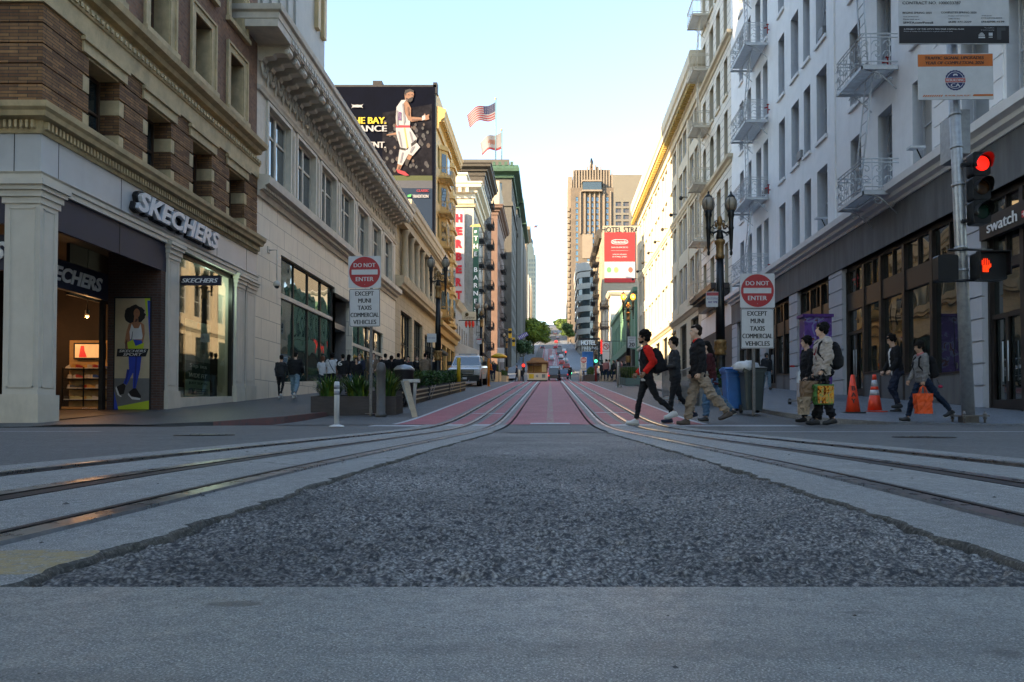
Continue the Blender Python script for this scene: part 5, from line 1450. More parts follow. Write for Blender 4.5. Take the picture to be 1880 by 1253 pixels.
# right side: long white building with fire escapes
M_WPAINT=mat('white painted render',(0.84,0.84,0.83),0.6,var=0.05,scale=1.5,bump=0.15,bscale=8,stain=0.18)
M_WTRIM=mat('white painted trim',(0.76,0.76,0.75),0.55,var=0.05,scale=2,stain=0.15)
M_BAND2=mat('streaky dark stone band',(0.125,0.13,0.135),0.7,var=0.3,scale=1.2,stretch=(3,3,0.4),stain=0.4)
M_RUSTIC=mat('grey rusticated pier',(0.46,0.48,0.52),0.6,var=0.06,scale=2,stain=0.2)
M_MULL=mat('brown black shop frame',(0.035,0.028,0.026),0.4,0.3,var=0.15,scale=3)
M_SHOPG=glass_mat('shop front glass',(0.02,0.028,0.026),0.015,2.1)
M_GRAYW=mat('grey louvre pane',(0.25,0.28,0.30),0.35,var=0.08,scale=1)
M_GREYIR=mat('grey painted iron',(0.55,0.58,0.60),0.5,0.1,var=0.1,scale=6)
M_WREV=mat('grey white reveal',(0.52,0.55,0.58),0.6,var=0.05)
def white_building():
 Y0,Y1=10.0,43.4;E=Fac('R',XR)
 Y0=14.6
 t=thing('white_building','tall white painted building with grey fire escapes over a dark shop front','building',(XR,30,H(XR,30)))
 cols=[(32.6,31.6),(31.0,30.2),(29.5,28.4),(26.2,25.3),(24.0,23.0),(21.7,20.6),(19.1,17.9),(17.2,16.0),(34.4,33.5),(36.9,36.1),(38.2,37.3),(39.9,39.1),(41.5,40.7)]
 cols=[(b,a)for a,b in cols]
 rows=[(7.65,10.35),(11.55,14.45),(15.65,18.55),(19.75,22.6),(23.85,26.7),(27.9,30.5)]
 ops=[(a,b,c,d)for(c,d)in rows for(a,b)in cols]
 mb=MB();fwall(mb,E,Y0,Y1,7.3,33.0,ops,M_WPAINT,0.42,M_WREV)
 fbox(mb,E,27.52,27.7,0.0,0.06,7.3,33,M_WPAINT)
 mb.build('upper_wall',t)
 for a,b in((19.2,20.45),(17.3,17.82),(Y0,15.9)):
  mb=MB()
  for z in[7.9+0.58*k for k in range(44)]:fbox(mb,E,a,b,0.0,0.035,z,z+0.53,M_WPAINT)
  mb.build('rusticated_quoin',t)
 vis=[o for o in ops if o[2]<24]
 for(a,b,c,d)in vis:
  mb=MB();fbox(mb,E,a-0.05,b+0.05,0.001,0.09,c-0.14,c,M_WTRIM);mb.build('sill',t)
 windows(t,E,ops,'sash',M_GREYIR,[M_GRAYW,mat('drawn pale blind',(0.42,0.42,0.4),0.5,var=0.08),M_GLASS2,mat('grey blind',(0.3,0.33,0.35),0.4,var=0.1),M_GRAYW],0.36,fw=0.05)
 for(y,z)in((31.15,11.6),(28.55,15.7),(31.75,19.8),(36.4,11.6),(23.3,15.7)):
  mb=MB();fbox(mb,E,y,y+0.5,-0.3,0.1,z,z+0.35,M_GALVA);mb.build('air_conditioner',t)
 mb=MB();sweep(mb,[(XR,Y1),(XR,Y0),(XR+30,Y0)],[(-0.3,6.95),(0.12,6.95),(0.14,7.05),(0.3,7.1),(0.32,7.22),(0.5,7.28),(0.52,7.5),(0.44,7.55),(0,7.6),(-0.3,7.6)],M_WTRIM);mb.build('ledge',t)
 mb=MB();fwall(mb,E,Y0,Y1,5.75,6.95,[],M_BAND2,0,out=0.06);S0=Fac('S',Y0);fwall(mb,S0,XR-0.06,XR+30,5.75,6.95,[],M_BAND2,0);fwall(mb,S0,XR,XR+30,7.6,33,[],M_WPAINT,0);fwall(mb,S0,XR,XR+30,-1,5.75,[],M_RUSTIC,0);mb.build('stone_band',t)
 piers=[(18.25,19.15),(27.0,28.3),(31.9,33.0),(36.6,37.6),(42.2,43.4)]
 for(a,b)in piers:
  mb=MB();zb=H(XR,a);fbox(mb,E,a,b,-0.45,-0.03,zb-0.3,5.75,M_RUSTIC)
  z=zb+0.1
  while z<5.7:
   fbox(mb,E,a+0.01,b-0.01,-0.03,0.03,z+0.015,min(z+0.55,5.74),M_RUSTIC);z+=0.58
  mb.build('pier',t)
 def bay(a0,a1,zs,bars,doors=(),zt=4.75,zt0=4.1,bands=True):
  """shop bay: transom lights, brown panel, tall glass, riser"""
  mb=MB();D0,D1=-0.32,-0.16
  fbox(mb,E,a0,a1,D0,D1,5.6,5.75,M_MULL)
  fbox(mb,E,a0,a1,D0,D1+0.02,zt0,zt,M_MULL)
  for q in bars:fbox(mb,E,q-0.07,q+0.07,D0,D1+0.06,-0.2+H(XR,q),5.6,M_MULL)
  for q in(a0+0.04,a1-0.04):fbox(mb,E,q-0.04,q+0.04,D0,D1+0.04,-0.2+H(XR,q),5.6,M_MULL)
  f=mb.build('shop_window',t)
  ed=[a0+0.08]+sorted(bars)+[a1-0.08]
  for i in range(len(ed)-1):
   l,r=ed[i]+(0.07 if i else 0),ed[i+1]-(0.07 if i<len(ed)-2 else 0)
   mid=(l+r)/2
   mb=MB();tl=0.006*((i*5)%3-1)
   mb.add([E.P(l,-0.24,zt),E.P(r,-0.24-tl,zt),E.P(r,-0.24-tl,5.6),E.P(l,-0.24,5.6)][::-1],[(0,1,2,3)],M_SHOPG)
   fbox(mb,E,mid-0.025,mid+0.025,-0.25,-0.17,zt,5.6,M_MULL);mb.build('transom_pane',f)
   isd=any(l-0.1<=d<=r+0.1 for d in doors)
   zz=H(XR,mid)+(0.1 if isd else zs)
   mb=MB();mb.add([E.P(l,-0.24,zz),E.P(r,-0.24-tl,zz),E.P(r,-0.24-tl,zt0),E.P(l,-0.24,zt0)][::-1],[(0,1,2,3)],M_SHOPG);mb.build('pane',f)
   if not isd:
    mb=MB();fbox(mb,E,l-0.02,r+0.02,-0.3,-0.10,H(XR,mid)-0.4,zz,M_BAND2);fbox(mb,E,l-0.02,r+0.02,-0.3,-0.07,zz,zz+0.06,M_MULL);mb.build('stall_riser',t)
   else:
    d=MB();fbox(d,E,l,r,-0.22,-0.16,zz,zz+0.25,M_MULL);fbox(d,E,l,r,-0.22,-0.16,zz+2.3,zz+2.42,M_MULL);fbox(d,E,mid-0.05,mid+0.05,-0.22,-0.16,zz+0.25,zz+2.3,M_MULL)
    for q in(l+0.04,r-0.04):fbox(d,E,q-0.04,q+0.04,-0.22,-0.16,zz+0.25,zz+2.3,M_MULL)
    dd=d.build('door',t)
    hd=MB()
    for q in(mid-0.1,mid+0.1):hd.tube([E.P(q,-0.12,zz+0.7),E.P(q,-0.12,zz+1.7)],0.015,M_GREYIR,5)
    hd.build('handle',dd)
 bay(19.15,27.0,0.95,[20.95,22.6,24.2,25.5],doors=(26.2,))
 bay(28.3,31.9,0.8,[29.5,30.7]);bay(33.0,36.6,0.8,[34.2,35.4],doors=(36.0,));bay(37.6,42.2,0.8,[39.1,40.6])
 bay(Y0+0.3,18.25,0.5,[16.9],doors=(17.6,),zt=4.0,zt0=3.75)
 mb=MB();fbox(mb,E,Y0+0.3,18.25,-0.1,0.08,4.6,5.15,M_MULL)
 MT=Matrix.Translation((XR-0.085,17.33,4.86))@Matrix.Rotation(-PI/2,4,'Z')@Matrix.Rotation(PI/2,4,'X')
 mb.text('swatch',M_WHITE,MT,h=0.29,w=1.15,offset=0.005,extrude=0.01)
 rdb=mat('red square',(0.6,0.02,0.03),0.4,var=0);fbox(mb,E,16.42,16.58,0.085,0.095,4.74,4.90,rdb);fbox(mb,E,16.50,16.52,0.096,0.1,4.76,4.88,M_WHITE);fbox(mb,E,16.44,16.56,0.101,0.105,4.81,4.83,M_WHITE)
 mb.build('shop_sign',t)
 mb=MB();r2=mat('red neon strokes',(0.5,0.05,0.06),0.4,var=0)
 for(a,b,c,d)in((26.6,26.1,5.2,5.28),(26.45,26.15,5.02,5.08),(26.3,26.2,4.9,5.4)):fbox(mb,E,min(a,b),max(a,b),-0.22,-0.21,c,d,r2)
 mb.build('window_logo',t)
 body(t,XR+0.45,XR+30,Y0+0.05,Y1,7.0,32.9,M_WPAINT)
 mb=MB();mb.box(XR+0.46,XR+30,Y0+0.05,Y1,-1,7.0,M_BLACK);mb.build('back_wall',t)
 fire_escape(t,E,22.5,24.5,[7.35,11.4,15.5,19.6,23.7],M_GREYIR,1.2,1.0,ornate=True)
 fire_escape(t,E,36.0,38.9,[7.45,11.4,15.4,19.4,23.5,27.6],M_GREYIR,1.2,1.0,ornate=True)
 for k,(y,zz)in enumerate(((20.4,7.72),(27.6,7.72))):
  f=thing('flood_light',['small flat flood light on the ledge beside the signal pole','small flat flood light on the ledge below the far fire escape'][k],'lamp',(XR-0.5,y,zz))
  mb=MB();mb.box(XR-0.8,XR-0.35,y-0.12,y+0.12,zz+0.12,zz+0.18,M_GREYIR);mb.build('lamp_head',f)
  mb=MB();mb.tube([(XR-0.4,y,zz-0.2),(XR-0.55,y,zz+0.12)],0.02,M_IRON,5);mb.build('arm',f)
 rv=mat('red valve paint',(0.35,0.02,0.02),0.5,var=0.1)
 lv=['lowest','second','third','fourth','top']
 for s_,(y,xx)in enumerate(((22.95,'near'),(35.6,'far'))):
  for k,z in enumerate((7.35,11.4,15.5,19.6)[:4]):
   if s_==0 and k not in(1,2):continue
   mb=MB();mb.tube([(XR-0.15,y,z+0.0),(XR-0.15,y,z+0.45)],0.028,rv,8);mb.tube([(XR-0.15,y,z+0.32),(XR-0.32,y,z+0.28)],0.035,rv,8);mb.lathe([(0.07,z+0.45),(0.07,z+0.47)],rv,8,Matrix.Translation((XR-0.15,y,0)))
   mb.tube([(XR-0.05,y,z+0.2),(XR-0.15,y,z+0.2)],0.03,rv,6)
   mb.build('standpipe_valve',label='red standpipe valve on the %s balcony of the %s grey fire escape'%(lv[k],xx),cat='valve',group='standpipe valves')
white_building()
# grey white building with arches and quoins
M_QUOIN=block_mat('coursed white stone',(0.74,0.69,0.60),(0.70,0.65,0.56),(0.16,0.14,0.12),30,0.55,msize=0.02,stain=0.15,bump=0.5)
M_SUNW=mat('cream white render',(0.60,0.52,0.38),0.6,var=0.06,scale=1,stain=0.15)
def arched_building():
 Y0,Y1=43.4,52.2;E=Fac('R',XR)
 t=thing('arched_building','coursed white stone building with tall arched windows and an iron balcony stack','building',(XR,48,H(XR,48)))
 rows=[(8.2,11.2),(12.4,15.2),(16.6,19.6),(20.6,23.0),(24.4,27.2),(28.4,31)]
 cols=[(44.3,45.2),(46.2,47.3),(48.1,49.3),(50.5,51.5)]
 ops=[(a,b,c,d)for(c,d)in rows for(a,b)in cols]
 mb=MB();fwall(mb,E,Y0,Y1,7.2,33,ops+[],M_QUOIN,0.5,M_SUNW)
 fwall(mb,Fac('S',Y0),XR,XR+0.1,7,33,[],M_QUOIN,0)
 mb.build('wall',t)
 windows(t,E,ops,'sash',M_GREYIR,M_GLASS2,0.4)
 mb=MB()
 for(a,b,c,d)in ops:
  if abs(d-19.6)<0.1 and a>46:
   w=b-a
   for s_,e0 in((1,a),(-1,b)):
    pts=[E.P(e0,0.01,d+0.01)]
    for k in range(7):
     th=PI/2*k/6;pts.append(E.P(e0+s_*(w/2)*(1-math.cos(th)),0.01,d-w/2+(w/2)*math.sin(th)))
    mb.add(pts,[tuple(range(len(pts)))[::(-1 if s_>0 else 1)]],M_QUOIN)
  fbox(mb,E,a-0.12,b+0.12,0.002,0.1,c-0.2,c,M_SUNW)
 mb.build('arch_trim',t)
 for z in(15.9,23.6):
  mb=MB();sweep(mb,[(XR,Y1),(XR,Y0-0.005),(XR+0.4,Y0-0.005)],[(-0.2,z),(0.08,z),(0.14,z+0.15),(0.32,z+0.22),(0.36,z+0.4),(-0.2,z+0.5)],M_SUNW);mb.build('belt_cornice',t)
 mb=MB();fbox(mb,E,Y0,Y1,-0.3,0.04,5.9,7.2,M_WTRIM);fbox(mb,E,Y0,Y1,-0.2,0.0,1.5,5.9,mat('dark shop hoarding',(0.045,0.045,0.05),0.5,var=0.3));mb.build('shop_front',t)
 mb=MB();fbox(mb,E,44,50.5,0.05,1.0,8.0,8.15,M_MULL);fbox(mb,E,44,50.5,0.05,0.6,7.5,8.0,M_MULL);fbox(mb,E,43.9,50.6,0.05,1.2,8.15,8.5,M_MULL);mb.build('awning',t)
 body(t,XR+0.55,XR+25,Y0,Y1,-1,32.9,M_SUNW)
 fire_escape(t,E,48.9,50.9,[8.6,12.5,16.5,20.5,24.5,28.4],M_CREAM2,1.25,1.0)
arched_building()
# long sunlit cream building
def long_building():
 Y0,Y1=52.2,88.5;E=Fac('R',XR)
 t=thing('long_cream_building','long cream office building with a dentilled cornice catching the low sun','building',(XR,71,H(XR,71)))
 cols=[(53.0+4.75*k+j*1.9,53.0+4.75*k+j*1.9+1.55)for k in range(8)for j in(0,1)]
 rows=[(9.8,12.8),(14.0,17.0),(18.1,20.9),(21.9,24.0)]
 ops=[(a,b,c,d)for(c,d)in rows for(a,b)in cols]
 gf=[(53.0+4.75*k+0.3,53.0+4.75*k+3.2,3.2+0.07*(4.75*k),7.9)for k in range(8)]
 mb=MB();fwall(mb,E,Y0,Y1,1,25.6,ops+gf,M_SUNW,0.3);mb.build('wall',t)
 windows(t,E,ops,'sash',M_GREYIR,M_GLASS2,0.24);windows(t,E,gf,'grid',M_GREYFR,M_GLASS,0.24,name='shop_window')
 for k in range(9):
  mb=MB();a=53.0+4.75*k-0.95;fbox(mb,E,max(a,Y0+0.05),min(a+0.6,Y1),0.003,0.07,9.2,24.3,M_SUNW);mb.build('pilaster',t)
 for z,o in((8.3,0.35),(17.25,0.22)):
  mb=MB();sweep(mb,[(XR,Y1),(XR,Y0+0.01)],[(-0.2,z),(0.08,z),(o*0.6,z+0.15),(o,z+0.25),(o,z+0.45),(-0.2,z+0.55)],M_SUNW);mb.build('ledge',t)
 mb=MB();sweep(mb,[(XR,Y1),(XR,Y0+0.01),(XR+0.6,Y0+0.01)],[(-0.2,24.3),(0.15,24.3),(0.2,24.8),(0.35,24.85),(0.35,25.2),(0.4,25.25),(0.9,25.4),(0.92,25.8),(1.05,25.95),(1.1,26.5),(1.0,27.0),(-0.2,27.1)],M_SUNW)
 dm=mat('gold dentils',(0.45,0.3,0.08),0.6,var=0.05)
 for k in range(80):fbox(mb,E,Y0+0.15+k*0.48,Y0+0.40+k*0.48,0.35,0.8,24.95,25.3,dm)
 mb.build('cornice',t)
 for k in range(8):
  mb=MB();a=57+4.75*k;fbox(mb,E,a-0.05,a+0.05,0.0,0.5,17.95,18.0,M_IRON);mb.ball(tuple(E.P(a,0.6,17.9)),(0.17,0.14,0.17),M_IRON,8);mb.build('facade_lamp',t)
 body(t,XR+0.65,XR+28,Y0+0.01,Y1-0.02,0,26.9,M_SUNW)
long_building()
M_GREEN=mat('green glazed tile',(0.15,0.30,0.2),0.4,var=0.15,scale=0.8,stain=0.2)
t,E,S=simple_block('green_building','sage green tiled building with tall narrow windows past the long cream one',XR,XR+25,93,128,17.4,M_GREEN,side='R',floors=(11.2,),cols=[95+2.6*k for k in range(12)],wh=4.0,ww=1.1,cor=[(-0.2,-0.8),(0.3,-0.6),(0.3,0),(-0.2,0.1)])
mb=MB();fbox(mb,E,93,128,0.05,0.9,9.2,10.2,M_GREEN);fbox(mb,E,93,128,0.02,0.5,5.5,9.2,M_GREYFR);mb.build('shop_front',t)
t,E,S=simple_block('low_cream_building','low cream building with a small cornice below the red banner hotel',XR,XR+25,130,151,23.5,M_CREAM2,side='R',floors=(14,18,21.5),cols=[132+3*k for k in range(6)],colsS=[],cor=[(-0.2,-0.8),(0.3,-0.6),(0.6,-0.2),(0.6,0),(-0.2,0.2)])
fire_escape(t,E,133,137,[13.6,17.5,21.4],M_IRON,1.6)
mb=MB()
for x in(XR-2.6,XR-1.3):mb.box(x,x+0.9,127,127.3,9.5,14.0,mat('dark teal blade sign',(0.01,0.05,0.05),0.5,var=0))
for i,x in enumerate((XR-2.15,XR-0.85)):
 for k,ch in enumerate('HOTEL'[:5]):mb.text(ch,M_WHITE,face_cam(x,126.95,13.5-k*0.85),h=0.5)
mb.build('blade_sign',label='pair of dark teal blade signs with white letters beside the green building',cat='sign')
M_STRAT=mat('beige hotel wall',(0.29,0.245,0.18),0.7,var=0.06,scale=0.5,stain=0.2)
t,E,S=simple_block('banner_hotel','beige hotel side wall with a red banner and painted name along its top',XR,XR+22,153,184,41.6,M_STRAT,side='R',floors=[14+3.7*k for k in range(7)],cols=[155+3.6*k for k in range(8)],cor=None)
mb=MB();sweep(mb,[(XR,184),(XR,153.1)],[(-0.2,39.2),(0.5,39.4),(0.9,40.2),(1.0,41.2),(-0.2,41.4)],M_DKST);fbox(mb,Fac('R',XR-0.01),153.2,184,0,0.05,8,39.2,mat('dark west front',(0.09,0.085,0.08),0.7,var=0.2))if 0 else None;mb.build('cornice',t)
fbm=MB();fwall(fbm,Fac('S',152.9),XR+0.2,XR+22,0,42.0,[],M_STRAT,0);fwall(fbm,Fac('R',XR-0.05),153,184,5,40,[],mat('shaded grey facade',(0.2,0.2,0.2),0.7,var=0.15,scale=0.5),0)if False else None;fbm.build('side_wall',t)
p=at(1146,422,152.8);mb=MB();mb.text('HOTEL STRATFORD',M_GREYFR,face_cam(p.x+1.35,152.85,p.z),h=1.15,w=12.6,offset=0.0,extrude=0.02);mb.build('painted_name',t)
fire_escape(t,E,160,166,[13.5+3.7*k for k in range(8)],M_IRON,1.2);fire_escape(t,E,170,176,[13.5+3.7*k for k in range(8)],M_IRON,1.2)
o=MB();a,b=at(1109.5,427,152.7),at(1166,519,152.7);rdm=mat('banner red',(0.42,0.015,0.015),0.6,var=0.05,scale=1)
wmt=mat('banner white',(0.34,0.34,0.35),0.6,var=0.03)
zc=at(1140,481,152.7).z;zd=at(1140,511,152.7).z
o.box(a.x,b.x,152.7,152.8,b.z,a.z,rdm);o.box(a.x,b.x,152.66,152.7,zd,zc,wmt)
cx=(a.x+b.x)/2;zz=at(1140,443,152).z
def ring(mb,cx,y,cz,w,h,t_,m):
 for k in range(24):
  t0,t1=2*PI*k/24,2*PI*(k+1)/24
  sq=lambda t:(math.copysign(abs(math.cos(t))**0.55,math.cos(t)),math.copysign(abs(math.sin(t))**0.75,math.sin(t)))
  (c0,s0),(c1,s1)=sq(t0),sq(t1)
  mb.add([(cx+w*c0,y,cz+h*s0),(cx+w*c1,y,cz+h*s1),(cx+(w-t_)*c1,y,cz+(h-t_)*s1),(cx+(w-t_)*c0,y,cz+(h-t_)*s0)],[(0,1,2,3)],m)
ring(o,cx,152.65,zz,1.85,0.55,0.14,wmt)
o.text('Nintendo',wmt,face_cam(cx,152.65,zz),h=0.55,w=3.0,offset=0.03)
o.text('SAN FRANCISCO',wmt,face_cam(cx,152.65,zz-1.2),h=0.3,w=3.6,offset=0.02);o.box(cx-1.9,cx+1.9,152.64,152.66,zz-1.95,zz-1.9,wmt)
o.text('UNION SQUARE',wmt,face_cam(cx,152.65,zz-2.75),h=0.28,w=3.0,offset=0.02);o.text('331 POWELL STREET',wmt,face_cam(cx,152.65,zz-3.25),h=0.28,w=3.2,offset=0.02)
rr=random.Random(8)
for k,(m,n)in enumerate((((0.1,0.25,0.1),'a'),((0.6,0.35,0.1),'b'),((0.6,0.4,0.45),'c'),((0.6,0.08,0.05),'d'))):
 mm=mat('banner spot '+n,m,0.6,var=0);x=a.x+1.0+k*1.55;z=(zc+zd)/2
 o.add([(x+0.5*math.cos(q*PI/6),152.64,z+0.62*math.sin(q*PI/6))for q in range(12)],[tuple(range(12))],mm)
o.build('red_banner',label='tall red banner with a white panel hung on the beige hotel wall',cat='banner')
def round_building():
 t=thing('rounded_building','white building with a rounded corner and wide horizontal windows','building',(14,300,20))
 mw=mat('white rounded render',(0.42,0.40,0.36),0.6,var=0.05,scale=0.3)
 x0,y0,r=XR+0.2,296,6.5
 def prof(rr,z0,z1,m,nm):
  mb=MB();pts=[(x0+25,y0+(r-rr)*1)]
  pts=[(x0+r+20,y0+r-rr)]+[(x0+r-rr*math.sin(PI/2*k/8)*1.0,y0+r-rr*math.cos(PI/2*k/8))for k in range(9)]+[(x0+r-rr,y0+34),(x0+r+20,y0+34)]
  mb.prism(pts[::-1],z0,z1,m,'z');return mb.build(nm,t)
 zt=66
 prof(r,18,30,mw,'wall');prof(r-0.5,30,zt,mw,'wall')
 for k in range(7):
  z=31+4.8*k
  prof(r,z,z+2.3,mw,'parapet_band')
 prof(r-0.35,31,zt-1,M_GLASS2,'window_strip')
 prof(r+0.3,zt-3.5,zt,mw,'cornice')
round_building()
def deco_tower():
 M_DEC=mat('buff deco masonry',(0.115,0.09,0.068),0.7,var=0.25,scale=0.2,stain=0.4);M_DEC2=mat('pale deco trim',(0.19,0.155,0.12),0.7,var=0.1,scale=0.3)
 Y=400;sc=Y/F_PX
 def X(px):return at(px,500,Y).x
 def Z(py):return at(1085,py,Y).z
 t=thing('deco_tower','buff art deco hotel tower with a castellated crown and glazed top room','building',(22,Y,43))
 x0,x1=X(1048),X(1127)
 sh=MB();F=Fac('S',Y)
 cols=[X(p)for p in(1056,1062,1100,1106,1113)]
 ops=[(X(a),X(a+4.5),Z(y+8),Z(y))for y in range(362,690,11)for a in(1057,1078,1086.5,1095,1113)]
 fwall(sh,F,x0,x1,10,Z(345),ops,M_DEC,0.5);sh.build('shaft_wall',t)
 windows(t,F,ops,'sash',M_GREYFR,glass_mat('sky blue far glass',(0.03,0.10,0.15),0.05,2.0),0.4,cap=50)
 mb=MB();mb.box(x0,x1,Y+0.55,Y+28,10,Z(345),M_DEC);mb.build('shaft',t)
 mb=MB();mb.box(X(1043),X(1051),Y+2,Y+30,10,Z(322),M_DEC2);mb.build('side_wing',t)
 mb=MB()
 for p in(1065.5,1074,1083,1091.5,1100.5,1109,1121):mb.box(X(p)-0.35,X(p)+0.35,Y-0.9,Y+0.1,Z(430),Z(352),M_DEC2)
 mb.build('pier_rib',t)
 mb=MB();mb.prism([(X(1068),Y+4),(X(1070),Y-2),(X(1104),Y-2),(X(1106),Y+4)],Z(352),Z(336),M_GLASS2,'z');mb.build('glazed_room',t)
 mb=MB();mb.prism([(X(1067),Y+4),(X(1069),Y-2.5),(X(1105),Y-2.5),(X(1107),Y+4)],Z(336),Z(333),M_DEC2,'z');mb.prism([(X(1067),Y+4),(X(1069),Y-2.5),(X(1105),Y-2.5),(X(1107),Y+4)],Z(354),Z(351),M_DEC2,'z');mb.build('room_cornice',t)
 mb=MB();mb.box(X(1052),X(1125),Y+3,Y+24,Z(345),Z(320),M_DEC);mb.box(X(1055),X(1122),Y+3.5,Y+23,Z(320),Z(308),M_DEC);mb.build('crown_wall',t)
 rr=random.Random(4)
 mb=MB()
 for k in range(15):
  p=1052+k*5.1;h=312-(14 if 4<k<11 else 5)*rr.uniform(0.6,1.1)
  for yy in(Y+2.4,Y+23):mb.prism([(X(p),Z(345)),(X(p+2.6),Z(345)),(X(p+2.6),Z(h+3)),(X(p+1.3),Z(h)),(X(p),Z(h+3))],yy,yy+1.0,M_DEC2,'y')
 mb.build('crown_pinnacle',t)
 mb=MB();mb.prism([(X(1072),Z(314)),(X(1100),Z(314)),(X(1092),Z(307)),(X(1087),Z(304)),(X(1081),Z(307))],Y+5,Y+18,mat('red tiled roof',(0.3,0.12,0.09),0.7,var=0.2),'y');mb.build('roof',t)
 mb=MB()
 mb.tube([(X(1087),Y+6,Z(306)),(X(1087),Y+6,Z(296)),(X(1087.5),Y+6,Z(290)),(X(1087),Y+6,Z(284))],[0.5,1.1,0.9,0.35],M_GREYFR,8);mb.tube([(X(1096),Y+6,Z(308)),(X(1097),Y+6,Z(300))],0.7,M_GREYFR,6);mb.build('roof_statue',t)
 mb=MB();mb.tube([(X(1056),Y+8,Z(322)),(X(1055.5),Y+8,Z(274))],0.25,M_GREYIR,5);mb.build('mast',t)
 mb=MB();mb.box(X(1069),X(1088),Y-0.4,Y,Z(475),Z(430),M_DEC2);mb.build('stone_panel',t)
 mb=MB()
 for k in range(26):mb.box(X(1042),X(1046),Y+1,Y+4,Z(380+k*11+7),Z(380+k*11),M_DEC2)
 mb.build('bay_stack',t)
 Yb=480;s=thing('slab_hotel','plain buff slab hotel with rows of wide windows behind the deco tower','building',(45,Yb,55))
 XX_=lambda p:at(p,500,Yb).x;ZZ_=lambda p:at(1150,p,Yb).z
 msl=mat('buff slab wall',(0.14,0.128,0.105),0.7,var=0.05,scale=0.2)
 Fb=Fac('S',Yb);ops=[(XX_(p),XX_(p+10.5),ZZ_(y+8),ZZ_(y))for y in(371,383,395,407,419,431)for p in(1130.5,1144.5,1160)]
 mb=MB();fwall(mb,Fb,XX_(1118),XX_(1185),30,ZZ_(321),ops,msl,1.0);mb.box(XX_(1118),XX_(1185),Yb+1.1,Yb+20,30,ZZ_(321),msl);mb.build('wall',s)
 windows(s,Fb,ops,'triple',M_MULL,glass_mat('brown dark glass',(0.07,0.05,0.03),0.1),0.8)
deco_tower()
for i,(x0,x1,y0,y1,zt,c,w)in enumerate(((XR+0.5,24,432,460,86,(0.6,0.5,0.36),'narrow buff block uphill beside the deco tower'),(XR+0.2,24,470,505,95,(0.5,0.45,0.38),'grey buff block higher up the hill on the right'),(11.5,24,520,560,112,(0.42,0.42,0.4),'spired grey block near the hill top'))):
 simple_block('hill_block',w,x0,x1,y0,y1,zt,mat('hill render %d'%i,c,0.7,var=0.1,scale=0.4),side='R',floors=[H(XR,y0)+4+4*k for k in range(9)],cols=[y0+2+4*k for k in range(7)],wh=2.2,ww=1.4)
# blocks behind the lens (they shade the crossing and show
for(nm,lb,x0,x1,y0,y1,zt,m,side)in(('stone_office_block','large cream stone office block across the side street, behind on the left',-70,-12.5,-75,-4.5,56,M_STONE2,'L'),('stone_shop_block','pale stone shop block across the side street, behind on the right',12.5,70,-75,-4.5,30,M_BRICKW,'R')):
 X=x1 if side=='L' else x0
 t=thing(nm,lb,'building',(X,-40,0))
 mb=MB();mb.box(x0,x1,y0,y1,-3,zt,m);mb.build('wall',t)
 mb=MB();F=Fac(side,X)
 for z in range(6,int(zt)-3,4):
  for k in range(14):fbox(mb,F,y0+3+5*k,y0+5.4+5*k,0.002,0.03,z,z+2.4,M_GLASS2)
 for z in range(6,int(zt)-3,4):
  for k in range(11):
   xx=x0+2.5+5*k;mb.box(xx,xx+2.4,y1,y1+0.03,z,z+2.4,M_GLASS2)
 mb.build('window_rows',t)
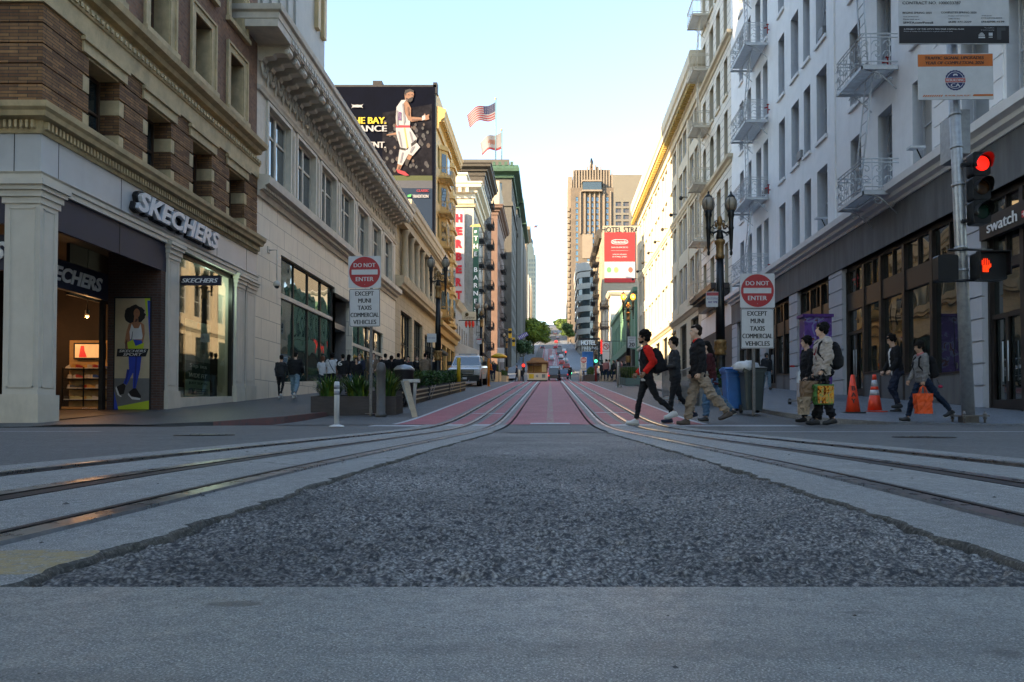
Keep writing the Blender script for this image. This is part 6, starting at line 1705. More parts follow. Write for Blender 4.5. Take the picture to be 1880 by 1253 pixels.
# street lamps
M_LPOST=mat('black green lamp paint',(0.012,0.014,0.015),0.35,0.3,var=0.3,scale=8,spec=0.5)
M_GOLD=mat('gilded lamp trim',(0.30,0.17,0.06),0.45,0.5,var=0.3,scale=12)
M_GLOBE=mat('frosted amber globe',(0.36,0.30,0.22),0.25,var=0.1,scale=6)
M_GLOBE_ON=mat('lit amber globe',(0.9,0.45,0.1),0.3,var=0,emit=(1.0,0.36,0.03),estr=0.42)
def lamp_post(x,y,label,lit=False,s=1.0):
 z0=H(x,y)+0.1
 t=thing('street_lamp',label,'street lamp',(x,y,z0),group='twin globe street lamps')
 T=Matrix.Translation((x,y,z0))@Matrix.Scale(s,4)
 mb=MB(T)
 mb.lathe([(0.30,0),(0.30,0.12),(0.26,0.16),(0.27,0.5),(0.22,0.6),(0.24,0.66),(0.33,0.72),(0.33,0.76),(0.2,0.84),(0.155,0.95),(0.15,1.35),(0.16,1.42)],M_LPOST,16);mb.build('base',t)
 mb=MB(T);mb.lathe([(0.155,1.42),(0.2,1.46),(0.175,1.55),(0.175,1.75),(0.205,1.82),(0.19,1.9),(0.15,1.92)],M_GOLD,12)
 for k in range(8):
  a=2*PI*k/8;mb.ball((0.18*math.cos(a),0.18*math.sin(a),1.68),(0.03,0.03,0.09),M_GOLD,6)
 mb.build('gold_band',t)
 mb=MB(T);mb.lathe([(0.15,1.9),(0.135,3.2),(0.115,4.5)],M_LPOST,16);mb.build('pole',t)
 mb=MB(T);mb.lathe([(0.12,4.5),(0.15,4.52),(0.15,4.62),(0.125,4.66),(0.125,4.95),(0.17,5.02),(0.17,5.1),(0.1,5.14)],M_GOLD,12);mb.build('capital',t)
 mb=MB(T)
 mb.lathe([(0.1,5.1),(0.13,5.2),(0.09,5.35),(0.12,5.4)],M_LPOST,10)
 mb.tube([(-0.36,0,5.42),(-0.2,0,5.34),(0,0,5.44),(0.2,0,5.34),(0.36,0,5.42)],0.035,M_LPOST,6)
 for s_ in(-1,1):
  for c,r in(((0.17,5.52),0.09),((0.1,5.68),0.07),((0.24,5.3),0.06)):
   mb.tube([(s_*(c[0]+r*(1-t_*0.08)*math.cos(t_*0.75)),0,c[1]+r*(1-t_*0.08)*math.sin(t_*0.75))for t_ in range(10)],0.018,M_LPOST,5)
 mb.build('crossarm',t)
 mb=MB(T);mb.ball((0,0,5.72),(0.09,0.06,0.19),M_GOLD,8);mb.ball((0,0,5.5),(0.07,0.06,0.08),M_GOLD,8)
 for s_ in(-1,1):mb.ball((s_*0.12,0,5.6),(0.05,0.05,0.1),M_GOLD,6)
 mb.build('crest',t)
 for s_ in(-1,1):
  A=MB(T@Matrix.Translation((s_*0.36,0,0)))
  A.lathe([(0.02,4.62),(0.045,4.66),(0.05,4.72),(0.03,4.78),(0.05,4.86),(0.075,5.45),(0.095,5.5),(0.075,5.56),(0.085,5.84),(0.12,5.92),(0.1,5.98),(0.13,6.05)],M_LPOST,10)
  arm=A.build('torch',t)
  g=MB(T@Matrix.Translation((s_*0.36,0,0)))
  g.lathe([(0.11,6.05),(0.165,6.14),(0.19,6.26),(0.175,6.38),(0.12,6.48)],M_GLOBE_ON if lit else M_GLOBE,14);g.build('globe',arm)
  c=MB(T@Matrix.Translation((s_*0.36,0,0)))
  c.lathe([(0.125,6.46),(0.13,6.50),(0.07,6.56),(0.03,6.60),(0.035,6.64),(0.008,6.70)],M_LPOST,10)
  for k in range(6):
   a=2*PI*k/6;c.tube([(r*1.02*math.cos(a),r*1.02*math.sin(a),z)for r,z in((0.115,6.05),(0.17,6.14),(0.195,6.26),(0.18,6.38),(0.125,6.48))],0.008,M_LPOST,4)
  c.build('cage',arm)
  if lit:
   ld=bpy.data.lights.new('street_lamp_light','POINT');ld.energy=20;ld.color=(1,0.55,0.2);ld.shadow_soft_size=0.2
   put(bpy.data.objects.new('street_lamp_light',ld),t,T@Matrix.Translation((s_*0.36,-0.35,6.26)))
 return t
lamp_post(5.42,22.5,'large dark twin globe street lamp with gilded band beside the blue bin')
lamp_post(-5.55,35.0,'dark twin globe street lamp on the left kerb before the white pickup')
lamp_post(-5.75,59.0,'dark twin globe street lamp behind the white pickup')
lamp_post(-5.9,96.0,'farthest small twin globe street lamp on the left before the cross street')
lamp_post(5.75,52.0,'twin globe street lamp glowing amber beside the speed limit plate',lit=True)
# signs
M_SIGNW=mat('reflective white sign',(0.60,0.60,0.60),0.35,var=0.06,scale=6)
M_SIGNR=mat('sign red',(0.42,0.015,0.022),0.35,var=0.08,scale=5)
M_SIGNK=mat('sign black',(0.012,0.012,0.012),0.4,var=0)
M_GALV=mat('galvanised steel',(0.36,0.37,0.38),0.45,0.6,var=0.2,scale=10,stain=0.2)
M_POSTG=mat('dull grey post',(0.17,0.16,0.15),0.5,0.3,var=0.2,scale=8)
def disc(mb,r,m,M,z=0.0,n=40):mb.add([(r*math.cos(2*PI*k/n),r*math.sin(2*PI*k/n),z)for k in range(n)],[tuple(range(n))],m,M)
def rrect(w,h,r,n=5):
 P=[]
 for cx,cy,a0 in((w/2-r,h/2-r,0),(-w/2+r,h/2-r,PI/2),(-w/2+r,-h/2+r,PI),(w/2-r,-h/2+r,1.5*PI)):
  for k in range(n+1):P.append((cx+r*math.cos(a0+PI/2*k/n),cy+r*math.sin(a0+PI/2*k/n)))
 return P
def plate(mb,w,h,m,M,r=0.04,t=0.004,z=0.0):mb.prism(rrect(w,h,r),z-t,z,m,'z',M)
def outline(mb,w,h,m,M,th,r=0.04,z=0.001):
 a=rrect(w,h,r);b=rrect(w-2*th,h-2*th,max(0.005,r-th));n=len(a)
 for i in range(n):
  j=(i+1)%n;mb.add([(a[i][0],a[i][1],z),(a[j][0],a[j][1],z),(b[j][0],b[j][1],z),(b[i][0],b[i][1],z)],[(0,1,2,3)],m,M)
def do_not_enter(px,Y,ytop,ysplit,ybot,ppx,label,rz=0.0,small=False,tilt=0.0):
 """plates hung by their photo heights; returns the thing"""
 sc=Y/F_PX
 a=at(px,(ytop+ysplit)/2,Y);b=at(px,(ysplit+ybot)/2,Y);p=at(ppx,700,Y)
 z0=H(p.x,Y)+0.05
 t=thing('traffic_sign',label,'road sign',(p.x,Y,z0))
 w=(ysplit-ytop)*sc;h2=(ybot-ysplit)*sc
 mb=MB();mb.box(p.x-0.03,p.x+0.03,Y+0.03,Y+0.09,z0-0.1,a.z+w/2-0.1,M_POSTG)
 for q in range(18):
  zz=z0+0.2+q*0.14
  if zz<b.z-h2/2:mb.box(p.x-0.006,p.x+0.006,Y+0.028,Y+0.03,zz,zz+0.012,M_BLACK)
 mb.lathe([(0.14,0),(0.14,0.015)],M_POSTG,10,Matrix.Translation((p.x,Y+0.06,z0)))
 mb.build('post',t)
 M=face_cam(a.x,Y,a.z,rz)@Matrix.Rotation(tilt,4,'Z')
 mb=MB();plate(mb,w,w*0.985,M_SIGNW,M,0.03)
 disc(mb,w*0.475,M_SIGNR,M,0.002);mb.add([(x,y,0.004)for x,y in rrect(w*0.80,w*0.155,0.01)],[tuple(range(24))],M_SIGNW,M)
 mb.text('DO NOT',M_SIGNW,M@Matrix.Translation((0,w*0.215,0.004)),h=w*0.125,w=w*0.66,offset=0.018)
 mb.text('ENTER',M_SIGNW,M@Matrix.Translation((0,-w*0.215,0.004)),h=w*0.125,w=w*0.54,offset=0.018)
 for y in(w*0.06,-w*0.38):disc(mb,0.008,M_GALV,M@Matrix.Translation((0,y,0)),0.006,8)
 mb.build('no_entry_plate',t)
 M=face_cam(b.x,Y,b.z,rz)@Matrix.Rotation(tilt,4,'Z')
 mb=MB();plate(mb,w*0.95,h2*0.985,M_SIGNW,M,0.03);outline(mb,w*0.95-0.012,h2*0.985-0.012,M_SIGNK,M,0.012)
 for k,(s,ww)in enumerate((('EXCEPT',0.56),('MUNI',0.38),('TAXIS',0.42),('COMMERCIAL',0.86),('VEHICLES',0.70))):
  if not small:mb.text(s,M_SIGNK,M@Matrix.Translation((0,h2*(0.37-0.185*k),0.002)),h=h2*0.115,w=w*ww,offset=0.02)
  else:mb.box(-w*ww/2,w*ww/2,h2*(0.34-0.185*k),h2*(0.40-0.185*k),0.0,0.003,M_SIGNK,M)
 mb.build('exception_plate',t)
 return t
do_not_enter(669.5,16.6,470,530,601,680,'do not enter sign with exception plate on a post by the planter box',tilt=0.012)
do_not_enter(1390.5,16.4,502,566,641,1385,'do not enter sign with exception plate rising behind the grey bin')
do_not_enter(1071.5,88,656,667,681,1072,'small distant do not enter sign in the street beyond the rise',small=True)
mb=MB();p=at(699,775,16.4);z0=H(p.x,16.4)
mb.lathe([(0.13,-0.05),(0.13,0.02),(0.105,0.03),(0.105,0.98),(0.112,0.99),(0.112,1.06),(0.09,1.18),(0.03,1.21)],mat('dark grey bollard',(0.09,0.085,0.08),0.5,var=0.2),16,Matrix.Translation((p.x,16.4,z0+0.05)))
mb.build('steel_bollard',label='thick grey capped bollard right beside the left sign post',cat='bollard')
def small_plate(px0,px1,py0,py1,Y,label,draw,post=True):
 a,b=at(px0,py0,Y),at(px1,py1,Y);cx=(a.x+b.x)/2;cz=(a.z+b.z)/2
 w,h=b.x-a.x,a.z-b.z;M=face_cam(cx,Y,cz);mb=MB()
 plate(mb,w,h,M_SIGNW,M,0.03);draw(mb,M,w,h)
 if post:
  zg=H(cx,Y);mb.box(cx-0.025,cx+0.025,Y+0.01,Y+0.06,zg,a.z,M_POSTG)
 return mb.build('street_sign',label=label,cat='road sign')
def d20(mb,M,w,h):
 outline(mb,w*0.94,h*0.95,M_SIGNK,M,0.015)
 mb.text('SPEED',M_SIGNK,M@Matrix.Translation((0,h*0.33,0.002)),h=h*0.13,w=w*0.7);mb.text('LIMIT',M_SIGNK,M@Matrix.Translation((0,h*0.12,0.002)),h=h*0.13,w=w*0.6)
 mb.text('20',M_SIGNK,M@Matrix.Translation((0,-h*0.22,0.002)),h=h*0.36,w=w*0.66,offset=0.03)
small_plate(1152,1167.5,618,639,51.6,'white speed limit 20 plate beside the amber lit street lamp',d20)
def dnl(mb,M,w,h):
 M2=M@Matrix.Translation((0,h*0.24,0))
 for k in range(28):
  t0,t1=2*PI*k/28,2*PI*(k+1)/28;r0,r1=w*0.45,w*0.35
  mb.add([(r0*math.cos(t0),r0*math.sin(t0),0.002),(r0*math.cos(t1),r0*math.sin(t1),0.002),(r1*math.cos(t1),r1*math.sin(t1),0.002),(r1*math.cos(t0),r1*math.sin(t0),0.002)],[(0,1,2,3)],M_SIGNR,M2)
 mb.add([(-w*0.2,w*0.1,0.003),(w*0.12,w*0.1,0.003),(w*0.12,-w*0.22,0.003),(w*0.2,-w*0.22,0.003),(w*0.2,w*0.18,0.003),(-w*0.2,w*0.18,0.003)],[(0,1,2,3,4,5)],M_SIGNK,M2)
 mb.add([(-w*0.1,w*0.26,0.003),(-w*0.28,w*0.14,0.003),(-w*0.1,w*0.02,0.003)],[(0,1,2)],M_SIGNK,M2)
 mb.add([(-w*0.3,w*0.26,0.004),(-w*0.24,w*0.32,0.004),(w*0.3,-w*0.26,0.004),(w*0.24,-w*0.32,0.004)],[(0,3,2,1)],M_SIGNR,M2)
 mb.box(-w*0.48,w*0.48,-h*0.04,-h*0.03,0,0.004,M_SIGNK,M)
small_plate(1106,1119,628,661,70,'white no left turn sign on a post by the green planters',dnl)
small_plate(913,926,639,665,72,'blank white plate seen edge lit on the left past the pickup',lambda*a:None)
def ds(mb,M,w,h):
 mb.box(-w*0.46,w*0.46,h*0.24,h*0.46,0,0.003,mat('sign faded red',(0.4,0.05,0.06),0.5,var=0.2),M);mb.text('NO STOPPING',mat('sign purple',(0.12,0.08,0.25),0.5,var=0),M@Matrix.Translation((0,h*0.05,0.002)),h=h*0.14,w=w*0.85);mb.text('ANY TIME',mat('sign purple',(0.12,0.08,0.25),0.5,var=0),M@Matrix.Translation((0,-h*0.18,0.002)),h=h*0.14,w=w*0.7,offset=0.02)
small_plate(1296,1321,536,564,22.4,'small red and white any time plate on the large right street lamp',ds,post=False)
small_plate(784,801,613,629,34.6,'small white parking plate hanging off the left kerb street lamp',lambda mb,M,w,h:mb.text('TOW AWAY',mat('sign purple',(0.12,0.08,0.25),0.5,var=0),M@Matrix.Translation((0,0,0.002)),h=h*0.2,w=w*0.8))
small_plate(875,884,622,632,58.4,'tiny red printed parking plate on the lamp behind the pickup',ds,post=False)
# signal mast at the right corner
def signal_mast():
 Y=13.9;a,b=at(1778,772,Y),at(1752,190,Y)
 z0=a.z-0.02
 t=thing('signal_mast','galvanised traffic signal mast with boards at the right corner','signal pole',(a.x,Y,z0))
 d=Vector((b.x-a.x,0,b.z-a.z)).normalized();base=Vector((a.x,Y,z0+0.12))
 at_h=lambda z:base+d*((z-base.z)/d.z)
 mb=MB();mb.tube([tuple(base),tuple(at_h(4)),tuple(at_h(10))],[0.118,0.105,0.09],M_GALV,20)
 for z in(2.9,3.35,4.6,5.35,6.0):mb.tube([tuple(at_h(z)),tuple(at_h(z+0.05))],0.122 if z<5 else 0.112,M_GALV,16)
 mb.build('pole',t)
 mb=MB();mb.box(a.x-0.26,a.x+0.26,Y-0.26,Y+0.26,z0+0.09,z0+0.12,M_POSTG);mb.box(a.x-0.13,a.x+0.13,Y-0.13,Y+0.13,z0-0.03,z0+0.09,M_POSTG)
 for sx in(-1,1):
  for sy in(-1,1):
   mb.tube([(a.x+sx*0.2,Y+sy*0.2,z0-0.05),(a.x+sx*0.2,Y+sy*0.2,z0+0.2)],0.02,M_POSTG,6);mb.lathe([(0.04,z0+0.125),(0.04,z0+0.16)],M_POSTG,6,Matrix.Translation((a.x+sx*0.2,Y+sy*0.2,0)))
   mb.lathe([(0.04,z0+0.04),(0.04,z0+0.08)],M_POSTG,6,Matrix.Translation((a.x+sx*0.2,Y+sy*0.2,0)))
 mb.build('base_plate',t)
 Yf=Y-0.22
 p,q=at(1649,-70,Yf),at(1853,81,Yf);w,h=q.x-p.x,p.z-q.z
 M=face_cam((p.x+q.x)/2,Yf,(p.z+q.z)/2)@Matrix.Rotation(0.0,4,'Z')
 mb=MB();plate(mb,w,h,M_SIGNW,M,0.01,0.02);k_=w/204.0
 BX=lambda px:(px-1751)*k_;BY=lambda py:(5.5-py)*k_
 blk=mat('board black brown',(0.016,0.012,0.012),0.4,var=0.1)
 mb.box(-w/2+0.003,w/2-0.003,-h/2+0.012,BY(49),0.0,0.003,blk,M)
 def T(s,x0,x1,y,hh,m=M_SIGNK,off=0.01):mb.text(s,m,M@Matrix.Translation(((BX(x0)+BX(x1))/2,BY(y),0.004)),h=hh*k_,w=(x1-x0)*k_,offset=off)
 T('CONTRACT NO. 1000033787',1656,1764,6,5.4);T('POWELL STREET IMPROVEMENTS',1656,1840,-40,8);T('BEGINS SPRING 2025',1656,1710,24.6,3.4);T('COMPLETES SPRING 2026',1727,1793,23.8,3.4)
 T('MORE INFORMATION',1657,1685,32,1.4);T('Please visit us at',1657,1687,36.6,2.0);T('SFMTA.com/Powell',1657,1712,43,4,off=0.03)
 T('PROJECT INFORMATION',1740,1779,30.6,1.6);T('PUBLIC WORKS',1741,1762,35.8,1.8);T('(628) 271-2229',1741,1783,42,4,off=0.03)
 T('AFTER HOURS',1802,1821,30,1.4);T('SFMTA CUSTOMER SERVICE',1801,1840,34.4,1.8);T('(415)706-4199',1802,1844,41.6,4,off=0.03)
 T("A PROJECT OF THE CITY'S TEN-YEAR CAPITAL PLAN",1658,1769,55.5,3.2,M_SIGNW,0.02);T('Plans to keep San Francisco a great place to live',1658,1748,59.6,2.0,M_SIGNW)
 T('This project is',1807,1825,53,1.6,M_SIGNW);T('brought to you by',1801,1825,57,1.6,M_SIGNW)
 ring(mb,0,0,0,0,0,0,M_SIGNW)if False else None
 mb.box(BX(1796),BX(1808),BY(72),BY(69.5),0.003,0.006,M_SIGNW,M)
 for kk in range(6):mb.box(BX(1796.5+kk*1.9),BX(1797.7+kk*1.9),BY(68.5),BY(68.5-2-5*math.sin(PI*(kk+0.5)/6)),0.003,0.006,M_SIGNW,M)
 mb.box(BX(1815),BX(1822),BY(67.5),BY(62),0.003,0.006,M_SIGNW,M);mb.box(BX(1815),BX(1822),BY(71),BY(69.5),0.003,0.006,M_SIGNW,M)
 gyb=mat('board dim grey',(0.05,0.05,0.05),0.5,var=0)
 mb.box(BX(1830),BX(1846),BY(58),BY(52),0.003,0.006,gyb,M);mb.box(BX(1830),BX(1838),BY(75),BY(58),0.003,0.006,gyb,M)
 mb.build('contract_board',t)
 p,q=at(1685,99,Yf),at(1824,183,Yf);w,h=q.x-p.x,p.z-q.z
 M=face_cam((p.x+q.x)/2,Yf,(p.z+q.z)/2)@Matrix.Rotation(0.01,4,'Z')
 mb=MB();plate(mb,w,h,M_SIGNW,M,0.01,0.015);k_=w/139.0
 BX=lambda px:(px-1754.5)*k_;BY=lambda py:(141-py)*k_
 og=mat('board orange',(0.62,0.15,0.02),0.45,var=0.05);nv=mat('badge navy',(0.02,0.03,0.12),0.45,var=0);rdd=mat('badge red',(0.5,0.05,0.04),0.45,var=0)
 mb.box(-w/2+0.003,w/2-0.003,BY(122),BY(99.5),0.0,0.003,og,M)
 def T(s,x0,x1,y,hh,m=M_SIGNK,off=0.01,sh=0.15):mb.text(s,m,M@Matrix.Translation(((BX(x0)+BX(x1))/2,BY(y),0.0085)),h=hh*k_,w=(x1-x0)*k_,offset=off,shear=sh)
 T('TRAFFIC SIGNAL UPGRADES',1698,1807,106.5,5.6,off=0.02);T('YEAR OF COMPLETION: 2026',1699,1807,115.5,5.6,off=0.02)
 Mb=M@Matrix.Translation((BX(1753.5),BY(148),0))
 n=40;mb.add([(k_*(18.5+(0.9 if k%2 else 0))*math.cos(2*PI*k/n),k_*(18.5+(0.9 if k%2 else 0))*math.sin(2*PI*k/n),0.002)for k in range(n)],[tuple(range(n))],nv,Mb)
 disc(mb,16*k_,M_SIGNW,Mb,0.003);disc(mb,15*k_,nv,Mb,0.004)
 mb.box(-19.5*k_,19.5*k_,-4.5*k_,4.5*k_,0.003,0.006,M_SIGNW,Mb);mb.box(-18.5*k_,18.5*k_,-3.7*k_,3.7*k_,0.006,0.0075,rdd,Mb)
 T('REBUILDING',1737,1770,148,4.6,M_SIGNW,0.02,0);T('CA',1745,1762,157.5,6.5,M_SIGNW,0.03,0)
 mb.add([(x*k_,y*k_,0.006)for x,y in((-4,8),(-4,10.5),(-2,12),(3,12),(4.5,10),(4.5,8),(3,8),(2.5,9.2),(-1.5,9.2),(-2,8))],[tuple(range(10))],M_SIGNW,Mb)
 for kk in range(9):mb.add([(BX(1692.5+4.1*kk),BY(178.5),0.004),(BX(1695+4.1*kk),BY(178.5),0.004),(BX(1697.5+4.1*kk),BY(175),0.004),(BX(1695+4.1*kk),BY(175),0.004)],[(0,1,2,3)],og,M)
 mb.add([(BX(1785),BY(178),0.004),(BX(1823),BY(178),0.004),(BX(1823),BY(174.5),0.004),(BX(1787),BY(174.5),0.004)],[(0,1,2,3)],og,M)
 T('BE WORK ZONE ALERT',1734,1781,176.8,2.8,og,0.02,0)
 mb.build('upgrade_board',t)
 mb=MB();p=at(1774,250,Y);mb.box(p.x-0.02,p.x+0.2,Y+0.2,Y+0.9,at(1774,275,Y).z,at(1774,193,Y).z,M_GALV);mb.build('side_board',t)
 M_SH=mat('signal housing black',(0.01,0.01,0.011),0.35,var=0.1)
 def lens(mb,c,r,m):mb.ball(c,(r,0.03,r),m,16)
 cx=at(1803,340,Yf);W=0.34
 h0=at(1800,412,Yf).z;h1=at(1800,280,Yf).z;cz=[h1-(h1-h0)*(k+0.5)/3 for k in range(3)]
 s=MB()
 for z in cz:s.prism([(x+cx.x-0.03,y+z)for x,y in rrect(W,(h1-h0)/3-0.01,0.05)],Yf-0.05,Yf+0.18,M_SH,'y')
 s.box(cx.x-0.03-W/2-0.16,cx.x-0.03-W/2,Yf+0.05,Yf+0.1,h1-0.25,h1-0.19,M_SH);s.box(cx.x-0.03-W/2-0.16,cx.x-0.03-W/2,Yf+0.05,Yf+0.1,h0+0.05,h0+0.11,M_SH)
 hd=s.build('signal_head',t)
 on=mat('lit red lens',(1,0.05,0.03),0.3,var=0,emit=(1.0,0.012,0.008),estr=0.42);am=mat('dark amber lens',(0.05,0.02,0.006),0.15,var=0);gn=mat('dark green lens',(0.006,0.03,0.018),0.15,var=0)
 for z,m,nm in zip(cz,(on,am,gn),('red_lens','amber_lens','green_lens')):
  mb=MB();lens(mb,(cx.x-0.03,Yf-0.055,z),0.145,m);mb.build(nm,hd)
  mb=MB();vs=[];fs=[]
  for k in range(17):
   a_=math.radians(-30+240*k/16);r=0.165
   vs.append((cx.x-0.03+r*math.cos(a_),Yf-0.05,z+r*math.sin(a_)));vs.append((cx.x-0.03+r*0.97*math.cos(a_),Yf-0.05-0.24*(0.45+0.55*max(0,math.sin(a_))),z-0.012+r*0.97*math.sin(a_)))
  for k in range(16):fs.append((2*k,2*k+1,2*k+3,2*k+2))
  mb.add(vs,fs,M_SH);mb.build('visor',hd)
 def ped(px0,px1,py0,py1,hand,nm):
  a,b=at(px0,py0,Yf),at(px1,py1,Yf);w,h=b.x-a.x,a.z-b.z
  mb=MB();mb.prism([((a.x+b.x)/2+x,(a.z+b.z)/2+y)for x,y in rrect(w,h,0.05)],Yf-0.06,Yf+0.14,M_SH,'y');g=mb.build(nm,t)
  if hand:
   og2=mat('lit orange hand',(1,0.1,0.02),0.4,var=0,emit=(1,0.035,0.006),estr=0.42)
   mb=MB();cx_,cz_=a.x+w*0.3,(a.z+b.z)/2
   k=0.017
   for i in range(-7,8):
    for j in range(-9,10):
     x,y=i*0.75,j*0.75
     palm=(abs(x)<3.0 and-5.5<y<0.5);fing=(y>=0.5 and abs(x)<3.2 and y<(4.8 if abs(x)>2 else 6.6)and(int((x+8)/0.75)%2==0 or abs(x)<0.3));th=(3.0<=x<5 and-2.5<y-(x-3)*0.8<0.3)
     if palm or fing or th:mb.ball((cx_+x*k*1.3,Yf-0.07,cz_+y*k*1.3),(0.0085,0.004,0.0085),og2,5)
   mb.build('hand_symbol',g)
   vs=MB();vs.box(a.x,b.x,Yf-0.2,Yf-0.06,a.z-0.02,a.z,M_SH);vs.box(a.x,a.x+0.02,Yf-0.2,Yf-0.06,b.z,a.z-0.02,M_SH);vs.box(b.x-0.02,b.x,Yf-0.2,Yf-0.06,b.z+0.08,a.z-0.02,M_SH);vs.build('visor',g)
 ped(1788,1846,464,515,True,'walk_signal_head');ped(1719,1757,469,517,False,'walk_signal_head')
 mb=MB()
 for z in(at(1770,462,Y).z,at(1770,518,Y).z):mb.tube([(at(1735,462,Y).x,Y-0.1,z),(at(1765,400,Y).x,Y-0.16,z+0.0),(at(1815,462,Y).x,Y-0.1,z)],0.025,M_SH,6)
 mb.build('bracket_arm',t)
signal_mast()
# small things on the right
def cone(px,Y,label,band):
 p=at(px,765,Y);z0=H(p.x,Y)+0.05
 t=thing('traffic_cone',label,'traffic cone',(p.x,Y,z0),group='orange traffic cones')
 oc=mat('cone orange',(0.80,0.055,0.015),0.45,var=0.12,scale=8);rf=mat('cone reflective',(0.5,0.5,0.52),0.3,var=0.1,scale=20)
 T=Matrix.Translation((p.x,Y,z0))
 if band:pr=[(0.17,0.03),(0.16,0.06)];segs=[(0.06,0.42,oc),(0.42,0.55,rf),(0.55,0.63,oc),(0.63,0.79,rf),(0.79,0.92,oc)]
 else:segs=[(0.04,0.92,oc)]
 R_=lambda z:0.175-0.135*z/0.92
 for(a,b,m)in segs:
  mb=MB(T);mb.lathe([(R_(a),a),(R_(b),b)],m,20);mb.build('cone_body' if m==oc else 'reflective_band',t)
 mb=MB(T);mb.prism(rrect(0.46,0.46,0.06),0.0,0.045,oc if band else mat('black rubber base',(0.015,0.015,0.015),0.7,var=0.1),'z');mb.build('cone_base',t)
 if not band:
  mb=MB(T)
  for k,ch in enumerate('BAY'):mb.text(ch,M_SIGNK,Matrix.Translation((-0.02-0.01*k,-R_(0.6-0.14*k)*1.03-0.004,0.60-0.15*k))@Matrix.Rotation(PI/2-0.15,4,'X'),h=0.105,offset=0.03)
  mb.build('stencil',t)
cone(1566,16.6,'plain orange cone with black stencilled letters on a black base',False)
cone(1606,17.0,'orange cone with two silver reflective bands',True)
def bin_(px,Y,w,d,h,col,label,lidcol,open_=False):
 p=at(px,770,Y);z0=H(p.x,Y)+0.06
 t=thing('wheelie_bin',label,'bin',(p.x,Y,z0))
 m=mat(label[:12]+' plastic',col,0.4,var=0.12,scale=5);ml=mat(label[:12]+' lid',lidcol,0.4,var=0.1)
 T=Matrix.Translation((p.x,Y,z0));mb=MB(T)
 a,b=rrect(w*0.78,d*0.8,0.05),rrect(w,d,0.06);n=len(a)
 vs=[(x,y,0.06)for x,y in a]+[(x,y,h)for x,y in b];mb.add(vs,[(i,(i+1)%n,n+(i+1)%n,n+i)for i in range(n)]+[tuple(range(n))[::-1]],m)
 mb.prism(rrect(w+0.05,d+0.05,0.07),h-0.06,h,m,'z');mb.prism(rrect(w+0.02,d+0.02,0.06),h-0.16,h-0.13,m,'z')
 mb.build('bin_body',t)
 mb=MB(T);mb.prism([(-d/2-0.03,h),(-d/2-0.05,h+0.03),(0,h+0.09),(d/2+0.03,h+0.05),(d/2+0.03,h)],-w/2-0.03,w/2+0.03,ml,'x');mb.build('lid',t)
 for s in(-1,1):
  mb=MB(T);mb.lathe([(0.1,-0.03),(0.1,0.03)],M_BLACK,14,Matrix.Translation((s*(w/2-0.05),d/2-0.02,0.1))@Matrix.Rotation(PI/2,4,'Y'));mb.build('wheel',t)
 mb=MB(T);mb.tube([(-w*0.35,d/2+0.06,h-0.05),(w*0.35,d/2+0.06,h-0.05)],0.015,ml,6);mb.build('handle',t)
 return p.x,z0
bx,bz=bin_(1345,17.6,0.46,0.55,1.0,(0.015,0.13,0.40),'blue wheeled bin between the street lamp and the grey bin',(0.015,0.15,0.45))
gx_,gz_=bin_(1381,16.9,0.50,0.55,1.02,(0.035,0.05,0.05),'dark grey wheeled bin with a white bag on its rim',(0.02,0.025,0.025))
def lump(center,r,m,seed,name,label,cat,amp=0.35,sub=3,group=None):
 bm=bmesh.new();bmesh.ops.create_icosphere(bm,subdivisions=sub,radius=1)
 rr=np.random.default_rng(seed)
 for v in bm.verts:
  c=v.co;n=float(vnoise(np.array(c.x*2+9),np.array(c.z*2+c.y*1.7+5),0.7,seed))*0.6+float(vnoise(np.array(c.x*5+9),np.array(c.z*5-c.y*4+5),0.9,seed+1))*0.4
  v.co=Vector((c.x*r[0],c.y*r[1],c.z*r[2]))*(1+amp*(n-0.5)*2)
 me=bpy.data.meshes.new(name);bm.to_mesh(me);bm.free();me.materials.append(m)
 for p in me.polygons:p.use_smooth=True
 o=bpy.data.objects.new(name,me);put(o,None,Matrix.Translation(center));return tag(o,label,cat,group)
M_PLAS=mat('white plastic bag',(0.62,0.64,0.66),0.35,var=0.12,scale=10,bump=0.6,bscale=14)
lump((gx_-0.16,16.8,gz_+1.1),(0.30,0.24,0.14),M_PLAS,3,'plastic_bag','white plastic rubbish bag bulging over the grey bin lid','bag')
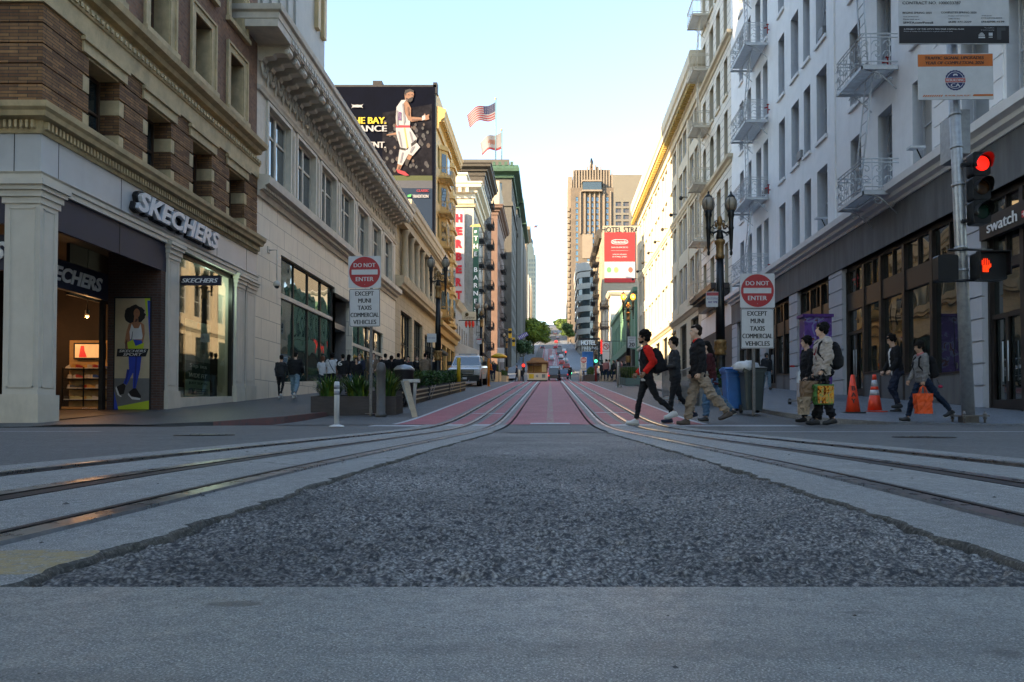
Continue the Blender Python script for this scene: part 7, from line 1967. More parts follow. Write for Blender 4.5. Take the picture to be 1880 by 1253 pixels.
def cabinet():
 Y=24.0;a,b=at(1477,577,Y),at(1527,577,Y);z0=H(a.x,Y)+0.1
 t=thing('painted_cabinet','tall purple painted cabinet with a mural behind the two walkers','cabinet',((a.x+b.x)/2,Y,z0))
 m=bpy.data.materials.new('purple mural');m.use_nodes=True;nt=m.node_tree;bs=nt.nodes['Principled BSDF']
 tc=_n(nt,'ShaderNodeTexCoord');no=_n(nt,'ShaderNodeTexNoise');no.inputs['Scale'].default_value=2.2;no.inputs['Detail'].default_value=2;no.inputs['Distortion'].default_value=1.2
 nt.links.new(tc.outputs['Object'],no.inputs['Vector']);cr=_n(nt,'ShaderNodeValToRGB');cr.color_ramp.interpolation='CONSTANT';e=cr.color_ramp.elements
 e[0].color=(0.09,0.03,0.22,1);e[1].position=0.7;e[1].color=(0.03,0.05,0.2,1)
 for p_,c in((0.45,(0.13,0.05,0.3,1)),(0.55,(0.22,0.22,0.45,1)),(0.61,(0.16,0.03,0.05,1))):x=e.new(p_);x.color=c
 nt.links.new(no.outputs[0],cr.inputs[0]);nt.links.new(cr.outputs[0],bs.inputs['Base Color']);bs.inputs['Roughness'].default_value=0.45
 mb=MB();mb.box(a.x,b.x,Y,Y+0.5,z0-0.1,a.z-0.1,m);mb.build('cabinet_body',t)
 mb=MB();mb.box(a.x-0.08,b.x+0.05,Y-0.06,Y+0.55,a.z-0.1,a.z,mat('cabinet purple',(0.09,0.02,0.2),0.4,var=0.05));mb.build('roof',t)
 mb=MB();mb.box(a.x+0.42,a.x+0.44,Y-0.008,Y,z0,a.z-0.15,M_BLACK);mb.box(a.x+0.36,a.x+0.39,Y-0.04,Y,z0+1.0,z0+1.2,M_GALV);mb.build('door',t)
cabinet()
def scooter():
 Y=19.5;p=at(1460,740,Y);z0=H(p.x,Y)+0.1;x=p.x
 t=thing('kick_scooter','grey kick scooter with red grips parked before the purple cabinet','scooter',(x,Y,z0))
 mb=MB();mb.box(x-0.07,x+0.07,Y-0.35,Y+0.35,z0+0.1,z0+0.15,M_GALV);mb.build('deck',t)
 for y in(-0.45,0.45):
  mb=MB();mb.lathe([(0.1,-0.02),(0.1,0.02)],M_BLACK,14,Matrix.Translation((x,Y+y,z0+0.1))@Matrix.Rotation(PI/2,4,'Y'));mb.build('wheel',t)
 mb=MB();mb.tube([(x,Y-0.43,z0+0.12),(x,Y-0.36,z0+0.5),(x,Y-0.32,z0+1.05)],0.03,M_GALV,8);mb.box(x-0.09,x+0.09,Y-0.46,Y-0.36,z0+0.55,z0+0.9,mat('scooter shell',(0.6,0.62,0.64),0.4,var=0.1));mb.build('stem',t)
 mb=MB();mb.tube([(x-0.22,Y-0.3,z0+1.05),(x+0.22,Y-0.3,z0+1.05)],0.018,M_BLACK,6);mb.tube([(x-0.24,Y-0.3,z0+1.05),(x-0.12,Y-0.3,z0+1.05)],0.03,mat('red grip',(0.4,0.02,0.02),0.5,var=0),6);mb.build('handlebar',t)
scooter()
# planters and plants
M_LEAF=mat('strap leaf green',(0.045,0.12,0.018),0.5,var=0.5,scale=5,spec=0.3)
M_LEAF2=mat('dark leaf green',(0.025,0.06,0.015),0.5,var=0.5,scale=5,spec=0.3)
M_LEAF3=mat('yellow green leaf',(0.14,0.19,0.02),0.5,var=0.4,scale=4,spec=0.3)
M_PLANT=mat('weathered dark planter board',(0.055,0.045,0.042),0.7,var=0.35,scale=4,bump=0.3,stretch=(1,1,6))
M_SOIL=mat('soil',(0.02,0.015,0.01),0.9,var=0.3,scale=20)
def grass_clump(mb,x,y,z,n,r,hgt,rr,mats,blade=0.022):
 for _ in range(n):
  a=rr.uniform(0,2*PI);d=r*math.sqrt(rr.random());px,py=x+d*math.cos(a)*0.5,y+d*math.sin(a)*0.5
  h=hgt*rr.uniform(0.55,1.1);b=rr.uniform(0.15,0.8)*r*1.3;a2=a+rr.uniform(-0.7,0.7);w=blade*rr.uniform(0.6,1.2)
  dx,dy=math.cos(a2),math.sin(a2);sx,sy=-dy*w,dx*w;m=rr.choice(mats)
  P=[]
  for k,t in enumerate((0,0.4,0.75,1.0)):
   cx,cy,cz=px+dx*b*t*t,py+dy*b*t*t,z+h*(t-0.28*t*t*t*(b/r))
   ww=(1,0.95,0.6,0.08)[k];P.append((cx+sx*ww,cy+sy*ww,cz));P.append((cx-sx*ww,cy-sy*ww,cz))
  mb.add(P,[(0,1,3,2),(2,3,5,4),(4,5,7,6)],m)
def leafy(mb,x,y,z,rx,ry,rz,n,rr,mats,s=0.05):
 for _ in range(n):
  a=rr.uniform(0,2*PI);u=rr.uniform(-0.6,1);r=rr.random()**0.4;q=math.sqrt(max(0,1-u*u))
  c=Vector((x+rx*r*q*math.cos(a),y+ry*r*q*math.sin(a),z+rz*r*u));d=Vector((rr.uniform(-1,1),rr.uniform(-1,1),rr.uniform(-0.3,1))).normalized();e=d.cross(Vector((rr.uniform(-1,1),rr.uniform(-1,1),rr.uniform(-1,1)))).normalized()
  k=s*rr.uniform(0.6,1.3);mb.add([c-d*k,c+e*k*0.45,c+d*k,c-e*k*0.45],[(0,1,2,3)],rr.choice(mats))
ORD=['first from the near end' if not k else w+' from the near end' for k,w in enumerate('first second third fourth fifth sixth seventh eighth ninth tenth eleventh twelfth thirteenth fourteenth fifteenth sixteenth seventeenth eighteenth nineteenth'.split())]
def planter(x0,x1,y0,y1,hz,label,m,plants='grass',ph=0.55,rail=False,seed=1,group=None,zoff=0.0):
 rr=random.Random(seed);zb=min(H(x,y)for x in(x0,x1)for y in(y0,y1))+zoff;zt=max(H(x,y)for x in(x0,x1)for y in(y0,y1))+hz+zoff
 cx,cy=(x0+x1)/2,(y0+y1)/2
 t=thing('planter',label,'planter',(cx,cy,zb),group=group)
 def zz(y,top):return H(cx,y)+zoff+(hz if top else-0.02)
 mb=MB()
 for(xa,xb,ya,yb)in((x0,x1,y0,y0+0.06),(x0,x1,y1-0.06,y1),(x0,x0+0.06,y0+0.06,y1-0.06),(x1-0.06,x1,y0+0.06,y1-0.06)):
  vs=[(xa,ya,zz(ya,0)),(xb,ya,zz(ya,0)),(xa,yb,zz(yb,0)),(xb,yb,zz(yb,0)),(xa,ya,zz(ya,1)),(xb,ya,zz(ya,1)),(xa,yb,zz(yb,1)),(xb,yb,zz(yb,1))]
  mb.add(vs,[(0,2,3,1),(4,5,7,6),(0,1,5,4),(1,3,7,5),(3,2,6,7),(2,0,4,6)],m)
 if rail:
  for k in range(3):
   o=0.02;h=hz*(0.25+0.3*k)
   vs=[(x1,y0,H(cx,y0)+zoff+h),(x1+0.03,y0,H(cx,y0)+zoff+h),(x1+0.03,y1,H(cx,y1)+zoff+h),(x1,y1,H(cx,y1)+zoff+h)]
   vs+=[(v[0],v[1],v[2]+0.04)for v in vs];mb.add(vs,[(0,1,2,3)[::-1],(4,5,6,7),(1,2,6,5),(0,4,5,1),(3,2,6,7)],M_LIME)
 mb.build('planter_box',t)
 if rail:
  for yy in(y0+0.1,y1-0.1):
   mb=MB();g=H(cx,yy)+zoff;mb.add([(x1+0.04,yy,g+0.05),(x1+0.05,yy-0.12,g+0.05),(x1+0.2,yy-0.2,g+hz+0.06),(x1+0.19,yy+0.05,g+hz+0.06)],[(0,1,2,3)],M_GALV);mb.build('steel_brace',t)
 mb=MB();mb.add([(x0+0.06,y0+0.06,zz(y0,1)-0.06),(x1-0.06,y0+0.06,zz(y0,1)-0.06),(x1-0.06,y1-0.06,zz(y1,1)-0.06),(x0+0.06,y1-0.06,zz(y1,1)-0.06)],[(0,1,2,3)],M_SOIL);mb.build('soil',t)
 L=max(x1-x0,y1-y0);n=max(2,int(L/0.55));along_x=(x1-x0)>(y1-y0)
 k_='leafy shrub' if plants=='leafy' else 'strap leaved grass clump'
 for i in range(n):
  f=(i+0.5)/n;px=x0+(x1-x0)*f if along_x else cx;py=cy if along_x else y0+(y1-y0)*f
  z=H(px,py)+zoff+hz-0.06;mb=MB()
  ms=[M_LEAF,M_LEAF,M_LEAF2,M_LEAF3]
  if plants=='leafy' or(plants=='mix' and i%2):leafy(mb,px,py,z+ph*0.45,0.36,0.36,ph*0.6,420,rr,[M_LEAF2,M_LEAF2,M_LEAF],0.05);nm='shrub'
  else:grass_clump(mb,px,py,z,150,0.45,ph*1.25,rr,ms);nm='grass_clump'
  mb.build(nm,label='%s %s in the %s'%('leafy shrub' if nm=='shrub' else 'strap leaf grass',ORD[i]if i<n-1 else('farthest' if not along_x else 'rightmost'),' '.join(label.split()[:5])),cat='plant',group='plants in the '+' '.join(label.split()[:6]))
planter(-5.75,-3.7,17.0,17.8,0.46,'dark wooden planter box standing beside the left sign post',M_PLANT,'grass',0.52,seed=2)
for i,(a,b,w)in enumerate(((20.3,24.6,'nearest'),(25.0,29.6,'second'),(30.0,35.5,'third'))):
 planter(-5.15,-4.25,a,b,0.46,w+' slatted dark planter along the left kerb',M_PLANT,'leafy' if i else 'mix',0.6,rail=True,seed=5+i,group='slatted planters on the left kerb',zoff=0.02)
M_STPL=mat('galvanised trough',(0.2,0.21,0.21),0.5,0.5,var=0.2)
planter(4.35,5.6,20.6,24.0,0.55,'steel trough planter behind the walkers on the right kerb',M_STPL,'leafy',0.6,seed=9)
planter(4.7,5.7,44.0,50.0,0.5,'pale green trough planter with yellow flowers on the right kerb',mat('sage trough',(0.13,0.2,0.17),0.6,var=0.1),'grass',0.7,seed=10)
planter(4.9,5.8,60.0,70.0,0.6,'long leafy planter farther up the right kerb',M_LIME,'leafy',0.9,seed=11)
planter(-5.9,-4.9,62.0,71.0,1.0,'pale slatted planter with a hedge past the white pickup',M_LIME,'leafy',0.9,seed=12)
planter(-5.6,-4.7,76.0,80.0,0.8,'far pale planter with a hedge left of the cable car',M_LIME,'leafy',0.7,seed=14)
planter(3.9,5.3,78.0,84.0,0.9,'far dark hedge planter right of the red lane',M_PLANT,'leafy',1.0,seed=15)
def barrier(x,y,L,label,rz,m,h=1.05):
 z=H(x,y)+0.02;t=thing('barrier',label,'barrier',(x,y,z),rz,group='steel barriers on the right kerb')
 T=_wm(t);mb=MB(T);mb.tube([(-L/2,0,0.15),(-L/2,0,h),(L/2,0,h),(L/2,0,0.15),(-L/2,0,0.15)],0.02,m,6);mb.build('frame',t)
 n=int(L/0.12);mb=MB(T)
 for k in range(1,n):mb.tube([(-L/2+L*k/n,0,0.15),(-L/2+L*k/n,0,h)],0.008,m,4,cap=False)
 mb.build('bars',t)
 for s in(-1,1):
  mb=MB(T);mb.box(s*L*0.38-0.02,s*L*0.38+0.02,-0.28,0.28,0.0,0.04,m);mb.box(s*L*0.38-0.015,s*L*0.38+0.015,-0.02,0.02,0.04,0.15,m);mb.build('foot',t)
barrier(4.15,21.9,2.4,'steel barrier nearest the walkers on the right kerb',PI/2,M_GALV);barrier(4.1,24.6,2.4,'second steel barrier from the crossing on the right kerb',PI/2,M_GALV)
barrier(4.6,40.5,1.4,'short dark steel barrier under the speed limit plate',0,M_POSTG,1.2)
def trestle():
 Y=17.5;p=at(757,775,Y-0.9);z0=H(p.x,Y)
 t=thing('trestle','pale timber trestle leg leaning by silver legs at the red lane edge','barricade',(p.x,Y,z0))
 wd=mat('pale sawn timber',(0.36,0.27,0.17),0.7,var=0.25,scale=6,stretch=(4,4,1))
 mb=MB();a=at(745,700,Y);b=at(763,772,Y-1.6);mb.add([(a.x-0.06,a.y,a.z),(a.x+0.06,a.y,a.z),(b.x+0.06,b.y,b.z),(b.x-0.06,b.y,b.z),(a.x-0.06,a.y+0.05,a.z),(a.x+0.06,a.y+0.05,a.z),(b.x+0.06,b.y+0.05,b.z),(b.x-0.06,b.y+0.05,b.z)],[(0,1,2,3),(4,7,6,5),(0,3,7,4),(1,5,6,2),(0,4,5,1),(2,6,7,3)],wd)
 mb.box(b.x-0.12,b.x+0.12,b.y-0.1,b.y+0.12,b.z-0.03,b.z+0.02,wd);mb.build('timber_leg',t)
 for k,(x0,x1,tx)in enumerate(((738,745,752),(748,754,756),(762,768,758))):
  mb=MB();a,b=at(x0,700,Y+0.4),at(x1,700,Y+0.4);c,d=at(tx-3,752,Y),at(tx+1,752,Y)
  mb.prism([(a.x,a.z),(b.x,b.z),(d.x,d.z),(c.x,c.z)],Y+0.2,Y+0.26,M_GALV,'y');mb.build('steel_leg',t)
 mb=MB();a,b=at(738,699,Y),at(769,697,Y);mb.box(a.x,b.x,Y+0.1,Y+0.2,a.z-0.04,a.z+0.04,M_GALV);mb.build('top_bar',t)
trestle()
def flex_post(px,Y,label,h=0.78,col=M_SIGNW,bands=True,group='flexible lane posts',r=0.045):
 p=at(px,790,Y);z0=H(p.x,Y)+0.015
 t=thing('lane_post',label,'bollard',(p.x,Y,z0),group=group);T=Matrix.Translation((p.x,Y,z0))
 mb=MB(T);mb.lathe([(r,0.03),(r,h-0.02),(r*0.8,h)],col,14);mb.build('post',t)
 mb=MB(T);mb.lathe([(0.13,0),(0.12,0.02),(0.06,0.04)],col,14);mb.build('foot',t)
 if bands:
  for z in(h*0.75,h*0.88):mb=MB(T);mb.lathe([(r*1.02,z-0.035),(r*1.02,z+0.035)],mat('grey band',(0.25,0.26,0.3),0.3,var=0),14);mb.build('band',t)
flex_post(618,12.2,'white flexible post with two grey bands nearest the camera on the left',0.78)
yl=mat('safety yellow',(0.62,0.38,0.015),0.5,var=0.1);orr=mat('safety orange',(0.75,0.22,0.01),0.5,var=0.1)
flex_post(842,33.5,'yellow post standing in front of the white pickup',1.6,yl,False,r=0.09);flex_post(897,43.0,'orange yellow post right behind the white pickup door',1.7,orr,False,r=0.07)
flex_post(953,70,'small white post left of the distant cable car',1.2,M_CREAM2,False,r=0.12);flex_post(1066,70,'small white post right of the red lane before the rise',1.2,M_CREAM2,False,r=0.12)
flex_post(1135,41,'pale slim post beside the short dark steel barrier',1.45,M_CREAM2,False,r=0.07)
mb=MB();Y=20.6;p=at(742,740,Y);T=Matrix.Translation((p.x,Y,H(p.x,Y)))
mb.lathe([(0.24,0.05),(0.26,0.1),(0.27,0.95),(0.29,1.0),(0.29,1.05)],M_BLACK,18,T);mb.lathe([(0.31,1.05),(0.30,1.1),(0.2,1.19),(0.02,1.23)],M_GALV,18,T)
mb.build('litter_bin',label='black litter bin with a silver domed lid behind the trestle',cat='bin')
flex_post(1094,60,'small dark red post by the sage trough',1.3,mat('dark red paint',(0.3,0.02,0.02),0.5,var=0.1),False,r=0.09)
def parasol(px,Y,zt,m,label):
 p=at(px,700,Y);z0=H(p.x,Y);t=thing('parasol',label,'umbrella',(p.x,Y,z0));T=Matrix.Translation((p.x,Y,z0))
 mb=MB(T);mb.lathe([(0.04,0),(0.04,zt)],M_GALV,8);mb.build('pole',t)
 mb=MB(T);mb.lathe([(0.75,zt-0.35),(0.75,zt-0.2),(0.4,zt),(0.05,zt+0.1)],m,8);mb.build('canopy',t)
parasol(916,66,2.6,yl,'yellow parasol past the white pickup on the left')
# vehicles
M_CARW=mat('white car paint',(0.62,0.64,0.66),0.25,0.0,var=0.04,coat=0.6)
M_TYRE=mat('tyre rubber',(0.012,0.012,0.012),0.8,var=0.1);M_RIM=mat('alloy rim',(0.4,0.41,0.42),0.35,0.7,var=0.1)
M_WSCR=glass_mat('windscreen',(0.03,0.05,0.055),0.03,2.0)
def wheel(t,x,y,z,r,w,nm='wheel'):
 T=Matrix.Translation((x,y,z))@Matrix.Rotation(PI/2,4,'Y')
 g=MB(T);g.lathe([(r*0.62,-w/2),(r*0.93,-w/2),(r,-w*0.35),(r,w*0.35),(r*0.93,w/2),(r*0.62,w/2)],M_TYRE,22);k=g.build(nm,t)
 m=MB(T)
 m.lathe([(0.03,-w*0.5),(r*0.2,-w*0.47),(r*0.6,-w*0.36),(r*0.62,-w*0.5)],M_RIM,18);m.lathe([(0.03,w*0.5),(r*0.2,w*0.47),(r*0.6,w*0.36),(r*0.62,w*0.5)],M_RIM,18)
 m.build('rim',k)
def loft_x(mb,secs,m,smooth=False):
 """secs: [(y, [(x,z)...])] joined front to back"""
 n=len(secs[0][1]);vs=[(x,y,z)for y,s in secs for x,z in s];fs=[]
 for i in range(len(secs)-1):
  for k in range(n):fs.append((i*n+k,i*n+(k+1)%n,(i+1)*n+(k+1)%n,(i+1)*n+k))
 fs+=[tuple(range(n)),tuple(range((len(secs)-1)*n,len(secs)*n))[::-1]]
 mb.add(vs,fs,m,smooth=smooth)
def slope_frame(x,y,L):
 """frame resting on the street slope"""
 z=H(x,y+L/2);a=math.atan2(H(x,y+L)-H(x,y),L)
 return Matrix.Translation((x,y,H(x,y)+0.01))@Matrix.Rotation(a,4,'X')
def pickup():
 x,y=-5.25,43.0;T=slope_frame(x,y,5.6)
 t=thing('pickup_truck','white pickup truck with a roof light bar parked facing down the street','pickup truck',(x,y,H(x,y)))
 mb=MB(T);W=1.0
 sec=lambda w,z0,z1,b=0.1:[(-w+b*0.3,z0),(w-b*0.3,z0),(w,z0+b),(w,z1-b),(w-b,z1),(-w+b,z1),(-w,z1-b),(-w,z0+b)]
 loft_x(mb,[(0.12,sec(0.88,0.55,1.02)),(0.02,sec(0.95,0.5,1.06)),(0.25,sec(W,0.48,1.16)),(1.35,sec(W,0.45,1.24)),(1.45,sec(W,0.45,1.27)),(5.5,sec(W,0.45,1.27)),(5.6,sec(0.95,0.5,1.22))],M_CARW)
 mb.add([(x_,0.25+0.3*k,1.165+0.012*k*0.3)for k in range(1)for x_ in(0,0.01)]+[],[],M_CARW);mb.build('body',t)
 mb=MB(T);c=lambda w0,w1,z0,z1:[(-w0,z0),(w0,z0),(w1,z1),(-w1,z1)]
 loft_x(mb,[(1.3,c(0.95,0.92,1.2,1.26)),(2.0,c(0.95,0.78,1.2,1.86)),(2.25,c(0.95,0.76,1.2,1.93)),(3.3,c(0.95,0.76,1.2,1.93)),(3.6,c(0.95,0.78,1.2,1.86)),(3.75,c(0.95,0.9,1.2,1.3))],M_CARW);mb.build('cab',t)
 mb=MB(T);mb.quad((-0.86,1.345,1.30),(0.86,1.345,1.30),(0.74,1.955,1.83),(-0.74,1.955,1.83),M_WSCR);mb.build('windscreen',t)
 for s in(-1,1):
  mb=MB(T);mb.add([(s*0.945,1.5,1.32),(s*0.955,3.4,1.32),(s*0.80,3.3,1.82),(s*0.80,2.1,1.82)],[(0,1,2,3)],M_WSCR);mb.build('side_window',t)
  mb=MB(T);mb.box(s*0.96,s*1.22,1.75,1.85,1.3,1.55,M_BLACK);mb.box(s*0.92,s*1.0,1.78,1.82,1.38,1.43,M_BLACK);mb.build('mirror',t)
  mb=MB(T);mb.prism([(s*0.62,0.72),(s*0.97,0.74),(s*0.97,1.04),(s*0.66,1.02)],-0.01,0.14,mat('headlight',(0.5,0.52,0.55),0.15,0.3,var=0.1),'y');mb.build('headlight',t)
  for yy in(0.95,4.6):wheel(t,*(T@Vector((s*0.86,yy,0.39))),0.39,0.27)
  mb=MB(T)
  for yy in(0.95,4.6):mb.lathe([(0.46,-0.02),(0.46,0.02)],M_BLACK,20,Matrix.Translation((s*0.99,yy,0.43))@Matrix.Rotation(PI/2,4,'Y'))
  mb.build('wheel_arch',t)
 mb=MB(T);mb.prism([(-0.6,0.74),(0.6,0.74),(0.63,1.04),(-0.63,1.04)],-0.03,0.1,mat('dark grille',(0.02,0.02,0.022),0.35,0.4,var=0.1),'y')
 for z in(0.82,0.9,0.98):mb.box(-0.58,0.58,-0.045,-0.03,z-0.01,z+0.01,M_RIM)
 mb.lathe([(0.1,-0.05),(0.1,-0.04)],mat('dark oval badge',(0.01,0.015,0.03),0.3,var=0),12,Matrix.Translation((0,0,0.9))@Matrix.Rotation(PI/2,4,'X'));mb.build('grille',t)
 mb=MB(T);mb.box(-0.96,0.96,-0.1,0.12,0.36,0.68,M_BLACK);mb.box(-0.2,0.2,-0.115,-0.1,0.46,0.58,M_SIGNW);mb.build('bumper',t)
 mb=MB(T);mb.box(-0.6,0.6,2.35,2.6,1.96,2.06,M_GALV);mb.box(-0.5,-0.2,2.33,2.35,1.98,2.04,mat('pale lamp',(0.4,0.5,0.6),0.2,var=0));mb.box(0.2,0.5,2.33,2.35,1.98,2.04,mat('pale lamp',(0.4,0.5,0.6),0.2,var=0));mb.build('light_bar',t)
 mb=MB(T)
 for k in range(5):mb.box(1.003,1.006,1.7+0.2*k,1.8+0.2*k,0.75,0.85,M_SIGNR)
 mb.text('COMMUNITY',M_SIGNK,Matrix.Translation((1.006,2.3,1.0))@Matrix.Rotation(PI/2,4,'Z')@Matrix.Rotation(PI/2,4,'X'),h=0.09);mb.build('door_marking',t)
pickup()
def cable_car():
 x,y=-1.52,84.0;T=Matrix.Translation((x,y,at(986,706,84).z))
 t=thing('cable_car','cream and brown cable car coming over the rise on the left track','cable car',tuple(T.translation))
 cr=mat('cable car cream',(0.62,0.58,0.47),0.45,var=0.08);br=mat('cable car brown wood',(0.20,0.09,0.035),0.5,var=0.2);rf=mat('cable car roof',(0.28,0.17,0.09),0.6,var=0.2);dk=M_BLACK
 mb=MB(T);mb.prism([(-1.15,0.5),(1.15,0.5),(1.2,1.38),(-1.2,1.38)],0,8.2,cr,'y');mb.build('body',t)
 mb=MB(T);mb.box(-1.1,1.1,-0.15,8.3,0.12,0.5,dk);mb.box(-1.2,1.2,-0.25,0.0,0.36,0.5,dk);mb.build('undercarriage',t)
 mb=MB(T)
 for px in(-1.18,-0.5,0.42,1.1):mb.box(px,px+0.09,0.0,0.1,1.38,2.5,br)
 mb.box(-1.2,1.2,0.0,0.1,2.42,2.56,br);mb.box(-1.2,1.2,-0.01,0.11,1.34,1.42,br)
 for yy in(1.5,3,4.5,6,7.5):
  for px in(-1.18,1.09):mb.box(px,px+0.09,yy,yy+0.09,1.38,2.5,br)
 mb.build('window_frame',t)
 mb=MB(T);mb.box(-1.1,1.1,3.2,3.25,1.38,2.45,mat('amber cabin',(0.35,0.25,0.1),0.5,var=0.3));mb.box(0.5,1.08,0.12,0.14,1.5,2.4,mat('pale amber curtain',(0.6,0.5,0.25),0.6,var=0));mb.build('cabin',t)
 mb=MB(T);mb.prism([(-1.32,2.56),(1.32,2.56),(1.25,2.68),(0.85,2.8),(-0.85,2.8),(-1.25,2.68)],-0.35,8.6,rf,'y');mb.prism([(-0.85,2.8),(0.85,2.8),(0.8,3.08),(0.5,3.2),(-0.5,3.2),(-0.8,3.08)],0.1,8.1,rf,'y');mb.build('roof',t)
 mb=MB(T);mb.box(-0.98,-0.42,-0.02,0,0.68,1.22,mat('yellow advert',(0.62,0.45,0.02),0.5,var=0.2));mb.box(0.55,0.95,-0.02,0,0.78,1.2,mat('small grey poster',(0.15,0.2,0.2),0.5,var=0.4,scale=3));mb.build('dash_adverts',t)
 mb=MB(T);mb.lathe([(0.15,0),(0.15,0.08),(0.1,0.1)],M_GALV,14,Matrix.Translation((0,0,1.0))@Matrix.Rotation(PI/2,4,'X'));mb.build('headlamp',t)
cable_car()
def car(px,Y,label,col,L=4.3,h=1.5,van=False,dx=0,tail=True):
 p=at(px,690,Y);x=p.x;T=slope_frame(x,Y,L);W=0.88
 m=mat('paint '+label[:14],col,0.3,0.1,var=0.04,coat=0.5)
 t=thing('car' if not van else 'van',label,'van' if van else 'car',(x,Y,H(x,Y)),group='cars far up the street')
 s=lambda w,z0,z1:[(-w,z0),(w,z0),(w*1.02,(z0+z1)/2),(w*0.96,z1),(-w*0.96,z1),(-w*1.02,(z0+z1)/2)]
 mb=MB(T);loft_x(mb,[(0,s(W*0.93,0.35,0.8)),(0.15,s(W,0.3,0.92)),(L-0.3,s(W,0.3,0.9)),(L,s(W*0.9,0.35,0.7))],m);mb.build('body',t)
 mb=MB(T);a,b=(0.2,L*0.95)if van else(0.5,L*0.66);hh=h if not van else 2.1
 loft_x(mb,[(a,s(W*0.95,0.88,0.92)),(a+0.35,s(W*0.85,0.88,hh)),(b-0.7,s(W*0.85,0.88,hh)),(b,s(W*0.95,0.88,0.92))],m);mb.build('cabin',t)
 mb=MB(T);mb.quad((-W*0.8,a+0.08,1.0),(W*0.8,a+0.08,1.0),(W*0.74,a+0.31,hh-0.1),(-W*0.74,a+0.31,hh-0.1),M_WSCR);mb.build('rear_window',t)
 for q in(-1,1):
  mb=MB(T);mb.box(q*W*0.9-0.1,q*W*0.9+0.1 if q<0 else q*W*0.9+0.02,-0.02,0.03,0.62,0.8,mat('tail lamp',(0.5,0.01,0.01),0.3,var=0,emit=(1,0.02,0.01),estr=0.3)if tail else M_SIGNW);mb.build('tail_light',t)
  for yy in(0.8,L-0.8):
   mb=MB(T);mb.lathe([(0.31,-0.1),(0.31,0.1)],M_TYRE,12,Matrix.Translation((q*(W-0.1),yy,0.31))@Matrix.Rotation(PI/2,4,'Y'));mb.build('wheel',t)
car(1018,100,'dark utility vehicle just past the rise right of the cable car',(0.03,0.035,0.04),h=1.8,van=True)
car(1033,108,'blue grey car on the right lane beyond the rise',(0.08,0.12,0.18),L=4.5)
for k,(px,Y,c,w)in enumerate(((1020,330,(0.45,0.03,0.03),'lower red car climbing the hill'),(1021,390,(0.45,0.03,0.03),'red car higher up the hill'),(1024,430,(0.5,0.5,0.52),'white car on the hill beside the red ones'),(1030,260,(0.5,0.5,0.5),'silver car at the foot of the hill'),(1032,225,(0.4,0.06,0.04),'dark red car at the far crossing'),(1036,300,(0.55,0.55,0.55),'white car parked on the right of the hill'),(1000,200,(0.04,0.05,0.06),'black car behind the cable car'),(1019,470,(0.05,0.06,0.08),'dark car near the top of the hill'),(1038,240,(0.45,0.45,0.43),'pale car parked at the right kerb beyond the square'),(996,330,(0.06,0.07,0.09),'dark car parked under the yellow green tree'),(1027,350,(0.5,0.5,0.48),'white car in the queue on the hill'),(1026,280,(0.05,0.05,0.06),'black car in the queue below the white one'),(1040,180,(0.3,0.05,0.04),'maroon car at the right kerb before the square'),(1013,250,(0.3,0.32,0.33),'grey car in the middle of the far street'))):
 car(px,Y,w,c)
# far signals, banners, trees
def far_signal(px,py,Y,lit,label,yellow=False,post=True,arm=0):
 p=at(px,py,Y);x,z=p.x,p.z;t=thing('traffic_light',label,'traffic light',(x,Y,H(x,Y)),group='far traffic lights')
 hm=yl if yellow else M_BLACK
 mb=MB();mb.box(x-0.2,x+0.2,Y,Y+0.2,z-0.75,z+0.45,hm);mb.build('housing',t)
 col={'r':(1,0.03,0.02),'g':(0.05,1,0.5),'n':None}[lit]
 mb=MB();zz={'r':z+0.2,'g':z-0.0,'n':z}[lit]
 if lit=='g':zz=z-0.45
 mb.ball((x,Y-0.02,zz),(0.22,0.05,0.22),mat('lit lens '+lit,col or(0.02,0.02,0.02),0.3,var=0,emit=col,estr=0.5)if col else M_BLACK,10);mb.build('lens',t)
 mb=MB()
 if post:mb.tube([(x+arm,Y+0.15,H(x+arm,Y)),(x+arm,Y+0.15,z+0.3)],0.08,M_POSTG,8)
 if arm:mb.tube([(x,Y+0.15,z+0.2),(x+arm,Y+0.15,z+0.6)],0.05,M_POSTG,6)
 if post or arm:mb.build('pole',t)
far_signal(1094,657,92,'g','green traffic light right of the red lane');far_signal(1047.5,680,112,'g','lower distant green traffic light')
far_signal(961,674,95,'r','red traffic light left of the cable car');far_signal(1038.6,648,200,'r','distant red traffic light before the hill')
far_signal(936.5,610,90,'n','upper yellow signal head on an arm by the dark hotel',True,True,-1.4);far_signal(943,626,100,'n','lower yellow signal head by the dark hotel',True,True,-2.2)
mb=MB();a,b=at(953,612,105),at(968,622,105);M=face_cam((a.x+b.x)/2,105,(a.z+b.z)/2,0.0)@Matrix.Rotation(0.5,4,'Z');bw=mat('violet banner',(0.09,0.06,0.35),0.6,var=0.1)
mb.box(-0.75,0.75,-0.3,0.3,-0.02,0,bw,M)
for k in range(6):mb.box(-0.7+0.25*k,-0.6+0.25*k,-0.2,0.2,0.0,0.01,M_SIGNW,M)
mb.tube([(a.x-2.5,105.2,a.z-0.7),(b.x-0.2,105.1,a.z+0.1)],0.04,M_POSTG,5);mb.build('street_banner',label='violet striped banner slanting over the street by the dark hotel',cat='banner')
t=thing('marquee','black scaffold marquee with white letters over a blue hoarding','marquee',(9,128,8))
a,b=at(1066,621,126),at(1101,645,126);mb=MB();mb.box(a.x,b.x,126,126.3,a.z-0.3,a.z,M_BLACK)
for k in range(8):xx=a.x+(b.x-a.x)*k/7;mb.box(xx-0.06,xx+0.06,126,126.2,b.z,a.z,M_BLACK)
mb.box(a.x,b.x,126.05,126.25,(a.z+b.z)/2-0.1,(a.z+b.z)/2+0.1,M_BLACK);mb.build('frame',t)
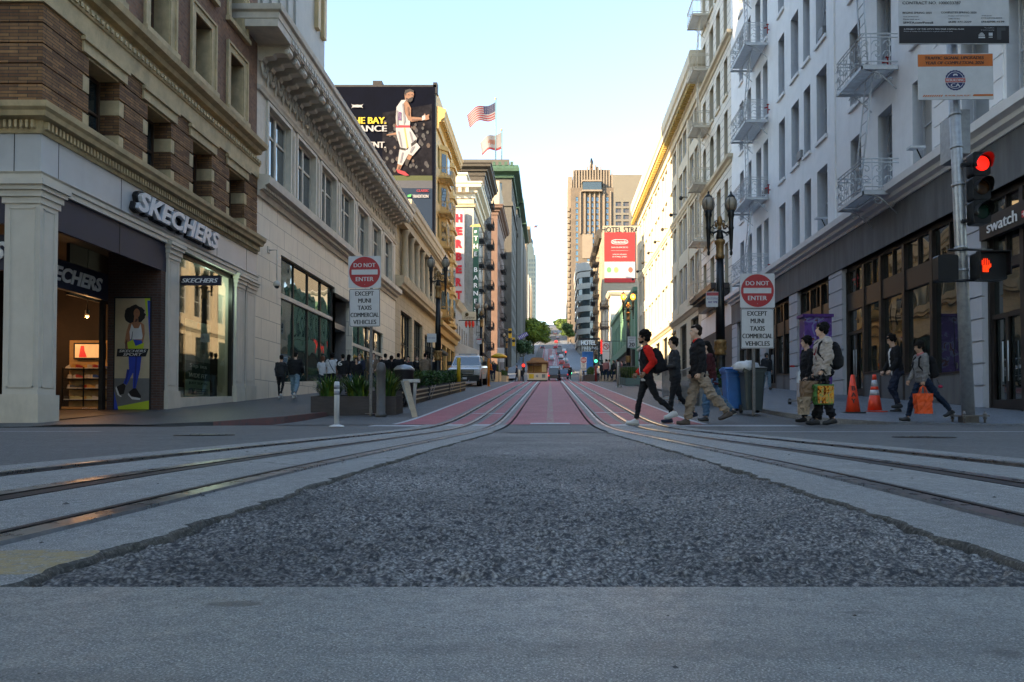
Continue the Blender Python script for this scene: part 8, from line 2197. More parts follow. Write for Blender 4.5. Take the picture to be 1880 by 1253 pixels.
mb=MB();mb.text('HOTEL',M_WHITE,face_cam((a.x+b.x)/2-0.3,125.9,a.z-0.85),h=0.85,w=2.6,offset=0.03,extrude=0.03);mb.text('PARKING',M_GREYL,face_cam((a.x+b.x)/2,125.9,a.z-1.8),h=0.5,w=2.8);mb.build('letters',t)
a,b=at(1069,646,127),at(1089,668,127);mb=MB();mb.box(a.x,b.x,127,127.4,b.z-1.5,a.z,mat('blue hoarding',(0.02,0.17,0.5),0.5,var=0.2));mb.build('hoarding',t)
mb=MB();a,b=at(1102.5,624,90),at(1106,650,90);mb.box(a.x,b.x,90,90.15,b.z,a.z,mat('red neon blade',(0.6,0.02,0.02),0.4,var=0,emit=(1,0.03,0.02),estr=0.15));mb.box(a.x+0.05,XR+0.0,90.05,90.1,a.z-0.2,a.z-0.15,M_BLACK);mb.build('blade_sign',label='thin red vertical blade sign right of the street gap',cat='sign')
M_BARK=mat('bark',(0.06,0.045,0.03),0.85,var=0.3,scale=10,bump=0.5)
def tree(x,y,h,r,label,mats,seed,n=5200,leaf=0.34,group=None,sq=1.0):
 rr=random.Random(seed);z0=H(x,y)
 t=thing('street_tree',label,'tree',(x,y,z0),group=group)
 mb=MB();th=h*0.45
 mb.tube([(x,y,z0-0.3),(x+0.1,y,z0+th*0.5),(x,y,z0+th),(x-0.2,y,z0+h*0.8)],[r*0.07,r*0.055,r*0.045,r*0.01],M_BARK,9)
 cl=[]
 for k in range(11):
  a=rr.uniform(0,2*PI);rad=r*rr.uniform(0.35,0.75);zc=z0+th*0.85+(h-th*0.9)*rr.uniform(0.05,0.85);c=(x+rad*math.cos(a),y+rad*math.sin(a),zc);cl.append((c,r*rr.uniform(0.28,0.5)))
  mb.tube([(x,y,z0+th*rr.uniform(0.6,1.0)),((x*0.6+c[0]*0.4),(y*0.6+c[1]*0.4),zc-0.3*r),c],[r*0.03,r*0.02,r*0.008],M_BARK,5)
 mb.build('trunk',t)
 cl.append(((x,y,z0+h*0.82),r*0.5));cl.append(((x,y,z0+h*0.6),r*0.6))
 mb=MB();w=sum(q[1]**2 for q in cl)
 for(c,q)in cl:
  for _ in range(int(n*q*q/w)):
   d=Vector((rr.gauss(0,1),rr.gauss(0,1),rr.gauss(0,1))).normalized();rad=q*rr.random()**0.35*rr.choice((1,1,1.15))
   p=Vector(c)+Vector((d.x*rad*1.15,d.y*rad*1.15,d.z*rad*0.85*sq));a=Vector((rr.uniform(-1,1),rr.uniform(-1,1),rr.uniform(-1,1))).normalized();b=a.cross(d)
   if b.length<0.1:continue
   b.normalize();k=leaf*rr.uniform(0.6,1.3);mb.add([p-a*k,p+b*k*0.6,p+a*k,p-b*k*0.6],[(0,1,2,3)],rr.choice(mats))
 mb.build('crown',t)
LG=mat('sun painted leaf green',(0.15,0.19,0.025),0.5,var=0.3,scale=0.6,spec=0.2);DG=mat('deep leaf green',(0.05,0.09,0.035),0.5,var=0.4,scale=0.6,spec=0.2);MG=mat('mid leaf green',(0.10,0.16,0.03),0.5,var=0.4,scale=0.6,spec=0.2)  # LG: sunlight on the shaded left tree painted in as a brighter leaf colour
tree(-7.0,290,13.5,6.6,'large yellow green tree overhanging the street behind the cable car',[LG,LG,MG],1,9000,0.42)
tree(-11,440,11,7,'dark tree on the hill behind the yellow green one',[DG,MG],2,5000,0.6)
tree(-9.2,240,8,3.2,'small dark tree low beside the cable car roof',[DG],3,3000,0.3)
tree(8.6,470,10,5.5,'dark tree at the hill top right of the street gap',[DG,MG],4,6000,0.55)
tree(5.2,560,5,3.0,'smaller dark tree closing the street gap at the hill top',[DG],5,3000,0.55)
tree(9.6,380,11,4.6,'bushy dark tree beside the deco tower foot',[DG,MG],6,4500,0.45)
# people
def remesh(mb,voxel,smooth=4,disp=0.0,seed=1,dscale=0.09,name='body',pos=False):
 me=bpy.data.meshes.new(name);me.from_pydata(mb.v,[],mb.f);me.update()
 bm=bmesh.new();bm.from_mesh(me);bmesh.ops.recalc_face_normals(bm,faces=bm.faces);bm.to_mesh(me);bm.free()
 o=bpy.data.objects.new('t',me);COL.objects.link(o)
 m=o.modifiers.new('r','REMESH');m.mode='VOXEL';m.voxel_size=voxel;m.use_smooth_shade=True
 s=o.modifiers.new('s','SMOOTH');s.iterations=smooth;s.factor=0.5
 dg=bpy.context.evaluated_depsgraph_get();dg.update()
 out=bpy.data.meshes.new_from_object(o.evaluated_get(dg))
 bpy.data.objects.remove(o);bpy.data.meshes.remove(me)
 if disp and len(out.vertices):
  n=len(out.vertices);co=np.empty(n*3,np.float32);no=np.empty(n*3,np.float32)
  out.vertices.foreach_get('co',co);out.vertices.foreach_get('normal',no)
  co=co.reshape(-1,3).astype(float);no=no.reshape(-1,3)
  q=co+20
  f=(vnoise(q[:,0]*1.0+q[:,1]*0.8,q[:,2]*1.9+q[:,0]*0.7,dscale,seed)-0.5)*1.0+(vnoise(q[:,1]*1.3-q[:,0],q[:,2]*2.6,dscale*0.55,seed+3)-0.5)*0.6
  if pos:f=np.clip(f+0.5,0,2)*0.7
  co+=no*(f*disp*2)[:,None]
  out.vertices.foreach_set('co',co.astype(np.float32).ravel());out.update()
 for p in out.polygons:p.use_smooth=True
 return out
def join_mesh(me,mb,mats):
 """append plain geometry of mb to the mesh me; me uses mats[0]"""
 bm=bmesh.new();bm.from_mesh(me)
 vs=[bm.verts.new(v)for v in mb.v]
 for f,k in zip(mb.f,mb.m):
  try:
   g=bm.faces.new([vs[i]for i in f]);g.material_index=mats.index(mb.ms[k]);g.smooth=True
  except ValueError:pass
 bm.to_mesh(me);bm.free()
def ell(mb,c,r,m,M=None,n=12):
 mb.ball(tuple(c),r,m,n,M)
def torso_loft(mb,rows,m):
 """rows: (centre, rx, ry, up) closed"""
 n=16;vs=[];fs=[]
 for c,rx,ry,ax in rows:
  ax=Vector(ax).normalized();fx=Vector((1,0,0));fx=(fx-ax*fx.dot(ax)).normalized();fy=ax.cross(fx)
  for k in range(n):
   a=2*PI*k/n;ca,sa=math.cos(a),math.sin(a)
   vs.append(Vector(c)+fx*rx*math.copysign(abs(ca)**0.85,ca)+fy*ry*math.copysign(abs(sa)**0.85,sa))
 for i in range(len(rows)-1):
  for k in range(n):fs.append((i*n+k,i*n+(k+1)%n,(i+1)*n+(k+1)%n,(i+1)*n+k))
 fs+=[tuple(range(n))[::-1],tuple(range((len(rows)-1)*n,len(rows)*n))]
 mb.add(vs,fs,m)
M_EYEW=mat('eye white',(0.6,0.58,0.55),0.3,var=0);M_EYEK=mat('eye dark',(0.02,0.012,0.01),0.2,var=0)
SKIN={'tan':mat('tan skin',(0.50,0.29,0.19),0.5,var=0.08,scale=8),'light':mat('light skin',(0.62,0.39,0.28),0.5,var=0.08,scale=8),'brown':mat('brown skin',(0.34,0.17,0.10),0.5,var=0.08,scale=8),'dark':mat('dark skin',(0.08,0.04,0.028),0.5,var=0.08,scale=8)}
CLOTH={}
def cloth(name,col,rough=0.85):
 return mat('cloth '+name,col,rough,var=0.22,scale=5,bump=0.25,bscale=60,spec=0.25)
def person(label,x,y,face,hgt,pose,fit,voxel=0.011,z=None,group=None):
 """pose: lean, leg=[(thigh, knee, foot)L, R], arm=[(swing, elbow, out)L, R], head=(yaw, nod). angles in degrees"""
 s=hgt/1.75
 lean=R(pose.get('lean',4));hy,hn=[R(v)for v in pose.get('head',(0,0))]
 hip0=Vector((0,0,0.94));legs=[]
 for i,(th,kn,ft)in enumerate(pose['leg']):
  sy=1 if i==0 else-1
  a=R(th);b=R(th-kn);out=R(pose.get('splay',2))*sy
  hp=hip0+Vector((0,sy*0.092,-0.02));k=hp+Vector((math.sin(a),math.sin(out),-math.cos(a)))*0.43
  an=k+Vector((math.sin(b),math.sin(out)*0.3,-math.cos(b)))*0.42
  f=R(ft);toe=an+Vector((math.cos(f)*0.19,0.02*sy,-0.05+math.sin(f)*0.19 if True else 0));heel=an+Vector((-math.cos(f)*0.055+math.sin(f)*0.04,0,-0.06-math.sin(f)*0.05))
  ball_=an+Vector((math.cos(f)*0.12,0.01*sy,-0.062+math.sin(f)*0.12))
  legs.append((hp,k,an,toe,heel,ball_))
 low=min(min(l[3].z-0.025,l[4].z-0.03,l[5].z-0.03)for l in legs)
 up=Vector((0,0,-low))
 Rl=Matrix.Rotation(lean,3,'Y')
 def tz(v):return Rl@Vector(v)+hip0+up
 legs=[tuple(p+up for p in l)for l in legs]
 arms=[]
 for i,(sw,el,ou)in enumerate(pose['arm']):
  sy=1 if i==0 else-1
  sh=tz((0,sy*(0.185 if not fit.get('slim')else 0.165),0.49));a=R(sw)-0*lean;o=R(ou)
  d=Vector((math.sin(a)*math.cos(o),sy*math.sin(o),-math.cos(a)*math.cos(o)));e=sh+d*0.285
  b=a+R(el);inn=R(pose.get('inward',8));d2=Vector((math.sin(b),-sy*math.sin(inn)*(0.3+0.7*min(1,el/60)),-math.cos(b))).normalized();w=e+d2*0.25
  arms.append((sh,e,w,d2,sy))
 neck=tz((0.0,0,0.53));hc=tz((0.025,0,0.705))
 MH=Matrix.Translation(hc)@Matrix.Rotation(hy,4,'Z')@Matrix.Rotation(lean*0.3+hn,4,'Y')
 sk=SKIN[fit.get('skin','light')]
 z0=z if z is not None else H(x,y)+fit.get('dz',0.02)
 root=thing('person',label,'person',(x,y,z0),R(face),group);S=Matrix.Scale(s,4)
 W=_wm(root)@S
 b=MB()
 torso_loft(b,[(tz((0,0,-0.08)),0.08,0.11,Rl@Vector((0,0,1))),(tz((0,0,0.1)),0.08,0.105,Rl@Vector((0,0,1))),(tz((0,0,0.3)),0.082,0.115,Rl@Vector((0,0,1))),(tz((0,0,0.46)),0.065,0.13,Rl@Vector((0,0,1))),(tz((0,0,0.53)),0.06,0.09,Rl@Vector((0,0,1)))],sk)
 b.tube([tz((-0.005,0,0.48)),neck,hc+Vector((-0.01,0,-0.05))],[0.062,0.055,0.052],sk,10)
 for(hp,k,an,toe,heel,ba)in legs:
  b.tube([hp,hp.lerp(k,0.5),k,k.lerp(an,0.35),an],[0.06,0.048,0.036,0.034,0.03],sk,8);b.tube([heel,an,ba,toe],[0.018,0.026,0.02,0.012],sk,6)
 for(sh,e,w,d2,sy)in arms:
  b.tube([sh,e,w],[0.038,0.03,0.026],sk,8);b.ball(sh,0.05,sk,8)
  hx=Vector((0,1,0)).cross(d2).normalized()
  b.tube([w,w+d2*0.045,w+d2*0.085],[0.026,0.034,0.03],sk,8)
 ell(b,(-0.012,0,0.035),(0.096,0.076,0.10),sk,MH);ell(b,(0.022,0,-0.035),(0.066,0.058,0.082),sk,MH);ell(b,(0.058,0,-0.085),(0.026,0.03,0.022),sk,MH,8)
 b.tube([MH@Vector((0.082,0,0.015)),MH@Vector((0.105,0,-0.022)),MH@Vector((0.085,0,-0.032))],[0.008,0.014,0.01],sk,6)
 ell(b,(0.078,0,-0.055),(0.012,0.026,0.012),sk,MH,8)
 for q in(-1,1):ell(b,(-0.005,q*0.076,-0.005),(0.02,0.01,0.032),sk,MH,8)
 me=remesh(b,voxel,2,name='person');me.materials.clear();me.materials.append(sk);me.materials.append(M_EYEW);me.materials.append(M_EYEK)
 ex=MB()
 if voxel<0.014:
  for q in(-1,1):
   ex.ball(tuple(MH@Vector((0.080,q*0.03,0.008))),0.0075,M_EYEW,8);ex.ball(tuple(MH@Vector((0.085,q*0.030,0.008))),0.005,M_EYEK,6)
   ex.tube([MH@Vector((0.086,q*0.014,0.027)),MH@Vector((0.086,q*0.033,0.032)),MH@Vector((0.074,q*0.05,0.026))],0.0045,M_EYEK,4)
 for i,(sh,e,w,d2,sy)in enumerate(arms):
  curl=pose.get('curl',(0.5,0.5))[i];side=Vector((0,1,0));side=(side-d2*side.dot(d2)).normalized();pn=d2.cross(side).normalized()
  fwd=Vector((1,0,0));fwd=(fwd-d2*fwd.dot(d2))
  fwd=fwd.normalized()if fwd.length>0.2 else pn
  inw=Vector((0,-sy,0));inw=(inw-d2*inw.dot(d2)).normalized()
  for k,(ln,off)in enumerate(((0.062,0.027),(0.072,0.009),(0.067,-0.009),(0.052,-0.026))):
   p=w+d2*0.082+fwd*off;path=[p];ang=0.0
   for j,fl in enumerate((0.45,0.33,0.25)):
    ang+=curl*1.1;p=p+(d2*math.cos(ang)+inw*math.sin(ang))*ln*fl*1.1;path.append(p)
   ex.tube(path,[0.0095,0.009,0.008,0.0065],sk,6)
  p=w+d2*0.03+fwd*0.028;ex.tube([p,p+(fwd*0.7+d2*0.7)*0.03+inw*0.01,p+(fwd*0.35+d2*0.95)*0.058+inw*0.022*(1+curl)],[0.012,0.010,0.008],sk,6)
 join_mesh(me,ex,[sk,M_EYEW,M_EYEK])
 bod=bpy.data.objects.new('body',me);put(bod,root,W);KIDS.setdefault(root.name,[]).append(bod)
 def part(nm,mb,vox,dsp,m,sm=3,seed=1,dsc=0.09):
  q=remesh(mb,vox,sm,dsp,seed,dsc,nm,nm in('hair','beard'));q.materials.clear();q.materials.append(m);o=bpy.data.objects.new(nm,q);put(o,root,W);KIDS[root.name].append(o);return o
 sd=int(abs(x*13+y*7)*10)%50+2
 tm=fit['top'];bulk=fit.get('bulk',1.0);hem=fit.get('hem',-0.06);T=MB()
 A=Rl@Vector((0,0,1))
 torso_loft(T,[(tz((0,0,hem)),0.125*bulk,0.175*bulk,A),(tz((0.005,0,0.08)),0.125*bulk,0.168*bulk,A),(tz((0.01,0,0.26)),0.132*bulk,0.18*bulk,A),(tz((0,0,0.42)),0.118*bulk,0.195*bulk,A),(tz((-0.01,0,0.5)),0.08,0.15,A),(tz((-0.01,0,0.545)),0.066,0.078,A)],tm)
 slv=fit.get('sleeve',1.0)
 for(sh,e,w,d2,sy)in arms:
  T.ball(sh-Vector((0,sy*0.015,0)),0.075*bulk,tm,10)
  if slv>=1:T.tube([sh,sh.lerp(e,0.5),e,e.lerp(w,0.5),w+d2*0.01],[0.072*bulk,0.064*bulk,0.058*bulk,0.05*bulk,0.042*bulk],tm,10)
  else:T.tube([sh,sh.lerp(e,0.8)],[0.076*bulk,0.072*bulk],tm,10)
 if fit.get('hood'):ell(T,tz((-0.085,0,0.53)),(0.06,0.12,0.06),tm)
 if fit.get('hood')=='up':ell(T,(-0.02,0,0.02),(0.115,0.10,0.13),tm,MH)
 if fit.get('collar'):T.tube([tz((-0.0,0,0.52)),tz((0.0,0,0.575))],[0.082,0.07],tm,12)
 part(fit.get('topname','jacket'),T,voxel*1.1,0.011*fit.get('folds',1),tm,seed=sd)
 if fit.get('sleevecol'):
  for(sh,e,w,d2,sy)in arms:
   q=MB();q.tube([sh.lerp(e,0.08),sh.lerp(e,0.5),e,e.lerp(w,0.5),w],[0.09*bulk,0.083*bulk,0.077*bulk,0.066*bulk,0.056*bulk],fit['sleevecol'],12);q.ball(e,0.077*bulk,fit['sleevecol'],8);q.ball(sh.lerp(e,0.1)-Vector((0,sy*0.012,0)),0.085,fit['sleevecol'],10);part('sleeve',q,voxel*1.1,0.008,fit['sleevecol'],seed=sd+1)
 if fit.get('shirt'):
  q=MB();torso_loft(q,[(tz((0,0,hem-0.05)),0.118*bulk,0.166*bulk,A),(tz((0,0,hem+0.05)),0.12*bulk,0.168*bulk,A)],fit['shirt']);part('shirt_tail',q,voxel*1.1,0.006,fit['shirt'],seed=sd)
 if fit.get('front'):
  q=MB();torso_loft(q,[(tz((0.052,0,hem+0.02)),0.088*bulk,0.05,A),(tz((0.055,0,0.25)),0.092*bulk,0.055,A),(tz((0.045,0,0.42)),0.088*bulk,0.06,A),(tz((0.03,0,0.52)),0.055,0.06,A)],fit['front']);part('shirt_front',q,voxel*1.1,0.004,fit['front'],seed=sd)
 if fit.get('scarf'):
  q=MB();q.tube([tz((0.0,0,0.535)),tz((0.012,0,0.585))],[0.085,0.068],fit['scarf'],12);part('collar',q,voxel,0.004,fit['scarf'],sm=2,seed=sd)
 bm_=fit['legs'];tw=fit.get('wide',1.0);L=MB()
 torso_loft(L,[(tz((0,0,-0.12)),0.09*tw,0.14,A),(tz((0,0,-0.06)),0.115,0.165,A),(tz((0,0,0.06)),0.112,0.155,A)],bm_)
 for(hp,k,an,toe,heel,ba)in legs:
  hm=an+(k-an).normalized()*0.03
  L.ball(hp+Vector((-0.02,0,-0.03)),(0.10*tw,0.09,0.10),bm_,10);L.tube([hp,hp.lerp(k,0.5),k,k.lerp(an,0.4),k.lerp(an,0.8),hm],[0.098,0.086*tw**0.5,0.068*tw,0.064*tw,0.054*tw,0.056*tw],bm_,12)
 part('trousers',L,voxel*1.1,0.012*fit.get('folds',1)*tw,bm_,seed=sd+7,dsc=0.075)
 for(hp,k,an,toe,heel,ba)in legs:
  q=MB();q.tube([heel+Vector((0,0,0.012)),ba+Vector((0,0,0.008)),toe+Vector((0,0,0.004))],[0.038,0.042,0.03],fit['shoes'],10);q.tube([an+Vector((0,0,0.01)),heel.lerp(ba,0.35)+Vector((0,0,0.02))],[0.044,0.042],fit['shoes'],10);q.tube([an,ba+Vector((0,0,0.006))],[0.042,0.036],fit['shoes'],8)
  o=part('shoe',q,voxel*0.9,0.0,fit['shoes'],sm=2)
  if fit.get('sole'):
   q=MB();q.tube([heel+Vector((-0.012,0,-0.018)),ba+Vector((0,0,-0.024)),toe+Vector((0.01,0,-0.012))],[0.02,0.02,0.014],fit['sole'],8);m2=remesh(q,voxel*0.7,1,name='sole');m2.materials.clear();m2.materials.append(fit['sole']);so=bpy.data.objects.new('sole',m2);put(so,o,W)
 hm=fit['hair'];hs=fit.get('hairstyle','short');q=MB();hv=1.0
 if hs in('short','curly','mop','long','bun'):
  g={'short':0.005,'curly':0.024,'mop':0.012,'long':0.014,'bun':0.008}[hs]
  ell(q,(-0.034,0,0.058),(0.084+g,0.073+g*0.7,0.072+g),hm,MH);ell(q,(-0.055,0,0.0),(0.055+g*0.5,0.07+g*0.6,0.07),hm,MH)
  if hs=='mop':ell(q,(0.028,0,0.072),(0.05,0.064,0.034),hm,MH);[ell(q,(0.01,s_*0.07,0.02),(0.05,0.02,0.045),hm,MH)for s_ in(-1,1)]
  if hs=='curly':ell(q,(0.03,0,0.095),(0.045,0.06,0.035),hm,MH)
  if hs=='long':q.tube([MH@Vector((-0.06,0,0.02)),MH@Vector((-0.085,0,-0.12)),tz((-0.13,0,0.36))],[0.08,0.075,0.05],hm,10)
  if hs in('short','bun','long'):ell(q,(0.03,0,0.082),(0.048,0.062,0.026),hm,MH)
  if hs=='bun':ell(q,(-0.125,0,0.02),(0.035,0.035,0.035),hm,MH)
  part('hair',q,voxel*0.9,0.016 if hs in('curly','mop')else 0.006,hm,sm=1,seed=sd,dsc=0.035)
 if fit.get('beard'):
  q=MB();ell(q,(0.045,0,-0.082),(0.043,0.047,0.027),hm,MH);ell(q,(0.025,0,-0.072),(0.035,0.058,0.03),hm,MH);part('beard',q,voxel*0.8,0.003,hm,sm=1)
 res=dict(root=root,arms=[(W@a[2],(W.to_3x3()@a[3]).normalized())for a in arms],W=W,tz=tz,s=s)
 bp=fit.get('backpack')
 if bp:
  q=MB();torso_loft(q,[(tz((-0.20,0,0.02)),0.055,0.12,A),(tz((-0.215,0,0.07)),0.095*bp[2],0.15,A),(tz((-0.215,0,0.25)),0.10*bp[2],0.155,A),(tz((-0.195,0,0.42)),0.075*bp[2],0.135,A),(tz((-0.175,0,0.5)),0.035,0.09,A)],bp[1]);ell(q,tz((-0.29*bp[2]**0.5,0,0.16)),(0.04,0.11,0.11),bp[1])
  m2=remesh(q,voxel*1.2,3,0.006,sd,name='backpack');m2.materials.clear();m2.materials.append(bp[1])
  o=bpy.data.objects.new('backpack',m2);put(o,None,W);tag(o,bp[0],'backpack','backpacks worn by walkers')
  q=MB(W)
  for i,(sh,e,w,d2,sy)in enumerate(arms):
   q.tube([tz((-0.12,sy*0.09,0.49)),tz((-0.02,sy*0.105,0.56)),tz((0.10,sy*0.115,0.46)),tz((0.125*bulk,sy*0.13,0.3)),tz((0.02,sy*0.185*bulk,0.12)),tz((-0.12,sy*0.13,0.06))],0.019,bp[1],6)
  q.build('strap',o)
 return res
K_=cloth('black',(0.012,0.012,0.014));K2=cloth('charcoal',(0.028,0.03,0.034));NV=cloth('navy',(0.018,0.024,0.045));KH=cloth('khaki',(0.30,0.23,0.17));JN=cloth('blue denim',(0.07,0.14,0.22));DJ=cloth('dark denim',(0.012,0.025,0.05));RD=cloth('red fleece',(0.62,0.02,0.012));WT=cloth('white cotton',(0.60,0.61,0.63));BG=cloth('oatmeal',(0.42,0.36,0.31));GY=cloth('grey shirt',(0.20,0.19,0.18));MR=cloth('maroon',(0.06,0.012,0.014));PK=cloth('pink check',(0.45,0.13,0.13));BR=cloth('brown jacket',(0.16,0.115,0.085));WS=mat('white shoe',(0.58,0.58,0.57),0.5,var=0.05);BS=mat('black shoe',(0.015,0.015,0.016),0.4,var=0.05);BRS=mat('brown shoe',(0.06,0.04,0.03),0.5,var=0.1);HK=mat('black hair',(0.008,0.006,0.005),0.75,var=0.3,scale=40,spec=0.15,bump=0.5,bscale=90);HB=mat('dark brown hair',(0.022,0.013,0.009),0.75,var=0.3,scale=40,spec=0.15,bump=0.5,bscale=90);HR=mat('auburn hair',(0.13,0.035,0.012),0.6,var=0.2);BL=cloth('blue hood',(0.03,0.09,0.16));DB=cloth('light denim',(0.16,0.24,0.30))
def PX(px,Y):return at(px,785,Y).x
WALK=lambda a,b,c,d:dict(leg=[a,b],arm=[c,d])
p1=person('man with red sleeves, black vest and backpack striding in front of the crossing group',PX(1188,12.9),12.9,180,1.70,dict(lean=3,leg=[(-22,28,-18),(16,6,2)],arm=[(-24,62,12),(-10,55,10)],head=(0,0)),dict(top=K_,sleevecol=RD,legs=K_,shoes=WS,sole=WS,hair=HK,hairstyle='curly',beard=True,skin='brown',front=WT,shirt=WT,bulk=0.95,wide=0.85,backpack=('large black backpack on the man with red sleeves',K_,1.35),topname='vest'))
p2=person('person in dark zip top looking away with hands together behind the red sleeved man',PX(1240,13.7),13.7,182,1.64,dict(lean=2,leg=[(14,10,0),(-18,26,-16)],arm=[(8,80,8),(6,78,8)],head=(30,2),inward=32,curl=(0.7,0.7)),dict(top=K2,legs=K_,shoes=NV,sole=WS,hair=HK,hairstyle='mop',skin='light',bulk=0.94,wide=0.8,collar=True,topname='zip_top'))
p3=person('man in black jacket and khaki trousers walking left with a hand in his pocket',PX(1284,12.8),12.8,180,1.80,dict(lean=3,leg=[(-26,18,-22),(15,4,2)],arm=[(-8,22,10),(-6,30,10)],head=(4,0),curl=(1.0,1.0)),dict(top=K_,legs=KH,shoes=BRS,hair=HB,hairstyle='short',beard=False,skin='light',scarf=RD,bulk=1.08,wide=1.3,folds=1.3,hem=-0.1))
p4=person('person in dark maroon coat and blue jeans behind the man in khaki trousers',PX(1306,14.2),14.2,178,1.60,dict(lean=8,leg=[(18,18,4),(-26,22,-20)],arm=[(10,30,8),(0,20,8)],head=(0,10),curl=(0.9,0.5)),dict(top=MR,legs=JN,shoes=BS,sole=WS,hair=HK,hairstyle='long',skin='light',bulk=1.08,wide=1.25,hem=-0.14))
def held(o,center,dims,m,name,label,cat,rz=0.0,ry=0.0):
 mb=MB(Matrix.Translation(center)@Matrix.Rotation(rz,4,'Z')@Matrix.Rotation(ry,4,'Y'));mb.prism(rrect(dims[0],dims[1],0.01),-dims[2]/2,dims[2]/2,m,'z');return mb.build(name,label=label,cat=cat)
w,d=p4['arms'][0];held(None,w+d*0.09+Vector((-0.0,-0.025,0.0)),(0.075,0.012,0.14),M_SIGNW,'phone','pale phone held low by the person in the maroon coat','phone',0.0,0.6)
w,d=p2['arms'][0];w2,d3=p2['arms'][1];held(None,(w+w2)/2+d*0.11+Vector((0,0,0.02)),(0.02,0.075,0.14),M_BLACK,'phone','dark phone held in both hands by the person looking away','phone',0.0,0.5)
p5=person('dark haired person in a black open jacket half hidden behind the hooded top man',PX(1484,14.0),14.0,180,1.68,dict(lean=1,leg=[(12,8,0),(-10,16,-8)],arm=[(2,16,8),(0,10,6)],head=(0,4),curl=(1.2,0.6)),dict(top=K_,legs=K_,shoes=BS,hair=HK,hairstyle='mop',skin='light',bulk=1.02,wide=1.1,hem=-0.16))
p6=person('man in an oatmeal hooded top with black backpack carrying paper bags to the left',PX(1512,12.9),12.9,180,1.84,dict(lean=0,leg=[(14,6,0),(-8,14,-8)],arm=[(-6,34,10),(0,16,8)],head=(0,-2),curl=(1.3,1.2)),dict(top=BG,legs=K_,shoes=BS,hair=HK,hairstyle='mop',skin='light',bulk=1.12,wide=1.35,folds=1.4,hood=True,hem=-0.10,backpack=('round black backpack on the man in the oatmeal hooded top',K_,1.15),topname='hooded_top'))
mb=MB(p6['W']);tzz=p6['tz']
for k in range(3):mb.tube([tzz((0.15-0.012*k,0.10-0.04*k,0.40-0.03*k)),tzz((0.162,0.06-0.03*k,0.28)),tzz((0.152-0.01*k,0.10-0.04*k,0.18+0.02*k))],0.007,cloth('dark red print',(0.22,0.02,0.03)),4)
mb.build('chest_print',p6['root'])
mb=MB();w,d=p6['arms'][0];mb.tube([w-d*0.012,w+d*0.012],0.043,M_BLACK,12);mb.ball(tuple(w+Vector((0,-0.045,0))),(0.022,0.01,0.022),M_BLACK,8);mb.build('wristwatch',p6['root'])
def bag(c,w,d,h,m,name,label,strap=True,sm=M_BLACK,taper=0.9,hh=0.16,crump=0.02,seed=1,rz=0.0,decal=None,open_top=True):
 T=Matrix.Translation((c[0],c[1],c[2]-h))@Matrix.Rotation(rz,4,'Z')
 t=thing(name,label,'bag',(c[0],c[1],c[2]-h),rz)
 rs_=random.Random(seed);n=7;vs=[];fs=[];P=[]
 for j in range(n+1):
  v=j/n;k=taper+(1-taper)*v;ww,dd=w*k,d*k
  ring_=[(ww*(i/6-0.5),-dd/2)for i in range(7)]+[(ww/2,dd*(i/3-0.5))for i in range(1,3)]+[(ww*(0.5-i/6),dd/2)for i in range(7)]+[(-ww/2,dd*(0.5-i/3))for i in range(1,3)]
  P.append(len(ring_));vs+=[(x+rs_.uniform(-1,1)*crump,y+rs_.uniform(-1,1)*crump,h*v+(rs_.uniform(-1,1)*crump if 0<j<n else 0))for x,y in ring_]
 q=P[0]
 for j in range(n):
  for i in range(q):fs.append((j*q+i,j*q+(i+1)%q,(j+1)*q+(i+1)%q,(j+1)*q+i))
 fs.append(tuple(range(q))[::-1])
 mb=MB(T);mb.add(vs,fs,m,smooth=False);mb.build('bag_body',t)
 if strap:
  mb=MB(T)
  for yy in(-d*0.3,d*0.3):mb.tube([(-w*0.22,yy,h-0.02),(-w*0.12,yy*0.4,h+hh*0.8),(0,0,h+hh),(w*0.12,yy*0.4,h+hh*0.8),(w*0.22,yy,h-0.02)],0.009,sm,6)
  mb.build('handles',t)
 if decal:decal(T,t,w*taper,d*taper,h)
 return t
w,d=p6['arms'][0];hp=w+d*0.11
M_PAPER=mat('brown kraft paper',(0.23,0.14,0.08),0.75,var=0.15,scale=6,bump=0.5,bscale=18)
def holo(T,t,w,d,h):
 m=bpy.data.materials.new('holographic film');m.use_nodes=True;nt=m.node_tree;bs=nt.nodes['Principled BSDF']
 tc=_n(nt,'ShaderNodeTexCoord');no=_n(nt,'ShaderNodeTexNoise');no.inputs['Scale'].default_value=14;no.inputs['Detail'].default_value=2;no.inputs['Distortion'].default_value=1.5
 mp=_n(nt,'ShaderNodeMapping');mp.inputs['Scale'].default_value=(1.6,1,0.7);nt.links.new(tc.outputs['Object'],mp.inputs[0]);nt.links.new(mp.outputs[0],no.inputs['Vector'])
 cr=_n(nt,'ShaderNodeValToRGB');e=cr.color_ramp.elements;e[0].color=(0.05,0.02,0.0,1);e[0].position=0.36;e[1].color=(0.25,0.1,0.4,1);e[1].position=0.72
 for p_,c in((0.44,(0.9,0.2,0.02,1)),(0.5,(1.0,0.62,0.05,1)),(0.56,(0.95,0.35,0.2,1)),(0.63,(0.25,0.55,0.05,1))):x=e.new(p_);x.color=c
 nt.links.new(no.outputs[0],cr.inputs[0]);nt.links.new(cr.outputs[0],bs.inputs['Base Color']);bs.inputs['Metallic'].default_value=0.5;bs.inputs['Roughness'].default_value=0.25
 mb=MB(T);mb.box(-w*0.46,w*0.5,-d/2-0.055,-d/2-0.045,0.02,h*0.92,m);mb.build('foil_front',t)
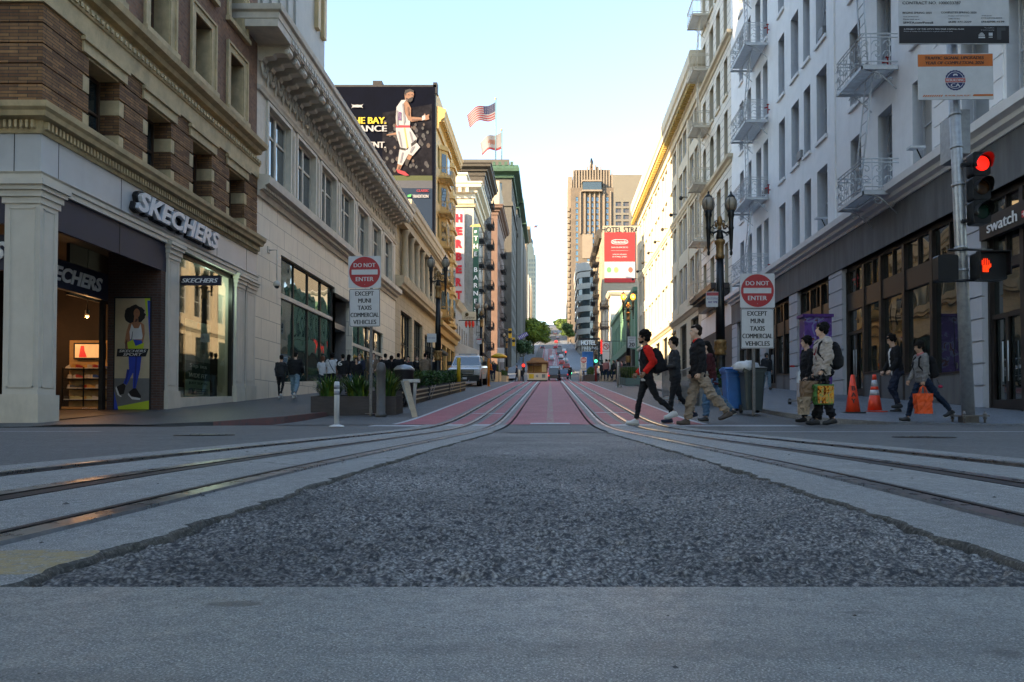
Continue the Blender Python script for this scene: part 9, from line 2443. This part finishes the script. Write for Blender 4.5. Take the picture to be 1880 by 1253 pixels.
bag((hp.x+0.03,hp.y-0.08,hp.z-0.16),0.33,0.12,0.36,mat('bag green edge',(0.05,0.16,0.03),0.5,var=0.1),'shopping_bag','shiny orange and yellow foil bag hanging in front of the paper bag',decal=holo,hh=0.18,seed=4)
bag((hp.x-0.10,hp.y+0.10,hp.z-0.09),0.42,0.16,0.36,M_PAPER,'paper_bag','large brown paper bag with black handles behind the foil bag',crump=0.014,hh=0.10,seed=2,rz=0.1)
bag((hp.x-0.28,hp.y+0.02,hp.z-0.38),0.20,0.12,0.32,mat('crumpled pale kraft',(0.33,0.25,0.17),0.75,var=0.15,bump=0.5),'paper_bag','small crumpled pale paper bag below the large brown one',strap=False,crump=0.02,seed=7)
def target_decal(T,t,w,d,h):
 mb=MB(T@Matrix.Translation((0.02,-d/2-0.035,h*0.45))@Matrix.Rotation(PI/2,4,'X'));rd_=mat('bag maroon ring',(0.25,0.02,0.04),0.5,var=0)
 for r0,r1 in((0.11,0.09),(0.07,0.05),(0.03,0.0)):
  for k in range(24):
   a,b=2*PI*k/24,2*PI*(k+1)/24;mb.add([(r0*math.cos(a),r0*math.sin(a),0),(r0*math.cos(b),r0*math.sin(b),0),(r1*math.cos(b),r1*math.sin(b),0),(r1*math.cos(a),r1*math.sin(a),0)],[(0,1,2,3)],rd_)
 mb.build('ring_print',t)
w,d=p5['arms'][0];hp=w+d*0.1
bag((hp.x-0.02,hp.y-0.06,hp.z-0.02),0.30,0.12,0.58,mat('white carrier bag',(0.42,0.38,0.38),0.5,var=0.1,bump=0.4),'carrier_bag','white carrier bag with maroon rings held by the person in the black open jacket',crump=0.014,hh=0.07,seed=5,decal=target_decal,taper=1.0)
p7=person('dark haired man in a black suit jacket looking down beside the striped cone',PX(1648,16.8),16.8,176,1.83,dict(lean=8,leg=[(28,58,-2),(2,14,-4)],arm=[(6,26,8),(4,30,6)],head=(4,24),curl=(0.6,0.6)),dict(top=K_,legs=NV,shoes=BS,hair=HK,hairstyle='mop',skin='light',bulk=1.0,wide=0.9,front=WT,hem=-0.12,topname='jacket'),z=H(9,16.8)+0.06)
p8=person('man in a grey shirt and backpack striding left with a bright orange bag',PX(1695,14.2),14.2,180,1.62,dict(lean=4,leg=[(-38,4,-22),(24,10,6)],arm=[(2,8,8),(6,24,8)],head=(0,16),curl=(1.3,0.5)),dict(top=GY,legs=DJ,shoes=BS,sole=WS,hair=HK,hairstyle='mop',skin='tan',bulk=1.02,wide=0.95,scarf=PK,backpack=('black backpack on the man in the grey shirt',K_,1.1),topname='shirt'))
w,d=p8['arms'][0];hp=w+d*0.11
M_ORB=mat('bright orange nonwoven',(0.90,0.10,0.01),0.6,var=0.1,scale=8,bump=0.4,bscale=12)
bag((hp.x-0.01,hp.y-0.02,hp.z-0.14),0.32,0.16,0.40,M_ORB,'shopping_bag','bright orange bag hanging from the hand of the man in grey',sm=M_ORB,crump=0.016,hh=0.15,seed=3)
mb=MB();q=p8['W']@p8['tz']((-0.24,0.12,-0.02));mb.tube([(q.x,q.y,q.z),(q.x+0.05,q.y,q.z-0.1)],0.006,M_BLACK,4);mb.ball((q.x+0.07,q.y,q.z-0.14),(0.05,0.03,0.035),mat('magenta charm',(0.4,0.01,0.05),0.5,var=0.1),8)
mb.build('key_charm',label='small magenta charm dangling below the backpack of the man in grey',cat='charm')
person('person in a blue hood and dark jacket walking towards the camera behind the bins',PX(1408,32.5),32.5,-90,1.68,dict(lean=0,leg=[(12,6,0),(-8,14,-10)],arm=[(4,20,10),(-4,20,10)],head=(0,0)),dict(top=K2,legs=DB,shoes=BS,hair=HK,hairstyle='short',skin='tan',bulk=1.08,wide=1.2,hood='up',scarf=BL),voxel=0.016,z=H(10,32.5)+0.11)
crowd=[(515,27.2,92,1.64,K2,K_,HK,'bun','woman in a black and grey top and leggings leftmost on the pavement',dict(slim=1,bulk=0.88,wide=0.75,front=None,shoes=WS,skin='tan')),(541,27.0,88,1.74,K_,DB,HK,'short','person in a big black jacket and washed jeans walking up beside her',dict(bulk=1.2,wide=1.3,shoes=WS)),(592,31.5,92,1.68,WT,DJ,HR,'curly','auburn haired person in a white shirt and dark jeans walking uphill',dict(bulk=1.05,wide=1.2,sleeve=0.5,shoes=BRS,skin='light')),(608,31.0,88,1.76,WT,K_,HK,'curly','person in a white shirt with a black strap across the back',dict(bulk=1.15,wide=1.15,sleeve=0.5,shoes=WS,skin='brown')),(628,30.0,90,1.72,K_,cloth('dusky grey',(0.06,0.05,0.06)),HK,'short','person in a black jersey printed with white digits',dict(bulk=1.15,wide=1.2)),(640,30.8,90,1.70,K_,JN,HK,'long','long haired person in black beside the jersey wearer',dict(bulk=1.1)),(660,32.0,-90,1.74,NV,DJ,HK,'short','man in an open navy jacket facing the camera left of the sign post',dict(front=WT,bulk=1.05)),(654,29.4,-95,1.52,K_,K_,HK,'mop','shorter dark dressed person facing the camera in front of the navy jacket',dict(bulk=1.1)),(685,30.8,-90,1.76,BR,DJ,HB,'short','man in a dark brown jacket and pale shirt facing right of the sign post',dict(front=WT,bulk=1.1)),(707,31.6,85,1.72,K_,K_,HK,'short','person in a long black coat carrying a cream shoulder bag',dict(bulk=1.2,hem=-0.35)),(718,33.8,88,1.64,K2,K_,HB,'curly','curly brown haired person just right of the long black coat',dict(bulk=1.1)),(731,33.0,90,1.74,K_,K_,HK,'short','broad dark coated person behind the domed litter bin',dict(bulk=1.35)),(749,35.5,-90,1.66,K2,K_,HK,'long','woman facing the camera in a charcoal coat with a pink scarf',dict(scarf=PK,bulk=1.05)),(765,36.5,-80,1.66,K_,K_,HK,'short','dark dressed person with a pale collar near the tan jacket',dict(scarf=WT)),(780,34.0,90,1.74,cloth('tan jacket',(0.20,0.145,0.10)),DJ,HK,'short','man in a tan jacket and dark trousers seen from behind',dict(bulk=1.15)),(793,39.0,80,1.68,K_,K_,HK,'short','dark figure partly hidden right of the tan jacket',{}),(699,36.5,-90,1.70,K2,K_,HK,'short','charcoal dressed person in the gap behind the brown jacket',{}),(742,40.5,90,1.72,NV,K_,HB,'short','navy dressed person deep in the crowd by the shop glass',{}),]
rr=random.Random(12)
for(px,Y,fc,h,top,lg,hair,hs,lb,ex)in crowd:
 sgn=rr.choice((-1,1));a=rr.uniform(8,20)
 fit=dict(top=top,legs=lg,shoes=BS,hair=hair,hairstyle=hs,skin='light',bulk=1.05);fit.update({k:v for k,v in ex.items()if v is not None})
 lw=dict(lean=rr.uniform(0,4),leg=[(a*sgn,6 if sgn>0 else 26,0 if sgn>0 else-24),(-a*sgn,26 if sgn>0 else 6,-24 if sgn>0 else 0)],arm=[(-a*sgn,rr.uniform(12,50),9),(a*sgn,rr.uniform(12,50),9)],head=(rr.uniform(-20,20),4))
 x=PX(px,Y);r=person(lb,x,Y,fc,h,lw,fit,voxel=0.018,z=H(x,Y)+0.11,group='people on the left pavement')
 if 'strap' in lb:
  q=MB(r['W']);tz_=r['tz'];q.tube([tz_((-0.09,0.12,0.52)),tz_((-0.16,0,0.3)),tz_((-0.14,-0.17,0.0))],0.014,M_BLACK,6);q.build('shoulder_strap',r['root'])
 if 'digits' in lb:
  q=MB();q.text('16',M_SIGNW,face_cam(x-0.12,Y-0.185,r['W'].translation.z+1.32),h=0.2,w=0.3,offset=0.03);q.build('back_digits',r['root'])
 if 'cream shoulder bag' in lb:
  bag((x-0.22,Y-0.16,r['W'].translation.z+1.12),0.28,0.1,0.42,cloth('cream canvas',(0.5,0.45,0.38)),'shoulder_bag','cream canvas bag on the shoulder of the long black coat',hh=0.3,seed=3)
far=[(1113,56,'p'),(1119,58,'w'),(1127,60,'d'),(1134,57,'d'),(1142,62,'p'),(1149,60,'d'),(1106,66,'d'),(1098,74,'w'),(1151,66,'w'),(906,62,'j'),(900,60,'o'),(949,74,'j'),(958,86,'d'),(1046,100,'d'),(1072,92,'j'),(1027,96,'d')]
tops={'p':cloth('rose top',(0.35,0.15,0.14)),'w':WT,'d':K2,'j':NV,'o':cloth('orange vest',(0.7,0.16,0.02))};words={'p':'rose top','w':'white top','d':'charcoal coat','j':'navy top','o':'orange vest'}
protos={}
places=['by the sage trough','next along by the sage trough','at the cafe tables by the green building','standing among the cafe tables','at the rear of the cafe tables','nearest the pale slim post','beside the no left turn sign','past the no left turn sign','behind the cafe tables near the wall','walking behind the orange yellow post','at the orange yellow post','left of the cable car by the post','close to the cable car flank','on the crossing right of the cars','under the distant do not enter sign','in the road right of the dark van']
for i,(px,Y,k)in enumerate(far):
 x=PX(px,Y)
 lb='small distant person in a %s %s'%(words[k],places[i])
 if k not in protos:
  r=person(lb,x,Y,rr.choice((-90,90,0,180)),1.7,dict(lean=2,leg=[(12,6,0),(-10,16,-10)],arm=[(-10,20,8),(10,20,8)]),dict(top=tops[k],legs=DJ,shoes=BS,hair=HK,hairstyle='short',skin='light'),voxel=0.024,z=H(x,Y)+0.1,group='distant people up the street')
  protos[k]=r['root']
 else:
  dup(protos[k],Matrix.Translation((x,Y,H(x,Y)+0.1))@Matrix.Rotation(rr.choice((0,PI/2,PI,-PI/2)),4,'Z'),lb)
